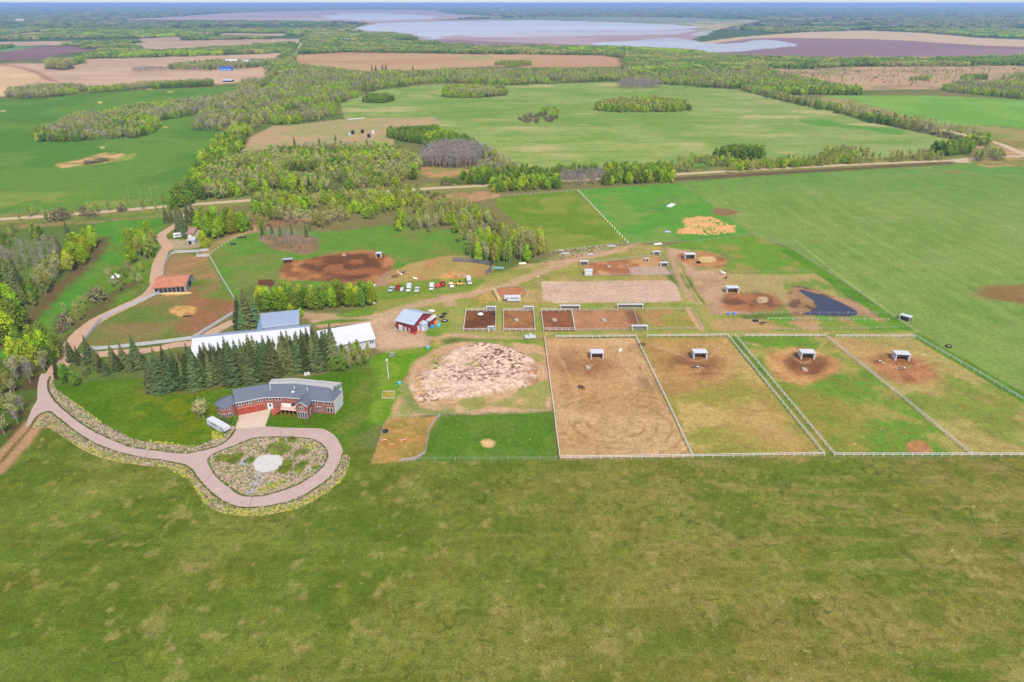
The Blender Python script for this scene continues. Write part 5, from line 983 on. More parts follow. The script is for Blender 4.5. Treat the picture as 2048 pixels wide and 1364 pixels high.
# fascia
mb = MB()
for a, b in zip(EV[:-1], EV[1:]): mb.tube(rel(a) + Vector((0, -.05, -.1)), rel(b) + Vector((0, -.05, -.1)), .11, n=4)
mb.tube(rel(EV[5]) + Vector((0, 0, -.1)), rel(HB) + Vector((0, 0, -.1)), .11, n=4); mb.build('fascia', m_white, house)
# pool annex behind the ridge
mb = MB()
for i in (0, 1): slab([rel(AF[i]), rel(AF[i + 1]), rel(AB_[i + 1]), rel(AB_[i])], .15, mb)
ar = mb.build('annex_roof', m_tan, house); mb = MB()
for i in (0, 1):
    a, b = rel(AF[i]), rel(AF[i + 1]); mb.add([(a.x, a.y, 5.2), (b.x, b.y, 5.2), (b.x, b.y, 8.2), (a.x, a.y, 8.2)], [(0, 1, 2, 3)])
    c_, d_ = rel(AB_[i]), rel(AB_[i + 1]); mb.add([(c_.x, c_.y, 0), (d_.x, d_.y, 0), (d_.x, d_.y, 5.9), (c_.x, c_.y, 5.9)], [(0, 1, 2, 3)])
a, b = rel(AF[2]), rel(AB_[2]); mb.add([(a.x, a.y, 0), (b.x, b.y, 0), (b.x, b.y, 5.8), (a.x, a.y, 8.15)], [(0, 1, 2, 3)]); a, b = rel(AF[0]), rel(AB_[0]); mb.add([(a.x, a.y, 0), (b.x, b.y, 0), (b.x, b.y, 5.8), (a.x, a.y, 8.15)], [(0, 1, 2, 3)])
mb.build('annex_wall', m_wmetal, house)
mb = MB()
for pts in ([AF[0], AF[1], AF[2], AB_[2], AB_[1], AB_[0]],):
    for a, b in zip(pts, pts[1:] + pts[:1]): mb.tube(rel(a) + Vector((0, 0, .05)), rel(b) + Vector((0, 0, .05)), .1, n=4)
mb.tube(rel(AF[1]) + Vector((0, 0, .05)), rel(AB_[1]) + Vector((0, 0, .05)), .12, n=4); mb.build('annex_trim', m_wmetal, house)
mb = MB(); a, b = rel(AF[2]), rel(AB_[2]); d2 = (b - a); n2 = Vector((d2.y, -d2.x, 0)).normalized() * .06
for u0, u1 in ((.12, .42), (.46, .72), (.76, .95)):
    p_, q_ = a.lerp(b, u0) + n2, a.lerp(b, u1) + n2; mb.add([(p_.x, p_.y, 5), (q_.x, q_.y, 5), (q_.x, q_.y, q_.z - .5), (p_.x, p_.y, p_.z - .5)], [(0, 1, 2, 3)])
mb.build('annex_glazing', mat('greenish_glass', (.10, .17, .16), .2, spec=.6), house)
# windows, doors
sf = [setw(p) for p in fr]
for px_ in (480, 500, 519): window(house, sf[0], sf[1], px_, 4.0, 2.2, 1.2, O, 3)
for px_ in (538, 556): window(house, sf[1], sf[2], px_, 4.05, 1.9, 1.1, O, 2)
for px_, z_, w_, s_ in ((630.5, 4.0, 1.9, 2), (643.8, 4.2, .8, 1), (656, 4.0, 1.9, 2), (638, 1.7, 2.1, 3), (660, 1.6, 2.0, 2)): window(house, sf[4], sf[5], px_, z_, w_, 1.3 if z_ > 3.9 else 1.6, O, s_)
for x0, x1 in ((475.5, 491.5), (495, 511.5), (514.5, 527.5)):
    u0, u1 = (upos(fr[0], fr[1], x, 1) for x in (x0, x1)); mb = MB(); face_box(sf[0], sf[1], u0, u1, .02, 2.35, .02, .06, mb); gd = mb.build('garage_door', m_door, house); mb = MB()
    for k in (.6, 1.2, 1.8): face_box(sf[0], sf[1], u0, u1, k, k + .05, .085, .015, mb)
    mb.build('panel_joint', m_brick, gd)
mb = MB(); face_box(sf[0], sf[1], .03, .97, 2.5, 2.62, .0, .25, mb); mb.build('canopy', mat('salmon_trim', (.45, .20, .13), .8, 1, amt=.1), house)
mb = MB(); u = upos(fr[1], fr[2], 541, 1); L = (sf[2] - sf[1]).length; face_box(sf[1], sf[2], u - .9 / L, u + .9 / L, .02, 2.5, .02, .06, mb); ed_ = mb.build('entrance_door', m_white, house); mb = MB(); face_box(sf[1], sf[2], u - .3 / L, u + .3 / L, 1.2, 2.2, .085, .02, mb); mb.build('pane', m_glass, ed_)
# turret
tc = setw(P(451.5, 803.5, ZE)); mb = MB(); NT = 10; mb.rings([(tc.x, tc.y, 0, 3.0), (tc.x, tc.y, ZE - .1, 3.0)], NT); mb.build('turret_wall', m_brick, house)
mb = MB(); mb.rings([(tc.x, tc.y, ZE - .15, 3.35), (tc.x, tc.y, ZE - .02, 3.35), (tc.x + 1.3, tc.y + 1.2, 6.6, .3)], 20); mb.build('turret_roof', m_shingle, house)
mb = MB(); mb.rings([(tc.x, tc.y, ZE - .42, 3.16), (tc.x, tc.y, ZE - .16, 3.3)], 20, False); mb.build('fascia', m_white, house)
for k in (5, 6, 7, 8):
    a0_, a1_ = 2 * math.pi * k / NT, 2 * math.pi * (k + 1) / NT; q0 = Vector((tc.x + 3 * math.cos(a0_), tc.y + 3 * math.sin(a0_), 0)); q1 = Vector((tc.x + 3 * math.cos(a1_), tc.y + 3 * math.sin(a1_), 0))
    window(house, q0, q1, None, 3.9, 1.2, 1.0, None, 2); window(house, q0, q1, None, 1.4, 1.2, 1.5, None, 2)
# front bay with its own gable
b0, b1 = setw(P(595, 836.5)), setw(P(618, 838)); bd = (b1 - b0).normalized(); bn = Vector((-bd.y, bd.x, 0)); dp = 4.6
mb = MB(); q = [b0, b1, b1 + bn * dp, b0 + bn * dp]; mid = (b0 + b1) / 2; zt = 4.9; zp = 6.3
mb.add([(*p[:2], 0) for p in q] + [(*p[:2], zt) for p in q] + [(mid.x, mid.y, zp), (*(mid + bn * dp)[:2], zp)], [(0, 1, 5, 8, 4), (1, 2, 6, 5), (2, 3, 7, 9, 6), (3, 0, 4, 7), (4, 8, 9, 7), (5, 6, 9, 8)]); mb.build('bay_wall', m_brick, house)
mb = MB(); o1 = bd * .35; o2 = bn * .4
slab([(*(b0 - o1 - o2)[:2], zt - .2), (*(mid - o2)[:2], zp + .15), (*(mid + bn * (dp + 2.5))[:2], zp + .15), (*(b0 - o1 + bn * (dp + .8))[:2], zt - .2)], .14, mb); slab([(*(mid - o2)[:2], zp + .15), (*(b1 + o1 - o2)[:2], zt - .2), (*(b1 + o1 + bn * (dp + .8))[:2], zt - .2), (*(mid + bn * (dp + 2.5))[:2], zp + .15)], .14, mb); mb.build('bay_roof', m_shingle, house)
mb = MB()
for s0, s1 in (((b0 - o1 - o2 * 1.15), (mid - o2 * 1.15)), ((mid - o2 * 1.15), (b1 + o1 - o2 * 1.15))): z0_, z1_ = (zt - .22, zp + .1) if s0 != (mid - o2 * 1.15) else (zp + .1, zt - .22); mb.tube((*s0[:2], z0_), (*s1[:2], z1_), .1, n=4)
mb.build('fascia', m_white, house)
window(house, b0, b1, None, 3.9, 1.4, 1.2, None, 2); window(house, b0, b1, None, 1.5, 3.0, 2.2, None, 4); window(house, b1, b1 + bn * dp, None, 1.5, 1.6, 1.9, None, 2)
# deck, posts, railings, stair
dk = [setw(P(563, 806, 2.6)), setw(P(593, 808.5, 2.6)), setw(P(594, 821.5, 2.6)), setw(P(561, 818.5, 2.6))]; mb = MB(); mb.prism([dk[3], dk[2], dk[1], dk[0]], 2.45, 2.65); deck = mb.build('deck', m_deck, house); 
mb = MB()
for u in (0, .25, .5, .75, 1): p_ = dk[3].lerp(dk[2], u) + Vector((0, .15, 0)); mb.box((p_.x, p_.y, 0), (.22, .22, 2.45))
mb.build('deck_post', m_rwood, deck); mb = MB()
for i in range(15): p_ = dk[3].lerp(dk[2], i / 14); mb.box((p_.x, p_.y + .05, 2.65), (.07, .07, .95))
a, b = dk[3], dk[2]; mb.tube((a.x, a.y + .05, 3.6), (b.x, b.y + .05, 3.6), .06, n=4); mb.build('railing', m_rwood, deck)
s0, s1 = dk[3] + Vector((.3, .6, 0)), setw(P(549, 829)); mb = MB(); ns = 12
for i in range(ns): t_ = (i + .5) / ns; p_ = s0.lerp(s1, t_); mb.box((p_.x, p_.y, 2.5 - 2.4 * (i + 1) / ns), (.55, 1.3, .18), math.atan2(s1.y - s0.y, s1.x - s0.x))
dv = (s1 - s0).normalized(); sv = Vector((-dv.y, dv.x, 0)) * .7
for sg in (-1, 1): a, b = s0 + sv * sg, s1 + sv * sg; mb.tube((a.x, a.y, 3.4), (b.x, b.y, 1.0), .07, n=4); mb.tube((a.x, a.y, 2.5), (b.x, b.y, .1), .1, n=4)
for i in range(6): p_ = s0.lerp(s1, i / 5) + sv * -1; z_ = 2.45 - 2.4 * i / 5; mb.box((p_.x, p_.y, z_), (.08, .08, .95))
mb.build('stair', m_rwood, house); lp = [setw(P(543, 822.5)), setw(P(556, 820)), setw(P(558, 828)), setw(P(545, 831))]; mb = MB(); mb.prism(lp[::-1], .02, .9); mb.build('stair_landing', m_rwood, house)
for i, (px_, py_) in enumerate(((540.5, 774), (541, 779), (589, 776), (586, 784), (598, 785), (614, 777), (615, 780), (631, 776), (604, 801))):
    for z_ in (7.6, 6.8, 6.0, 5.3):
        c_ = P(px_, py_, z_)
        # height of the front slope here, by depth between eave and ridge
        fr_ = (c_.y - EV[2].y) / (RG[2].y - EV[2].y); zz = ZE + (ZR - ZE) * max(0, min(1, fr_))
        if zz >= z_ - .45: break
    c_ = rel(P(px_, py_, zz)); mb = MB()
    if i in (3, 4, 8): mb.ell((c_.x, c_.y, zz + .05), (.55, .55, .3), 10, 6)
    else: mb.tube((c_.x, c_.y, zz - .2), (c_.x, c_.y, zz + .8), .12, n=6)
    mb.build('skylight' if i in (3, 4, 8) else 'vent_pipe', m_white, roof)
# furniture on the deck
tb_ = thing('patio_table', P(587, 813, 2.66), 'dark patio table standing on the pale deck of the brick house', 'table'); MB().rings([(0, 0, .7, .75), (0, 0, .76, .75)], 12).build('table_top', m_black, tb_); MB().tube((0, 0, 0), (0, 0, .7), .06).build('leg', m_black, tb_)
# ------------------------------------------------------------ sheds and barns
ra, rb = P(387, 677, 8), P(617, 654, 8)
ar_, q_, d_, n_ = gable('riding_arena', 'longest white metal barn, mostly hidden behind the spruce block', 'barn', ra, rb, 8, 4.8, 9.4, 9.4, m_wmetal, m_wmetal, .4, m_bmetal)  # white roof; far slope coloured blue grey to paint in its shade
MB().box((*(q_[1].lerp(q_[2], .5) + d_ * .05)[:2], 0), (.12, 4.5, 4.2), math.atan2(d_.y, d_.x)).build('door', m_gmetal, ar_)
for i in range(7): face = MB(); face_box(q_[0], q_[1], .08 + i * .13, .12 + i * .13, 2.8, 3.6, 0, .05, face); face.build('window', m_glass, ar_)
sa, sb = P(635, 662, 6.8), P(738, 645, 6.8)
s2, q_, d_, n_ = gable('storage_shed', 'white metal shed with long near roof slope beside the gravel yard', 'barn', sa, sb, 6.8, 3.7, 9.0, 6.5, m_wmetal, m_wmetal, .35, m_bmetal)  # shade of the far slope put into its blue grey colour
mb = MB(); face_box(q_[0], q_[1], .90, .925, 2.0, 2.8, 0, .06, mb); mb.build('window', m_glass, s2); mb = MB(); face_box(q_[0], q_[1], .94, .965, 2.0, 2.8, 0, .06, mb); mb.build('window', m_glass, s2)
mb = MB(); face_box(q_[1], q_[2], .3, .7, .02, 3.4, .0, .08, mb); mb.build('sliding_door', m_gmetal, s2)
mb = MB(); face_box(q_[0], q_[1], .0, 1, 3.45, 3.6, .5, .06, mb); mb.build('gutter', m_dark, s2)
e0, e1 = q_[0].lerp(q_[1], .12), q_[0].lerp(q_[1], .34); dn = -n_ * 4; mb = MB(); vs = [(*e0[:2], 0), (*e1[:2], 0), (*(e1 + dn)[:2], 0), (*(e0 + dn)[:2], 0), (*e0[:2], 3.3), (*e1[:2], 3.3), (*(e1 + dn)[:2], 2.4), (*(e0 + dn)[:2], 2.4)]
mb.add(vs, [(0, 3, 2, 1), (4, 5, 6, 7), (0, 1, 5, 4), (1, 2, 6, 5), (2, 3, 7, 6), (3, 0, 4, 7)]); mb.build('lean_to', m_gmetal, s2)
# blue roofed shed
n0, n1, f1, f0 = P(524, 656, 6), P(598, 648, 6), P(598, 619, 4.6), P(520, 627, 4.6); cc = V2((n0 + f1) / 2); bs_ = thing('machine_shed', cc, 'shed with one broad blue grey metal roof slope behind the long white barn', 'shed')
r_ = lambda p, z=None: Vector((p[0] - cc.x, p[1] - cc.y, p[2] if z is None else z)); mb = MB(); slab([r_(n0), r_(n1), r_(f1), r_(f0)], .14, mb); mb.build('roof', m_bmetal, bs_)
k_ = .96; mb = MB(); vs = [r_(p) * k_ for p in (n0, n1, f1, f0)]; mb.add([(v.x, v.y, 0) for v in vs] + [(v.x, v.y, z - .16) for v, z in zip(vs, (6, 6, 4.6, 4.6))], [(3, 2, 1, 0), (0, 1, 5, 4), (1, 2, 6, 5), (2, 3, 7, 6), (3, 0, 4, 7), (4, 5, 6, 7)]); mb.build('wall', m_gmetal, bs_)
l0, l1 = P(514, 659, 3.6), P(517, 633, 3.2); mb = MB(); slab([r_(l0), r_(n0, 4.8), r_(f0, 4.3), r_(l1)], .12, mb); mb.build('lean_to_roof', mat('darker_blue_sheet', (.16, .23, .33), .5, 1, amt=.1), bs_)
mb = MB(); mb.tube(r_(n0) + Vector((0, 0, .06)), r_(n1) + Vector((0, 0, .06)), .12, n=4); mb.tube(r_(n1) + Vector((0, 0, .06)), r_(f1) + Vector((0, 0, .06)), .12, n=4); mb.build('edge_trim', m_wmetal, bs_)
# red barn
A0, B0, R1_, C0 = P(789, 641.5, 4), P(827, 651, 4), P(846.5, 627.3, 6.6), P(866, 625, 4); dr = (V2(B0) - V2(A0)).normalized(); nr_ = Vector((-dr.y, dr.x, 0)); LB = (V2(B0) - V2(A0)).length; hw = (V2(R1_) - V2(B0)).dot(nr_)
rB = V2(B0) + nr_ * hw; rA = rB - dr * LB
barn, q_, d_, n_ = gable('red_barn', 'dark red barn with pale blue grey metal roof beside the grain bin', 'barn', rA + dr * .4, rB - dr * .4, 6.6, 4.1, hw - .4, hw - .4, m_gmetal, m_red, .4)
for u0, u1, z0_, z1_, mm_ in ((.14, .36, .1, 2.6, m_white), (.42, .6, .1, 2.2, m_grey), (.7, .8, .1, 2.1, m_wood)): mb = MB(); face_box(q_[0], q_[1], u0, u1, z0_, z1_, 0, .07, mb); dr_ = mb.build('barn_door', mm_, barn)
for u in (.28, .45, .62, .8): mb = MB(); face_box(q_[0], q_[1], u - .04, u + .04, 3.2, 3.7, 0, .05, mb); mb.build('window', m_glass, barn)
mb = MB(); face_box(q_[1], q_[2], .2, .35, .1, 2.4, 0, .07, mb); mb.build('side_door', m_white, barn)
lc = P(855, 650); ln = thing('lean_to_shed', lc, 'small pale roofed shed between the red barn and the grain bin', 'shed', None, math.atan2(dr.y, dr.x)); MB().box((0, 1.2, 0), (4.2, 4.5, 2.6)).build('wall', m_red, ln); mb = MB(); slab([(-2.3, -1.3, 2.75), (2.3, -1.3, 2.75), (2.3, 3.7, 3.1), (-2.3, 3.7, 3.1)], .1, mb); mb.build('roof', m_wmetal, ln)
gb = thing('grain_bin', P(847.5, 659), 'round galvanised grain bin at the corner of the red barn', 'grain bin'); mb = MB()
mb.rings([(0, 0, z, 1.8 + (.04 if i % 2 else 0)) for i, z in enumerate(np.linspace(0, 3.2, 12))], 20); mb.build('body', m_gmetal, gb); MB().rings([(0, 0, 3.2, 1.92), (0, 0, 4.05, .35), (0, 0, 4.2, .3)], 20).build('roof', m_gmetal, gb); MB().box((0, -1.86, .3), (.8, .1, 1.6)).build('door', m_white, gb)
# orange roofed stable
oa, obb = P(314, 555.5, 4.8), P(377, 551.5, 4.8)
st, q_, d_, n_ = gable('stable', 'open fronted stable under a rusty orange roof at the bend of the farm road', 'stable', oa, obb, 4.8, 3.0, 8.6, 7.2, m_orange, m_grey, .4)
mb = MB(); face_box(q_[0], q_[1], .04, .96, .1, 2.6, 0, .05, mb); mb.build('opening_shade', m_dark, st)  # dark panel on the wall paints the shade inside the open front
for i in range(8): mb = MB(); face_box(q_[0], q_[1], .03 + i * .133, .045 + i * .133, 0, 2.7, .06, .12, mb); mb.build('post', m_wood, st)
mb = MB(); face_box(q_[1], q_[2], .35, .65, .1, 2.6, 0, .06, mb); mb.build('gate', m_dark, st); mb = MB(); face_box(q_[1], q_[2], .0, 1, 2.6, 2.9, 0.02, .05, mb); mb.build('trim', m_bmetal, st)
mb = MB(); b_ = P(350, 587); mb.ell((0, 0, .1), (8, 1.3, .5), 16, 6, .06); o = mb.build('hay_pile', m_hay); o.location = b_; tag(o, 'long strip of spilled hay along the front of the orange roofed stable', 'hay')
# cottage and its garage
ct, q_, d_, n_ = gable('cottage', 'small cream cottage with brown shingled roof under the dark spruces', 'house', P(370, 455, 4.8), P(392, 455.5, 4.8), 4.8, 2.8, 4.2, 4.2, m_brownroof, m_cream, .5)
for px_ in (374, 385): window(ct, q_[0], q_[1], px_, 1.6, 1.4, 1.1, ct.location, 2)
cg, q_, d_, n_ = gable('garden_garage', 'small grey roofed garage in front of the brown roofed cottage', 'shed', P(378, 475, 3.2), P(392, 475, 3.2), 3.2, 2.3, 2.6, 2.6, m_grey, m_grey, .3)
mb = MB(); face_box(q_[0], q_[1], .1, .5, .05, 2, 0, .06, mb); mb.build('door', m_black, cg)
cv = thing('parked_caravan', P(356, 475), 'small white caravan parked beside the spruces at the cottage', 'caravan', None, .5); MB().box((0, 0, .5), (4.6, 2.2, 2.1), 0, .92).build('body', m_white, cv); MB().box((0, -1.08, 1.5), (3, .1, .5)).build('window', m_glass, cv); 
for x_ in (-.5, .5): MB().tube((x_, -1.12, .35), (x_, -.9, .35), .35, n=12).build('wheel', m_dark, cv)
# gazebo
gz = thing('gazebo', P(235, 563), 'white open gazebo with octagonal roof beside the farm road trees', 'gazebo'); MB().rings([(0, 0, 0, 2.1), (0, 0, .3, 2.1)], 8).build('floor', m_wood, gz)
MB().rings([(0, 0, 2.4, 2.5), (0, 0, 2.5, 2.5), (0, 0, 3.6, .5), (0, 0, 3.9, .45), (0, 0, 4.4, .05)], 8).build('roof', m_white, gz); mb = MB()
for k in range(8): a = k * math.pi / 4; MB().box((1.95 * math.cos(a), 1.95 * math.sin(a), .3), (.14, .14, 2.15)).build('post', m_white, gz)
for k in range(8):
    if k == 5: continue
    a, b = k * math.pi / 4, (k + 1) * math.pi / 4; mb.tube((1.95 * math.cos(a), 1.95 * math.sin(a), 1.1), (1.95 * math.cos(b), 1.95 * math.sin(b), 1.1), .05, n=4); mb.tube((1.95 * math.cos(a), 1.95 * math.sin(a), .6), (1.95 * math.cos(b), 1.95 * math.sin(b), .6), .05, n=4)
mb.build('railing', m_white, gz)
ps = thing('playhouse', P(507, 768), 'tiny white playhouse with red door in front of the spruces', 'playhouse', None, -.3); MB().box((0, 0, 0), (2.2, 2.2, 1.8)).build('wall', m_white, ps); mb = MB(); mb.add([(-1.3, -1.2, 1.75), (1.3, -1.2, 1.75), (1.3, 1.2, 1.75), (-1.3, 1.2, 1.75), (0, -1.2, 3.1), (0, 1.2, 3.1)], [(0, 1, 4), (2, 3, 5), (0, 4, 5, 3), (1, 2, 5, 4), (0, 3, 2, 1)]); mb.build('roof', m_wmetal, ps); MB().box((-.5, -1.13, 0), (.8, .08, 1.5)).build('door', m_redp, ps)
# horse shelters ------------------------------------------------------------
def shelter(px, py, w_, label, h_=2.7, dp=3.4, rz=0.0, group='horse shelters', wallm=None, closed=False, roofm=None):
    wallm = wallm or m_white; r = thing('horse_shelter', P(px, py), label, 'shelter', group, rz); dp2 = dp
    MB().box((0, dp2, 0), (w_, .12, h_ - .1)).build('back_wall', wallm if closed else m_wood, r)
    for s in (-1, 1): MB().box((s * (w_ / 2 - .06), dp2 / 2 + .3, 0), (.14, dp2 - .7, h_ - .1)).build('side_wall', wallm, r); MB().box((s * (w_ / 2 - .1), .02, 0), (.24, .24, h_ - .05)).build('post', m_white if roofm is None else wallm, r)
    mb = MB(); o_ = .22; slab([(-w_ / 2 - o_, -o_, h_ + .15), (w_ / 2 + o_, -o_, h_ + .15), (w_ / 2 + o_, dp2 + o_, h_ - .05), (-w_ / 2 - o_, dp2 + o_, h_ - .1)], .2, mb); mb.build('roof', roofm or m_wmetal, r)
    if closed: MB().box((0, .1, 0), (w_ - .2, .12, h_ - .1)).build('front_wall', wallm, r)
    return r
for a_ in ((1194, 719, 4.6, 'white horse shelter in the westernmost big paddock, above the feeder with the straw'), (1400, 718.5, 4.9, 'white horse shelter in the big paddock with the lying pinto'), (1615, 719, 4.9, 'white horse shelter in the green paddock with one round brown patch', 2.7, 3.4, -.06), (1804, 722, 5.0, 'white horse shelter between the two pinto horses in the eastern paddock', 2.7, 3.4, -.1),
           (1380, 519, 5.2, 'white horse shelter in the upper pasture next to the dark tyre ring'), (1465, 587, 5.3, 'white horse shelter in the middle pasture west of the pond'), (1328, 533.5, 3.6, 'small white shelter in the grey corner of the upper pens', 2.0, 2), (1313, 511, 3.4, 'small white shelter at the north east corner of the upper pens', 2.0, 2),
           (1168, 530.5, 3.8, 'small white shelter at the north west corner of the upper pens', 2.0, 2), (1294, 523.5, 1.6, 'tiny white shelter standing alone in the straw pen', 1.7, 1.5)): shelter(*a_)
shelter(1177, 551.5, 3.6, 'closed white shed at the south west corner of the upper pens', 2.6, 3, closed=True)
shelter(1808, 642, 4.0, 'dark shelter outside the wire fence beside the crop field', 2.2, 2.5, -.8, wallm=m_black)
shelter(757, 516, 2.6, 'narrow white shelter at the north east of the brown pasture patch', 2.4, 3)
shelter(576, 527, 4.6, 'dark red shelter on the west side of the brown pasture patch', 2.2, 2.4, .25, wallm=m_redp, roofm=m_gmetal)
for px_, py_, w_, lb in ((982, 623, 4.0, 'white pen shelter in the first small brown pen'), (1057, 623, 4.2, 'white pen shelter in the second small brown pen'), (1140, 620.5, 8.2, 'wide white pen shelter over the divider of the third small pen'), (1260, 618, 11, 'widest grey white pen shelter on the north side of the long pens'), (1279, 661.5, 6.2, 'grey white pen shelter on the south side of the long pens'), (982, 663.5, 2.4, 'small white pen roof at the south side of the first pen')):
    r = shelter(px_, py_, w_, lb, 2.1, 1.3, group='pen shelters')
# ------------------------------------------------------------ fences
def fence(name, label, px, h_=1.35, rails=(1.25, .75), sp=2.9, pw=.16, rt=.09, m=None, group=None, rw=.05, mp=None, closed=False):
    m = m or m_white; pts = [P(x, y) for x, y in px]; 
    if closed: pts.append(pts[0])
    o0 = pts[0].copy(); r = thing(name, o0, label, 'fence', group); seg = []; rel_ = [p - o0 for p in pts]
    for z in rails:
        mb = MB()
        for a, b in zip(rel_[:-1], rel_[1:]):
            d = b - a; mb.box(((a.x + b.x) / 2, (a.y + b.y) / 2, z - rt / 2), (d.length, rw, rt), math.atan2(d.y, d.x))
        mb.build('rail', m, r)
    pm = MB().box((0, 0, -.1), (pw, pw, h_ + .1)).mesh('post', mp or m); pos = [rel_[0]]; 
    tot = sum((b - a).length for a, b in zip(rel_[:-1], rel_[1:])); sp = max(sp, tot / 96)
    for a, b in zip(rel_[:-1], rel_[1:]):
        k = max(1, round((b - a).length / sp)); pos += [a.lerp(b, (i + 1) / k) for i in range(k)]
    for p in pos[:99]: ob('post', pm, r, p)
    return r
GF = 'white rail fences of the big paddocks'
for lb, px in (('white rail fence along the south side of the two western paddocks', [(1120, 919), (1385, 915.5), (1648, 911.5)]), ('white rail fence along the south side of the two eastern paddocks', [(1668, 912.6), (1942, 912.6), (2200, 912.8)]),
               ('white rail fence on the west side of the first paddock', [(1089, 677), (1120, 919)]), ('white rail fence dividing the two western paddocks', [(1272, 677), (1330, 796), (1385, 915)]), ('white rail fence on the west side of the narrow green lane', [(1456, 674), (1648, 911)]),
               ('white rail fence on the east side of the narrow green lane', [(1470, 673), (1668, 912)]), ('white rail fence dividing the two eastern paddocks', [(1650, 673), (1790, 786), (1942, 912)]), ('white rail fence along the east side of the last paddock', [(1828, 674), (1960, 750), (2048, 803), (2230, 912)]),
               ('white rail fence on the north side of the first paddock', [(1112, 676.5), (1272, 675)]), ('white rail fence on the north side of the second paddock', [(1294, 675), (1456, 673)]), ('white rail fence on the north side of the third paddock', [(1490, 674), (1650, 674)]), ('white rail fence on the north side of the fourth paddock', [(1671, 675), (1828, 675.5)])):
    fence('rail_fence', lb, px, 1.35, (1.22, .72), 2.9, .15, .11, group=GF, rw=.09)
for lb, px in (('white rail pen fence round the first small brown pen', [(932, 623.5), (992, 623.5), (991, 663), (927, 663)]), ('white rail pen fence round the second small brown pen', [(1007, 623.5), (1067, 623.5), (1070.5, 663), (1007, 663)]), ('white rail pen fence round the third small brown pen', [(1082, 623.5), (1143, 623), (1150, 662), (1087, 662)])):
    fence('rail_fence', lb, px, 1.5, (1.4, .8), 2.6, .14, .12, group='fences of the small pens', rw=.1, closed=True)
m_pipe = mat('galvanised_pipe', (.30, .30, .29), .5, 1, amt=.1)
for lb, px in (('grey pipe fence round the long eastern pens', [(1144, 623), (1265, 621.5), (1384, 620.5), (1407, 659), (1280, 661), (1151, 663)]), ('grey pipe fence dividing the two long eastern pens', [(1266, 621), (1273, 640), (1280, 660)]), ('grey pipe fence of the upper pens', [(1166, 531), (1186, 526), (1243, 521), (1294, 514), (1320, 511), (1345, 550), (1168, 553)]), ('grey pipe divider of the upper pens', [(1253, 531), (1262, 551)])):
    fence('pipe_fence', lb, px, 1.4, (1.35, .9, .45), 3.2, .1, .06, m_pipe, 'grey pipe fences')
# plank fence round the west paddock
PF = 'white plank fences of the west paddock'
for lb, px in (('white plank fence along the farm road and the south of the west paddock', [(320, 587), (273, 607), (227, 627), (203, 640), (186, 661), (168, 684), (177, 697), (192, 700), (231, 697), (330, 686), (384, 679), (422, 656), (465, 629)]), ('white plank fence on the east side of the west paddock', [(419, 513), (447, 563), (471, 602)]),
               ('white plank fence round the north end of the west paddock', [(419, 513), (394, 514), (399, 504.5), (352, 506), (342, 510), (331, 529), (327.5, 549)]), ('grey plank fence stub beside the cottage garden', [(399, 503), (417, 502)])):
    fence('plank_fence', lb, px, 1.5, (1.32, .95, .58, .25), 2.6, .18, .26, m_wmetal, PF, .06)
# thin fences
fence('wire_fence', 'dotted fence of pale posts between the hay field and the crop field', [(1157, 383), (1255, 487)], 1.5, (1.2,), 5.2, .27, .05, m_white, 'thin fences', .04, mat('pale_posts', (.75, .74, .58), .8, 1, amt=.1))
for lb, px, sp, mm_ in (('thin white post fence below the hay field', [(1102, 505), (1180, 496), (1255, 488)], 3.4, m_white), ('thin post fence above the hay field beside the wood', [(985, 395), (1155, 382)], 4, m_white), ('wire fence along the crop field above the pond', [(1256, 488), (1380, 486), (1510, 470), (1585, 500), (1700, 576), (1782, 633), (1840, 668)], 6, m_pipe),
                        ('wire fence between upper and middle pasture', [(1420, 547), (1500, 547), (1632, 545)], 5, m_wood), ('wire fence south of the pond', [(1422, 629), (1600, 629), (1772, 629)], 4, m_pipe), ('white pipe fence below the pond', [(1536, 640), (1660, 641), (1776, 642)], 5, m_white), ('wire fence above the paddock rails', [(1550, 661), (1700, 660), (1806, 657)], 4, m_pipe),
                        ('post fence along the dirt track by the bare trunks', [(418, 512), (437, 497), (470, 478), (500, 464), (535, 459)], 3.2, m_cream), ('wire fence along the south of the green pen', [(832, 922), (950, 921), (1112, 920)], 5, m_pipe), ('wire fence between the dirt heap yard and the green pen', [(790, 835), (880, 832), (1000, 827), (1104, 824)], 5, m_pipe),
                        ('post fence of the pen beside the lawn', [(745, 927), (768, 858), (777, 839)], 3, m_wood), ('post fence west of the riding ring', [(1083, 562), (1072, 575), (1078, 604)], 3, m_wood), ('post fence of the pasture by the parked machines', [(770, 573), (778, 560), (820, 540), (860, 528), (900, 517)], 3.5, m_wood)):
    fence('wire_fence', lb, px, 1.35, (1.2, .7), sp, .12, .03, mm_, 'thin fences', .03)
fence('board_fence', 'pale board fence curving round the east side of the orange jump pen', [(879, 834), (868, 845), (858, 863), (853, 890), (850, 909), (830, 921), (800, 925)], 1.3, (1.1, .6), 2.6, .14, .26, m_grey, 'board fences', .05)
fence('board_fence', 'dark slatted windbreak fence above the parked machines', [(906, 523), (935, 524), (970, 529), (983, 532), (983, 542), (972, 549)], 2.4, (2.2, 1.7, 1.2, .7, .25), 2.6, .16, .34, mat('dark_slats', (.10, .10, .13), .9, 2, amt=.3), 'board fences', .06)
fence('board_fence', 'low white barrier at the edge of the tan meadow', [(696, 240), (729, 237)], 1.4, (1, .5), 3, .2, .4, m_white, 'board fences', .08)
# round pen
rp = [P(990 + 30.5 + 30.5 * math.cos(t), 585.5 + 10.5 * math.sin(t)) for t in np.linspace(0, 6.283, 25)]; fence('round_pen_fence', 'brown board fence of the round training pen behind the white horse trailer', [proj(p)[:2] for p in rp], 1.5, (1.4, .8), 2.6, .12, .2, m_wood, None, .05)
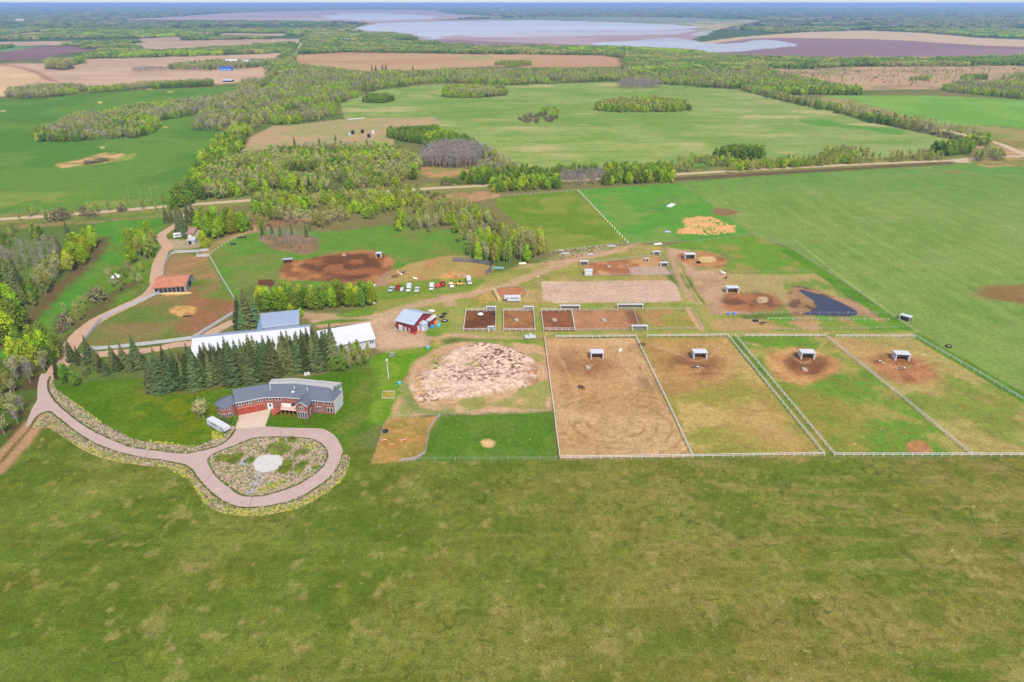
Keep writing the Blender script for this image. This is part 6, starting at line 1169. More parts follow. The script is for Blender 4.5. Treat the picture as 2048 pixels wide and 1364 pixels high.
# ------------------------------------------------------------ vehicles
def wheels(root, xs, y, r=.38, w_=.25, m=None):
    for x in xs:
        for s in (-1, 1): wl = MB().tube((x, s * y - s * w_, r), (x, s * y, r), r, n=14).build('wheel', m or m_dark, root); MB().tube((x, s * y, r), (x, s * y + s * .03, r), r * .5, n=10).build('rim', m_gmetal, wl)
def pickup(px, py, rz, label, m, bed=True, L=5.0, flat=None, group='machines parked in a row on the grass'):
    """front of the vehicle along +x"""
    r = thing('parked_truck', P(px, py), label, 'truck', group, rz); H = 1.9; mb = MB(); mb.box((L * .32, 0, .5), (L * .36, 1.9, .6), 0, .95); mb.box((-L * .28, 0, .5), (L * .44, 1.9, .3)); mb.build('body', m, r)
    MB().box((L * .05, 0, .5), (L * .3, 1.85, 1.35), 0, .78, .86).build('cab', m, r); MB().box((L * .05, 0, 1.22), (L * .302, 1.6, .42), 0, .86, .95).build('window', m_glass, r); MB().box((L * .5, 0, .55), (.08, 1.5, .35)).build('grille', m_grey, r)
    for s in (-1, 1): MB().box((L * .505, s * .7, .75), (.06, .3, .2)).build('headlight', m_white, r)
    if flat == 'box': MB().box((-L * .28, 0, .8), (L * .48, 2.1, 1.9)).build('cargo_box', m_wmetal, r)
    elif flat == 'flat': MB().box((-L * .3, 0, .82), (L * .5, 2.1, .14)).build('flatbed', m_wood, r)
    elif flat == 'boom': MB().tube((-L * .4, 0, .9), (L * .1, 0, 2.3), .18, n=6).build('boom', m_gmetal, r)
    else:
        mb = MB(); 
        for s in (-1, 1): mb.box((-L * .28, s * .9, .8), (L * .44, .1, .45))
        mb.box((-L * .5, 0, .8), (.1, 1.9, .45)); mb.build('bed', m, r)
    wheels(r, (L * .33, -L * .3), .95); return r
D = -math.pi / 2
pickup(783, 581, D - .1, 'old grey flatbed truck at the west end of the parked row', m_gmetal, L=5.5, flat='flat'); pickup(818, 581, D, 'white box truck, left one of the white pair in the parked row', m_white, L=5.8, flat='box'); pickup(834, 581.5, D + .05, 'white service truck with boom, right one of the white pair', m_wmetal, L=6, flat='boom')
pickup(863.5, 579, D, 'short white van with green windshield in the parked row', m_white, L=4.6, flat='box'); pickup(902.5, 573, D + .25, 'brown and white old truck beside the yellow machine', m_cream, L=5.4, flat='flat'); pickup(938, 566, D + .2, 'white motorhome like truck at the east end of the parked row', m_wmetal, L=6.5, flat='box')
pickup(1060, 677, .1, 'small white pickup standing on the lane by the paddock corner', m_wmetal, L=4.2, group=None)
def tractor(px, py, rz, label, m, cat='tractor', name='tractor'):
    r = thing(name, P(px, py), label, cat, 'machines parked in a row on the grass', rz); MB().box((.9, 0, .8), (1.9, .8, .8), 0, .9).build('hood', m, r); MB().box((-.6, 0, .8), (1.3, 1.3, 1.7), 0, .85).build('cab', m, r); MB().box((-.6, 0, 1.6), (1.33, 1.2, .7), 0, .9).build('window', m_glass, r)
    for s in (-1, 1): MB().tube((-.7, s * .75, .85), (-.7, s * 1.2, .85), .85, n=16).build('rear_wheel', m_dark, r); MB().tube((1.4, s * .6, .45), (1.4, s * .85, .45), .45, n=14).build('front_wheel', m_dark, r)
    MB().tube((.9, 0, 1.6), (.9, 0, 2.3), .05).build('exhaust', m_dark, r); return r
tractor(797, 579.5, D, 'small red tractor between the grey flatbed and the white pair', m_redp); tractor(885.5, 572, D + .2, 'large bright red tractor in the middle of the parked row', m_redp)
bl_ = thing('baler', P(876, 575), 'low red hay baler parked beside the large red tractor', 'baler', 'machines parked in a row on the grass', .1); MB().box((0, 0, .6), (2.6, 1.6, .9), 0, .8).build('body', m_redp, bl_); MB().tube((-1.2, 0, .7), (-3, .3, .6), .08).build('drawbar', m_redp, bl_); wheels(bl_, (0,), .95, .45)
lo = thing('loader', P(918, 571), 'long yellow grader like machine near the east end of the parked row', 'loader', 'machines parked in a row on the grass', .1); MB().box((.2, 0, .7), (2.4, 1.3, .9), 0, .85).build('body', m_yel, lo); MB().box((.4, 0, 1.6), (1.1, 1.2, .9), 0, .9).build('cab', m_black, lo); MB().tube((-1, 0, 1.1), (-3.2, 0, .7), .12).build('arm', m_yel, lo); MB().box((-3.4, 0, .2), (.5, 1.8, .6)).build('bucket', m_yel, lo); MB().tube((1.2, 0, 1), (3, 0, .7), .12).build('arm', m_yel, lo); wheels(lo, (-.6, 1.1), .85, .5)
tl = thing('small_trailer', P(804, 582), 'small white utility trailer beside the little red tractor', 'trailer', 'machines parked in a row on the grass', D); MB().box((0, 0, .5), (2.6, 1.5, .9), 0, .9).build('body', m_wmetal, tl); MB().tube((1.3, 0, .5), (2.4, 0, .45), .05).build('drawbar', m_grey, tl); wheels(tl, (0,), .85, .33)
wc = thing('small_trailer', P(747, 574), 'white utility trailer at the corner of the shelter belt', 'trailer', None, .1); MB().box((0, 0, .5), (1.8, 1.2, .8)).build('body', m_white, wc); MB().tube((.9, 0, .5), (1.7, 0, .4), .05).build('drawbar', m_grey, wc); wheels(wc, (0,), .7, .3)
def horse_trailer(px, py, rz, L, label, nwin, side=-1):
    r = thing('horse_trailer', P(px, py), label, 'trailer', None, rz); MB().box((L * .09, 0, .5), (L * .82, 2.3, 2.1), 0, .97, .94).build('body', m_wmetal, r); MB().box((-L * .41, 0, 1.45), (L * .2, 2.2, 1.15), 0, .95, .94).build('gooseneck', m_wmetal, r)
    for i in range(nwin): MB().box((L * (-.05 + i * .12), side * 1.13, 1.75), (.55, .08, .4)).build('window', m_glass, r)
    MB().box((-L * .33, side * 1.12, 1.6), (.6, .08, .4)).build('window', m_glass, r); wheels(r, (L * .18, L * .32), 1.2, .38)
    MB().tube((-L * .47, 0, 1.45), (-L * .47, 0, .5), .07).build('hitch', m_grey, r); return r
horse_trailer(1025, 602.5, 0, 7.2, 'white gooseneck horse trailer with four windows in front of the round pen', 4)
ht = horse_trailer(437, 860, 0, 9.4, 'long white horse trailer parked beside the turret of the brick house', 3)
pa, pb_ = P(421, 848), P(457, 868); ht.location = (pa + pb_) / 2; ht.rotation_euler = (0, 0, math.atan2(pb_.y - pa.y, pb_.x - pa.x) + math.pi); 
for ch in ht.children:
    if ch.name.startswith('window'): ch.location.y = 2.26
# ------------------------------------------------------------ horses
def skinned(joints, edges, radii, m, name):
    me = bpy.data.meshes.new(name); me.from_pydata(joints, edges, []); o = bpy.data.objects.new(name, me); COL.objects.link(o)
    md = o.modifiers.new('s', 'SKIN'); 
    for v, r in zip(me.skin_vertices[0].data, radii): v.radius = r if hasattr(r, '__len__') else (r, r)
    me.skin_vertices[0].data[0].use_root = True; o.modifiers.new('u', 'SUBSURF').levels = 1
    dg = bpy.context.evaluated_depsgraph_get(); ev = o.evaluated_get(dg); out = bpy.data.meshes.new_from_object(ev); bpy.data.objects.remove(o); out.materials.clear(); out.materials.append(m)
    for p in out.polygons: p.use_smooth = True
    return out
def horse_mesh(m, pose):
    hd = [(1.15, 0, 1.55), (1.45, 0, 1.85), (1.75, 0, 1.7), (1.95, 0, 1.5)] if pose == 'stand' else [(1.15, 0, 1.1), (1.4, 0, .65), (1.55, 0, .35), (1.62, 0, .12)]
    J = [(0, 0, 1.2), (.6, 0, 1.18), (.9, 0, 1.25)] + hd + [(-.55, 0, 1.22), (-.85, 0, 1.18), (-1.0, 0, .95), (-1.05, 0, .55)]
    E = [(0, 1), (1, 2), (2, 3), (3, 4), (4, 5), (5, 6), (0, 7), (7, 8), (8, 9), (9, 10)]; Rr = [(.29, .3), (.27, .33), (.2, .26), (.13, .19), (.1, .14), (.1, .12), .07, (.28, .29), (.2, .22), .05, .06]
    for s in (-1, 1):
        k = len(J); J += [(.62, s * .17, .85), (.66, s * .17, .5), (.62, s * .17, .08)]; E += [(1, k), (k, k + 1), (k + 1, k + 2)]; Rr += [.12, .065, .06]
        k = len(J); J += [(-.5, s * .17, .85), (-.72, s * .17, .52), (-.64, s * .17, .08)]; E += [(7, k), (k, k + 1), (k + 1, k + 2)]; Rr += [.15, .07, .06]
    return skinned(J, E, Rr, m, 'body')
def lying_mesh(m):
    J = [(0, 0, .35), (.6, 0, .38), (1.0, .05, .55), (1.3, .1, .85), (1.6, .1, .7), (-.6, 0, .35), (-.9, .1, .25), (-1.2, .3, .1)]; E = [(0, 1), (1, 2), (2, 3), (3, 4), (0, 5), (5, 6), (6, 7)]; Rr = [(.3, .32), (.3, .3), .2, .13, .09, (.32, .3), .2, .05]
    for s in (-1, 1): k = len(J); J += [(.7, s * .35, .12), (.3, s * .45, .08)]; E += [(1, k), (k, k + 1)]; Rr += [.08, .05]; k = len(J); J += [(-.3, s * .45, .14), (-.7, s * .5, .08)]; E += [(5, k), (k, k + 1)]; Rr += [.1, .05]
    return skinned(J, E, Rr, m, 'body')
def coat(name, c1, c2=None):
    m = bpy.data.materials.new(name); m.use_nodes = True; t = m.node_tree; b = t.nodes['Principled BSDF']; b.inputs['Roughness'].default_value = .7; tc_ = t.nodes.new('ShaderNodeTexCoord'); nz = t.nodes.new('ShaderNodeTexNoise'); nz.inputs['Scale'].default_value = 1.1; nz.inputs['Detail'].default_value = 1; t.links.new(tc_.outputs['Object'], nz.inputs[0]); rp_ = t.nodes.new('ShaderNodeValToRGB'); e = rp_.color_ramp.elements
    e[0].color = (*c1, 1); e[1].color = (*(c2 or tuple(x * 1.2 for x in c1)), 1); e[0].position = .49; e[1].position = .51; t.links.new(nz.outputs[0], rp_.inputs[0]); t.links.new(rp_.outputs[0], b.inputs['Base Color']); return m
coats = {'black': coat('black_coat', (.02, .016, .014)), 'bay': coat('bay_coat', (.09, .03, .014)), 'chestnut': coat('chestnut_coat', (.30, .10, .04)), 'white': coat('white_coat', (.72, .68, .62)), 'pinto': coat('pinto_coat', (.05, .03, .02), (.75, .70, .62))}
HM = {}
def horse(px, py, c, pose, rz, label, s=1.0, grp='horses in the paddocks'):
    if (c, pose) not in HM: HM[(c, pose)] = lying_mesh(coats[c]) if pose == 'lie' else horse_mesh(coats[c], pose)
    r = thing('horse', P(px, py), label, 'horse', grp, rz); r.scale = (s,) * 3; ob('body', HM[(c, pose)], r)
    if pose != 'lie': MB().tube((-1.08, 0, 1.15), (-1.2, 0, .35), .07, .03, 5).build('tail', m_black if c != 'white' else m_white, r)
    return r
horse(1162, 778, 'black', 'graze', -.5, 'black horse grazing alone on the sand of the first paddock'); horse(1285, 692, 'bay', 'graze', 3.14, 'dark brown horse at the dividing fence near the paddock gate'); horse(1240, 705, 'white', 'graze', .9, 'white horse grazing near the north fence of the first paddock'); horse(1281, 738, 'chestnut', 'stand', 1.4, 'chestnut foal standing beside the dividing fence', .7)
horse(1396, 735.5, 'pinto', 'lie', 3.0, 'pinto horse lying on the straw in the second paddock'); horse(1388, 735, 'bay', 'lie', .3, 'dark horse lying beside the pinto on the straw'); horse(1760, 724, 'pinto', 'lie', 2.6, 'pinto horse lying west of the shelter in the eastern paddock'); horse(1803, 741, 'pinto', 'graze', 2.8, 'pinto horse grazing in front of the eastern shelter')
horse(1446, 549, 'white', 'stand', 2.6, 'white horse standing between the upper and middle pastures'); horse(1452, 558, 'bay', 'graze', 1.4, 'dark horse below the white one between the pastures'); horse(1524, 650, 'black', 'stand', -.4, 'black horse beside the dark feed trough north of the paddocks')
horse(788, 556, 'bay', 'graze', .4, 'dark horse at the gate of the brown pasture'); horse(794, 553, 'chestnut', 'stand', .6, 'chestnut horse at the gate of the brown pasture'); horse(801, 551, 'white', 'stand', 2.6, 'white horse at the gate of the brown pasture'); horse(805, 549, 'black', 'stand', .2, 'black horse at the gate of the brown pasture')
horse(831, 557.5, 'white', 'lie', 2.8, 'pale horse lying in the pen above the parked machines'); horse(985, 630, 'black', 'stand', 3.14, 'black horse under the shelter of the first small pen')
# ------------------------------------------------------------ feeders, tyres, barrels, poles and other small things
def ringmesh(r, h_, th):
    mb = MB(); n = 20
    vs = []
    for rr in (r - th, r):
        for z in (0, h_):
            for i in range(n): t = 6.2832 * i / n; vs.append((rr * math.cos(t), rr * math.sin(t), z))
    for i in range(n): j = (i + 1) % n; mb.f += [(i, j, n + j, n + i), (2 * n + i, 3 * n + i, 3 * n + j, 2 * n + j), (n + i, n + j, 3 * n + j, 3 * n + i)]
    mb.v = vs; return mb
def feeder(px, py, label, r=1.2, m=None, hay=True):
    f = thing('hay_feeder', P(px, py), label, 'feeder', 'round hay feeders'); ringmesh(r, .7, .12).build('ring', m or m_black, f)
    if hay: MB().ell((0, 0, .2), (r * .8, r * .75, .35), 12, 6).build('hay', m_hay, f)
for px_, py_, lb in ((1176, 736, 'round feeder with straw in the first big paddock'), (1609, 740, 'round feeder in the brown patch of the green paddock'), (1397, 526, 'dark tyre ring feeder below the shelter of the upper pasture'), (1525, 601, 'small feeder in the straw heart of the middle pasture'), (1208, 641, 'brown ring feeder in the long pen'), (1109, 641, 'ring feeder in the middle of the third small pen'), (688, 511, 'old feeder in the brown pasture patch'), (1218, 534, 'feeder among the straw of the upper pens'), (1897, 694, 'lone dark feeder outside the eastern fence'), (918, 551, 'feeder at the heart of the straw spiral'), (1033, 641, 'straw filled feeder in the second small pen')):
    feeder(px_, py_, lb, 1.1, m_black if 'dark' in lb or 'tyre' in lb else m_wood, 'tyre' not in lb)
r = thing('round_bale_cover', P(961, 632), 'small white domed hay cover in the first small pen', 'cover'); MB().rings([(0, 0, .9, 1.3), (0, 0, 1.3, 1.0), (0, 0, 1.5, .3)], 12).build('roof', m_white, r); 
for k in range(4): MB().tube((1.0 * math.cos(k * 1.57), 1.0 * math.sin(k * 1.57), 0), (1.0 * math.cos(k * 1.57), 1.0 * math.sin(k * 1.57), 1), .05).build('leg', m_white, r)
for px_, py_, rr, lb in ((889, 628.5, 1.1, 'farthest big tractor tyre lying in the grass by the red barn'), (884, 634.5, 1.2, 'middle big tractor tyre lying in the grass by the red barn'), (889.5, 642.5, 1.35, 'nearest and largest tractor tyre with pale hub by the red barn'), (771, 863, 1.0, 'black tractor tyre leaning at the fence of the orange jump pen'), (824, 664, .7, 'dark tyre in front of the red barn doors')):
    f = thing('tyre_ring', P(px_, py_), lb, 'tyre', 'old tractor tyres'); mb = MB(); mb.rings([(0, 0, .0, rr * .8), (0, 0, .12, rr), (0, 0, .4, rr), (0, 0, .52, rr * .8), (0, 0, .45, rr * .5), (0, 0, .2, rr * .48)], 20, False); mb.build('tread', m_dark, f); MB().rings([(0, 0, .15, rr * .42), (0, 0, .3, rr * .42)], 14).build('hub', m_white if 'hub' in lb else m_black, f)
for px_, py_, m_, lb in ((864.5, 655.5, m_blue, 'bright blue plastic barrel beside the grain bin'), (877, 653, m_ltblue, 'turquoise plastic barrel in the grass by the red barn'), (871, 648, m_or, 'orange drum between the blue barrels')):
    f = thing('barrel', P(px_, py_), lb, 'barrel'); MB().rings([(0, 0, 0, .7), (0, 0, .5, .82), (0, 0, 1.1, .72), (0, 0, 1.3, .3)], 14).build('body', m_, f); MB().rings([(0, 0, 1.3, .3), (0, 0, 1.36, .28)], 10).build('lid', m_, f)
sp_ = thing('boat', P(863, 622), 'upturned white boat lying in the grass behind the red barn', 'boat', None, -.25); MB().rings([(0, 0, 0, 1.0), (0, 0, .5, .85), (0, 0, .75, .25)], 14).build('hull', m_white, sp_); sp_.scale = (1.6, .7, 1); MB().box((0, 0, .74), (1.8, .08, .08)).build('keel', m_grey, sp_)
jr = random.Random(9)
for i, (px_, py_, m_, lb) in enumerate(((793, 661, m_grey, 'dark scrap frame at the west corner of the red barn'), (799, 664, m_wood, 'wooden trestle leaning at the front of the red barn'), (812, 664.5, m_wood, 'pale wooden sledge in front of the barn doors'), (831, 668, m_redp, 'red plough lying on the gravel yard by the barn'), (838, 665, m_or, 'orange cultivator beside the red plough'), (870, 640, m_gmetal, 'pale metal rack in the scrap heap by the lean to'), (875, 644, m_wmetal, 'white tank among the scrap by the lean to'), (868, 633, m_cream, 'stack of pale poles behind the lean to'))):
    f = thing('farm_scrap' if i not in (3, 4) else 'farm_implement', P(px_, py_), lb, 'scrap' if i not in (3, 4) else 'implement', None, jr.random() * 3)
    MB().box((0, 0, .3), (1.9, .14, .14)).build('bar', m_, f); MB().box((0, .6, .3), (1.9, .14, .14)).build('bar', m_, f); MB().box((.4, .3, .2), (.5, 1.0, .7), 0, .7).build('body', m_, f)
    for s in (-.8, .8): MB().box((s, .3, 0), (.12, .9, .35)).build('foot', m_grey, f)
def pole(px, py, h_, label, lamp=False, m=None, group=None, arm=True, w_=.14):
    r = thing('utility_pole' if not lamp else 'yard_lamp', P(px, py), label, 'pole' if not lamp else 'lamp', group); MB().tube((0, 0, 0), (0, 0, h_), w_, w_ * .7, 8).build('post', m or m_wood, r)
    if lamp: MB().box((0, -.2, h_ - .1), (.6, .9, .5), 0, .7).build('lamp_head', m_white, r)
    elif arm: MB().box((0, 0, h_ - .6), (2.0, .12, .14)).build('crossarm', m or m_wood, r)
pole(777, 757, 7.5, 'white yard lamp pole standing on the mown strip east of the house', True, m_white, w_=.16)
for x, y, lb in ((261, 407, 'leaning pale utility pole nearest the western verge trees'), (284, 404, 'pale utility pole between the leaning one and the road bend'), (318, 398, 'pale utility pole just before the road trees'), (306, 401, 'thin pale utility pole beside the county road')): pole(x, y, 9, lb, m=mat('pale_pole', (.26, .26, .22), .8, 1, amt=.1), group='utility poles', w_=.09)
pole(1076, 575, 5.5, 'short post with grey bird box west of the riding ring', True, m_wood)
bt = thing('bleacher', P(784, 714), 'grey three tier bleacher on the lawn below the gravel yard', 'bleacher', None, .05)
for k in range(3): MB().box((0, k * .9, .35 + .3 * k), (2.0, .45, .08)).build('bench_board', m_grey, bt)
for s in (-.8, .8): MB().box((s, .9, 0), (.1, 2.3, .35)).build('support', m_dark, bt)
sb_ = thing('sandbox', P(777, 797), 'square timber edged weedy sandbox on the lawn', 'sandbox'); mb = MB(); q4 = [P(x, y) - P(777, 797) for x, y in ((764, 797), (788, 797), (790, 783), (766, 783))]
for a, b in zip(q4, q4[1:] + q4[:1]): mb = MB(); d = b - a; mb.box(((a.x + b.x) / 2, (a.y + b.y) / 2, 0), (d.length + .15, .2, .35), math.atan2(d.y, d.x)); mb.build('board', m_wood, sb_)
for px_, py_, rz_, lb in ((768, 884, .2, 'orange jump stand at the west fence of the jump pen'), (784, 893, -.3, 'orange jump stand in the south of the jump pen'), (806, 884, .1, 'orange jump stand in the middle of the jump pen')):
    f = thing('jump_stand', P(px_, py_), lb, 'jump', 'orange jump stands', rz_); 
    for s in (-.9, .9): MB().box((s, 0, 0), (.18, .5, 1.3)).build('upright', m_or, f)
    MB().tube((-.9, 0, .8), (.9, 0, .8), .07).build('bar', m_white, f)
for px_, py_, lb in ((611, 752, 'white garden chair nearest the spruces behind the house'), (617, 751, 'white garden chair farther from the spruces behind the house')):
    f = thing('garden_chair', P(px_, py_), lb, 'chair', 'white garden chairs'); MB().box((0, 0, .4), (.8, .8, .1)).build('seat', m_white, f); MB().box((0, .38, .5), (.8, .1, .8)).build('backrest', m_white, f)
    for sx in (-.35, .35):
        for sy in (-.35, .35): MB().box((sx, sy, 0), (.08, .08, .4)).build('leg', m_white, f)
for px_, py_, m_, lb in ((1457, 629, m_blue, 'blue water tub, left of the pair below the middle pasture'), (1469, 629, m_blue, 'blue water tub, right of the pair below the middle pasture'), (748, 607, m_white, 'white water tank at the end of the shelter belt'), (1511, 643, m_black, 'long dark feed trough north of the paddocks'), (856, 697, m_ltblue, 'turquoise tub at the corner of the gravel yard'), (799, 768, m_ltblue, 'pale blue tub on the edge of the dirt yard')):
    f = thing('water_tub', P(px_, py_), lb, 'tub'); k = 2.2 if 'long' in lb else 1; MB().rings([(0, 0, 0, .55), (0, 0, .7, .65)], 14).build('tub', m_, f); MB().rings([(0, 0, .7, .66), (0, 0, .76, .66)], 14).build('rim', m_, f); f.scale = (k, 1, 1)
lw = thing('trough', P(374, 633), 'dark log trough on the straw patch of the west paddock', 'trough', None, .2); MB().box((0, 0, .15), (3.2, .5, .35), 0, 1).build('body', m_black, lw)
for s in (-1.2, 1.2): MB().box((s, 0, 0), (.2, .6, .16)).build('foot', m_wood, lw)
ta = thing('tarpaulin', P(1342, 411), 'white tarpaulin lying on the green field by the straw heap', 'tarpaulin', None, 1.0); MB().box((0, 0, .05), (8.5, 3.2, .5), 0, .9).build('sheet', m_white, ta)
for px_, py_, w_, rz_, m_, lb in ((1316, 489, 5, .3, m_white, 'pale plank pile beside the dirt track near the straw heap'), (1335, 464.5, 4, 0, m_gmetal, 'small pale sheet stack on the green field'), (1223, 493, 5, 0, m_grey, 'grey trailer frame at the thin post fence'), (1181, 510, 4, .1, m_grey, 'grey timber stack on the bare ground'), (997, 537, 6, -.1, mat('teal_tarp', (.12, .28, .28), .7, 1, amt=.1), 'teal covered boat shape beside the slatted windbreak'), (1045, 528, 4, .2, m_cream, 'pale timber stack at the foot of the poplar grove'), (1130, 508, 5, 0, m_grey, 'low grey rubble stack on the bare ground'), (1122, 502, 3, .1, m_wood, 'small brown timber stack on the bare ground'), (484, 476, 5, .2, m_black, 'black tarpaulin covered heap in the north pasture'), (466, 489, 3, .1, m_black, 'small black trough in the north pasture')):
    f = thing('timber_stack' if 'stack' in lb or 'pile' in lb else 'covered_heap', P(px_, py_), lb, 'stack' if 'stack' in lb or 'pile' in lb else 'heap', None, rz_); MB().box((0, 0, .15), (w_, 1.4, .6), 0, .8).build('top', m_, f); MB().box((-w_ * .3, 0, 0), (.2, 1.4, .16)).build('bearer', m_wood, f); MB().box((w_ * .3, 0, 0), (.2, 1.4, .16)).build('bearer', m_wood, f)
# straw bale wall beside the round pen
hb = [(P(989 + i * 1.6, 584 + i * 3.2), i) for i in range(6)]
for p_, i in hb: f = thing('straw_bale', p_, ['pale tarp topped straw bale at the north end of the bale wall', 'second straw bale from the north in the bale wall by the round pen', 'third straw bale from the north in the bale wall by the round pen', 'fourth straw bale from the north in the bale wall', 'fifth straw bale from the north in the bale wall', 'straw bale at the south end of the wall by the horse trailer'][i], 'bale', 'straw bale wall', -1.2); MB().box((0, 0, 0), (2.2, 1.3, 1.3), 0, .96).build('bale', m_hay, f); MB().box((.5, 0, .0), (.05, 1.34, 1.33), 0, .96).build('string', m_cream, f)
# far grain bins, far farm
for px_, py_, m_, lb in ((706, 268, m_black, 'westernmost black grain bin on the tan meadow'), (725, 266, m_black, 'northern black grain bin with pale base on the tan meadow'), (738, 275, m_black, 'nearest black grain bin on the tan meadow'), (746, 268, m_wmetal, 'white grain bin on the tan meadow'), (699, 271, m_gmetal, 'low grey grain bin beside the black ones')):
    f = thing('far_grain_bin', P(px_, py_), lb, 'grain bin', 'far grain bins'); h_ = 1.8 if 'low' in lb else 2.8; MB().rings([(0, 0, 0, 1.7), (0, 0, h_, 1.7)], 14).build('body', m_, f); MB().rings([(0, 0, h_, 1.85), (0, 0, h_ + 1.1, .2)], 14).build('roof', m_, f)
def far_house(px, py, w_, d_, h_, rh, label, wm, rm, name='farmhouse', cat='house', rz=0.0):
    c_ = P(px, py); r = V2(c_); h, q_, d2, n2 = gable(name, label, cat, r + Vector((-w_ / 2 * math.cos(rz), d_ / 2 - w_ / 2 * math.sin(rz), 0)), r + Vector((w_ / 2 * math.cos(rz), d_ / 2 + w_ / 2 * math.sin(rz), 0)), h_ + rh, h_, d_ / 2, d_ / 2, rm, wm, .6)
    for k in range(3): mb = MB(); face_box(q_[0], q_[1], .15 + k * .28, .28 + k * .28, 1.2, 2.6, 0, .1, mb); mb.build('window', m_white if wm == m_bluebld else m_glass, h)
far_house(451, 141, 24, 10, 5, 2.5, 'bright blue farmhouse far away beside the tan field', m_bluebld, mat('dark_blue_roof', (.04, .06, .22), .7, .5, amt=.1)); far_house(463, 131, 24, 12, 9, 3, 'long white barn behind the far blue farmhouse', m_wmetal, m_wmetal, 'far_barn', 'barn'); far_house(491, 131, 14, 10, 8, 3, 'smaller white barn east of the far blue farmhouse', m_wmetal, m_wmetal, 'far_barn', 'barn'); far_house(511, 131, 20, 10, 7, 2, 'long grey barn at the east end of the far farm', m_gmetal, m_gmetal, 'far_barn', 'barn')
for px_, py_, lb in ((455, 164, 'dark shed in the notch of the tan field'),): far_house(px_, py_, 16, 8, 2.5, 1.5, lb, m_dark, m_gmetal, 'far_barn', 'barn')
for px_, py_, w_, lb in ((787, 103, 9, 'white speck of a farmhouse at the edge of the lakeside wood'), (693, 82, 16, 'white farmhouse in the lakeside wood'), (510, 104, 12, 'white farmhouse at the field edge near the straight road'), (236, 21, 60, 'white farm building on the far north western rise'), (40, 44, 60, 'white farm building among the north western woods'), (1916, 17, 80, 'white farm building on the far eastern rise'), (797, 17, 300, 'long pale industrial roofs on the far lakeshore'), (1004, 20.5, 90, 'pale farm roofs far behind the lake'), (1490, 21, 40, 'pale tower building far behind the lake')):
    far_house(px_, py_, w_, max(8, w_ * .4), 5 if w_ < 50 else 14, 3 if w_ < 50 else 5, lb, m_wmetal, m_wmetal)
# ------------------------------------------------------------ central bed: pad, chips, stones; dirt heap
sheet('concrete_pad_ground', [(511, 919), (521, 913), (536, 910.6), (559, 911.4), (567.5, 921), (563, 931), (558, 938), (540, 944.5), (524, 946), (512, 943), (506.5, 929)], m_conc, .25); mb = MB(); pp = [P(x, y) for x, y in ((511, 919), (521, 913), (536, 910.6), (559, 911.4), (567.5, 921), (563, 931), (558, 938), (540, 944.5), (524, 946), (512, 943), (506.5, 929))]
mb.prism([p for p in pp][::-1], 0, .24); mb.build('concrete_pad_kerb', m_slate, kind='structure')
sheet('slate_bed_ground', [(477, 925), (488, 915), (497, 913), (503, 918), (498, 930), (482, 930)], m_slate, .05); sheet('slate_bed_ground', [(511, 946), (527, 948), (530, 955), (514, 972), (505, 990), (492, 989), (500, 970)], m_slate, .05)
sheet('slate_bed_ground', [(612, 938), (630, 930), (648, 926), (642, 936), (630, 942), (612, 945)], m_slate, .05); sheet('stepping_path', [(570, 879), (576, 879), (561, 903), (554, 908), (552, 906)], m_conc, .05)
def scatter_mesh(name, poly, n, sz, ms, label, smooth=0, seed=1, zf=.5, kind='stuff', inner=None):
    rg = random.Random(seed); wp = prep(poly, smooth); xs = [p[0] for p in wp]; ys = [p[1] for p in wp]; iw = prep(inner, 3) if inner else None; mb = MB(); mi = []; k = 0; tr = 0
    while k < n and tr < n * 40:
        tr += 1; x, y = rg.uniform(min(xs), max(xs)), rg.uniform(min(ys), max(ys))
        if not inpoly(wp, x, y) or (iw and inpoly(iw, x, y)): continue
        k += 1; s = rg.uniform(*sz); f0_ = len(mb.f); mb.box((x, y, 0), (s * rg.uniform(.7, 1.3), s * rg.uniform(.7, 1.2), s * zf), rg.random() * 3.1, rg.uniform(.4, .8)); mi += [rg.randrange(len(ms))] * (len(mb.f) - f0_)
    me = mb.mesh(name, ms[0]); [me.materials.append(m) for m in ms[1:]]; me.polygons.foreach_set('material_index', mi); ob(name, me, kind=kind, label=label)
m_pst = mat('pink_stone', A((206, 184, 168)), .9, 2, amt=.15); m_gst = mat('grey_stone', A((150, 140, 132)), .9, 2, amt=.15); m_tuft = mat('green_tuft', (.10, .15, .03), .95, 2, amt=.25); m_ytuft = mat('yellow_flower_tuft', (.30, .27, .03), .95, 2, amt=.2)
m_otuft = mat('olive_tuft', (.17, .17, .06), .95, 2, amt=.25); m_dst = mat('dark_soil_clod', (.10, .07, .06), .95, 2, amt=.2)
scatter_mesh('landscape_rocks', BED, 2000, (.25, .6), [m_pst, m_gst, m_tuft, m_otuft, m_tuft, m_dst, m_pst], 'pink stones and weeds of the central bed', 3, 2, inner=[(505, 917), (523, 909), (562, 909), (572, 922), (565, 935), (541, 945), (526, 949), (508, 943), (502, 929)])
NB = [(104, 757), (100, 772), (120, 810), (148, 835), (184, 860), (225, 880), (267, 896), (320, 903), (368, 907), (400, 902), (440, 886), (462, 868), (458, 855), (438, 873), (395, 893), (348, 890), (267, 878), (206, 847), (148, 805), (111, 777)]
scatter_mesh('landscape_rocks', NB, 1100, (.25, .6), [m_pst, m_gst, m_tuft, m_otuft, m_dst], 'pink stones along the north edge of the drive', 0, 3)
SB_ = [(66, 855), (97, 825), (134, 852), (173, 880), (251, 910), (334, 923), (384, 942), (410, 975), (433, 996), (486, 1017), (554, 1011), (629, 980), (662, 955), (685, 912), (700, 913), (696, 936), (662, 978), (596, 1016), (521, 1031), (455, 1028), (416, 1011), (380, 957), (329, 934), (251, 926), (178, 906), (120, 870), (97, 856)]
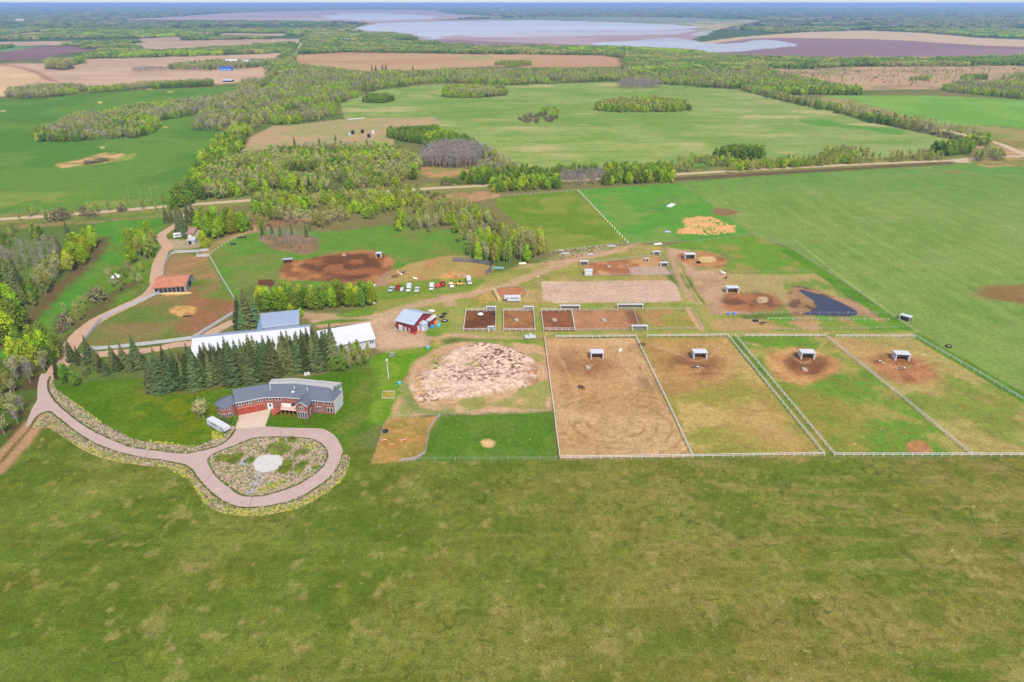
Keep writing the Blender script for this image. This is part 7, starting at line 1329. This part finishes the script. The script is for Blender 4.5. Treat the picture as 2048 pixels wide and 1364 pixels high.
scatter_mesh('landscape_rocks', SB_, 1700, (.25, .55), [m_pst, m_gst, m_tuft, m_otuft, m_dst], 'stones and weeds along the south edge of the drive', 0, 4)
for i, (pl, n) in enumerate((([(434, 1018), (520, 1018), (600, 1005), (680, 965), (697, 930), (697, 938), (662, 979), (596, 1017), (521, 1032), (455, 1029)], 700), ([(300, 925), (360, 935), (400, 980), (418, 1008), (408, 1008), (380, 960), (330, 935)], 220), ([(180, 895), (250, 918), (300, 928), (250, 927), (180, 907), (120, 871)], 200), ([(300, 880), (400, 893), (348, 891), (290, 884)], 120), ([(120, 785), (150, 805), (210, 848), (200, 846), (150, 808)], 90), ([(425, 862), (448, 864), (444, 878), (424, 880)], 160), ([(515, 980), (540, 965), (572, 958), (568, 970), (520, 988)], 200), ([(600, 885), (630, 886), (634, 900), (606, 900)], 120))):
    scatter_mesh('flowers', pl, n, (.25, .5), [m_ytuft, m_tuft, m_ytuft], 'yellow flowering ground cover edging the stones', 0, 20 + i, .5)
# dirt heap: height field
MO = [(814, 767), (850, 735), (880, 712), (920, 690), (976, 684), (1030, 698), (1068, 712), (1082, 742), (1072, 771), (1017, 784), (945, 798), (884, 802), (838, 808), (818, 787)]
wp = prep(MO, 3); xs = [p[0] for p in wp]; ys = [p[1] for p in wp]; st_ = .36; gx = np.arange(min(xs) - 1, max(xs) + 1, st_); gyy = np.arange(min(ys) - 1, max(ys) + 1, st_); MX, MY = np.meshgrid(gx, gyy); sh = MX.shape; mx, my = MX.ravel(), MY.ravel()
dd_ = sdf(wp, mx, my); up = sm(.3, -3.5, dd_ + (fbm(mx, my, 5, 900, 3) - .5) * 3); big_ = fbm(mx, my, 9, 901, 3); sml = fbm(mx, my, 1.6, 902, 3)
zh = up * (.12 + .55 * sm(.3, .7, big_) + .4 * sm(.35, .65, sml)) - (1 - up) * .12; pit = sm(7, 0, np.hypot(mx - P(935, 728).x, (my - P(935, 728).y) * .9)); zh -= pit * .6 * up
mb = MB(); nxm, nym = sh[1], sh[0]; me = bpy.data.meshes.new('dirt_mound'); ii = np.arange((nym - 1) * (nxm - 1)); a0 = (ii // (nxm - 1)) * nxm + ii % (nxm - 1); keep = up[a0] + up[a0 + 1] + up[a0 + nxm] > .02; a0 = a0[keep]
me.from_pydata(np.column_stack([mx, my, zh]).tolist(), [], np.column_stack([a0, a0 + 1, a0 + nxm + 1, a0 + nxm]).tolist())
cm_ = np.repeat(L3((232, 204, 190))[None, :], len(mx), 0); 
def mx_(w__, c): global cm_; w__ = np.clip(w__, 0, 1)[:, None]; cm_ = cm_ * (1 - w__) + L3(c) * w__
mx_(sm(.52, .6, fbm(mx, my, .9, 903, 3)) * (.35 + .65 * sm(.4, .58, fbm(mx, my, 9, 904, 3))), (136, 100, 90)); mx_(sm(.45, .6, fbm(mx, my, 12, 905, 3)) * .3, (214, 190, 180)); mx_(sm(-2.5, 0, dd_) * .7, (170, 148, 96)); mx_(pit * .5, (190, 158, 140))
ax = (mx - mx.min()) / (mx.max() - mx.min()); mx_(sm(.8, .95, ax) * sm(.4, .55, fbm(mx, my, 3, 906, 3)) * .8, (166, 116, 76)); mx_(sm(.35, .1, ax) * sm(.5, .6, fbm(mx, my, 3, 907, 3)) * .7, (206, 170, 118))
at = me.color_attributes.new('soil', 'FLOAT_COLOR', 'POINT'); at.data.foreach_set('color', np.column_stack([cm_, np.ones(len(cm_))]).astype(np.float32).ravel()); me.materials.append(gm); me.update(); ob('dirt_mound', me, kind='structure', label='heap of pale broken soil in the fenced yard')
# scattered straw on the green field
scatter_mesh('straw', [(1362, 462), (1375, 442), (1395, 434), (1432, 437), (1462, 452), (1470, 463), (1420, 470), (1366, 467)], 500, (.5, 1.4), [mat('fresh_straw', A((232, 184, 128)), .95, 2, amt=.15)], 'strewn straw on the green field', 0, 31, .25)
scatter_mesh('rubble', [(1085, 528), (1110, 508), (1150, 498), (1250, 492), (1200, 505), (1130, 520)], 120, (.4, 1.0), [m_pst, m_gst, m_dst], 'rubble on the bare ground', 0, 32)
# ------------------------------------------------------------ air
hz = MB().box((0, 30000, -2), (125000, 72000, 128)); ho = hz.build('haze', None, kind='stuff'); hm = bpy.data.materials.new('haze'); hm.use_nodes = True
t_ = hm.node_tree; t_.nodes.remove(t_.nodes['Principled BSDF']); pv = t_.nodes.new('ShaderNodeVolumePrincipled')
pv.inputs['Color'].default_value = (.38, .58, .98, 1); pv.inputs['Density'].default_value = HAZE_D; pv.inputs['Anisotropy'].default_value = 0.2
t_.links.new(pv.outputs[0], t_.nodes['Material Output'].inputs['Volume']); ho.data.materials.append(hm)
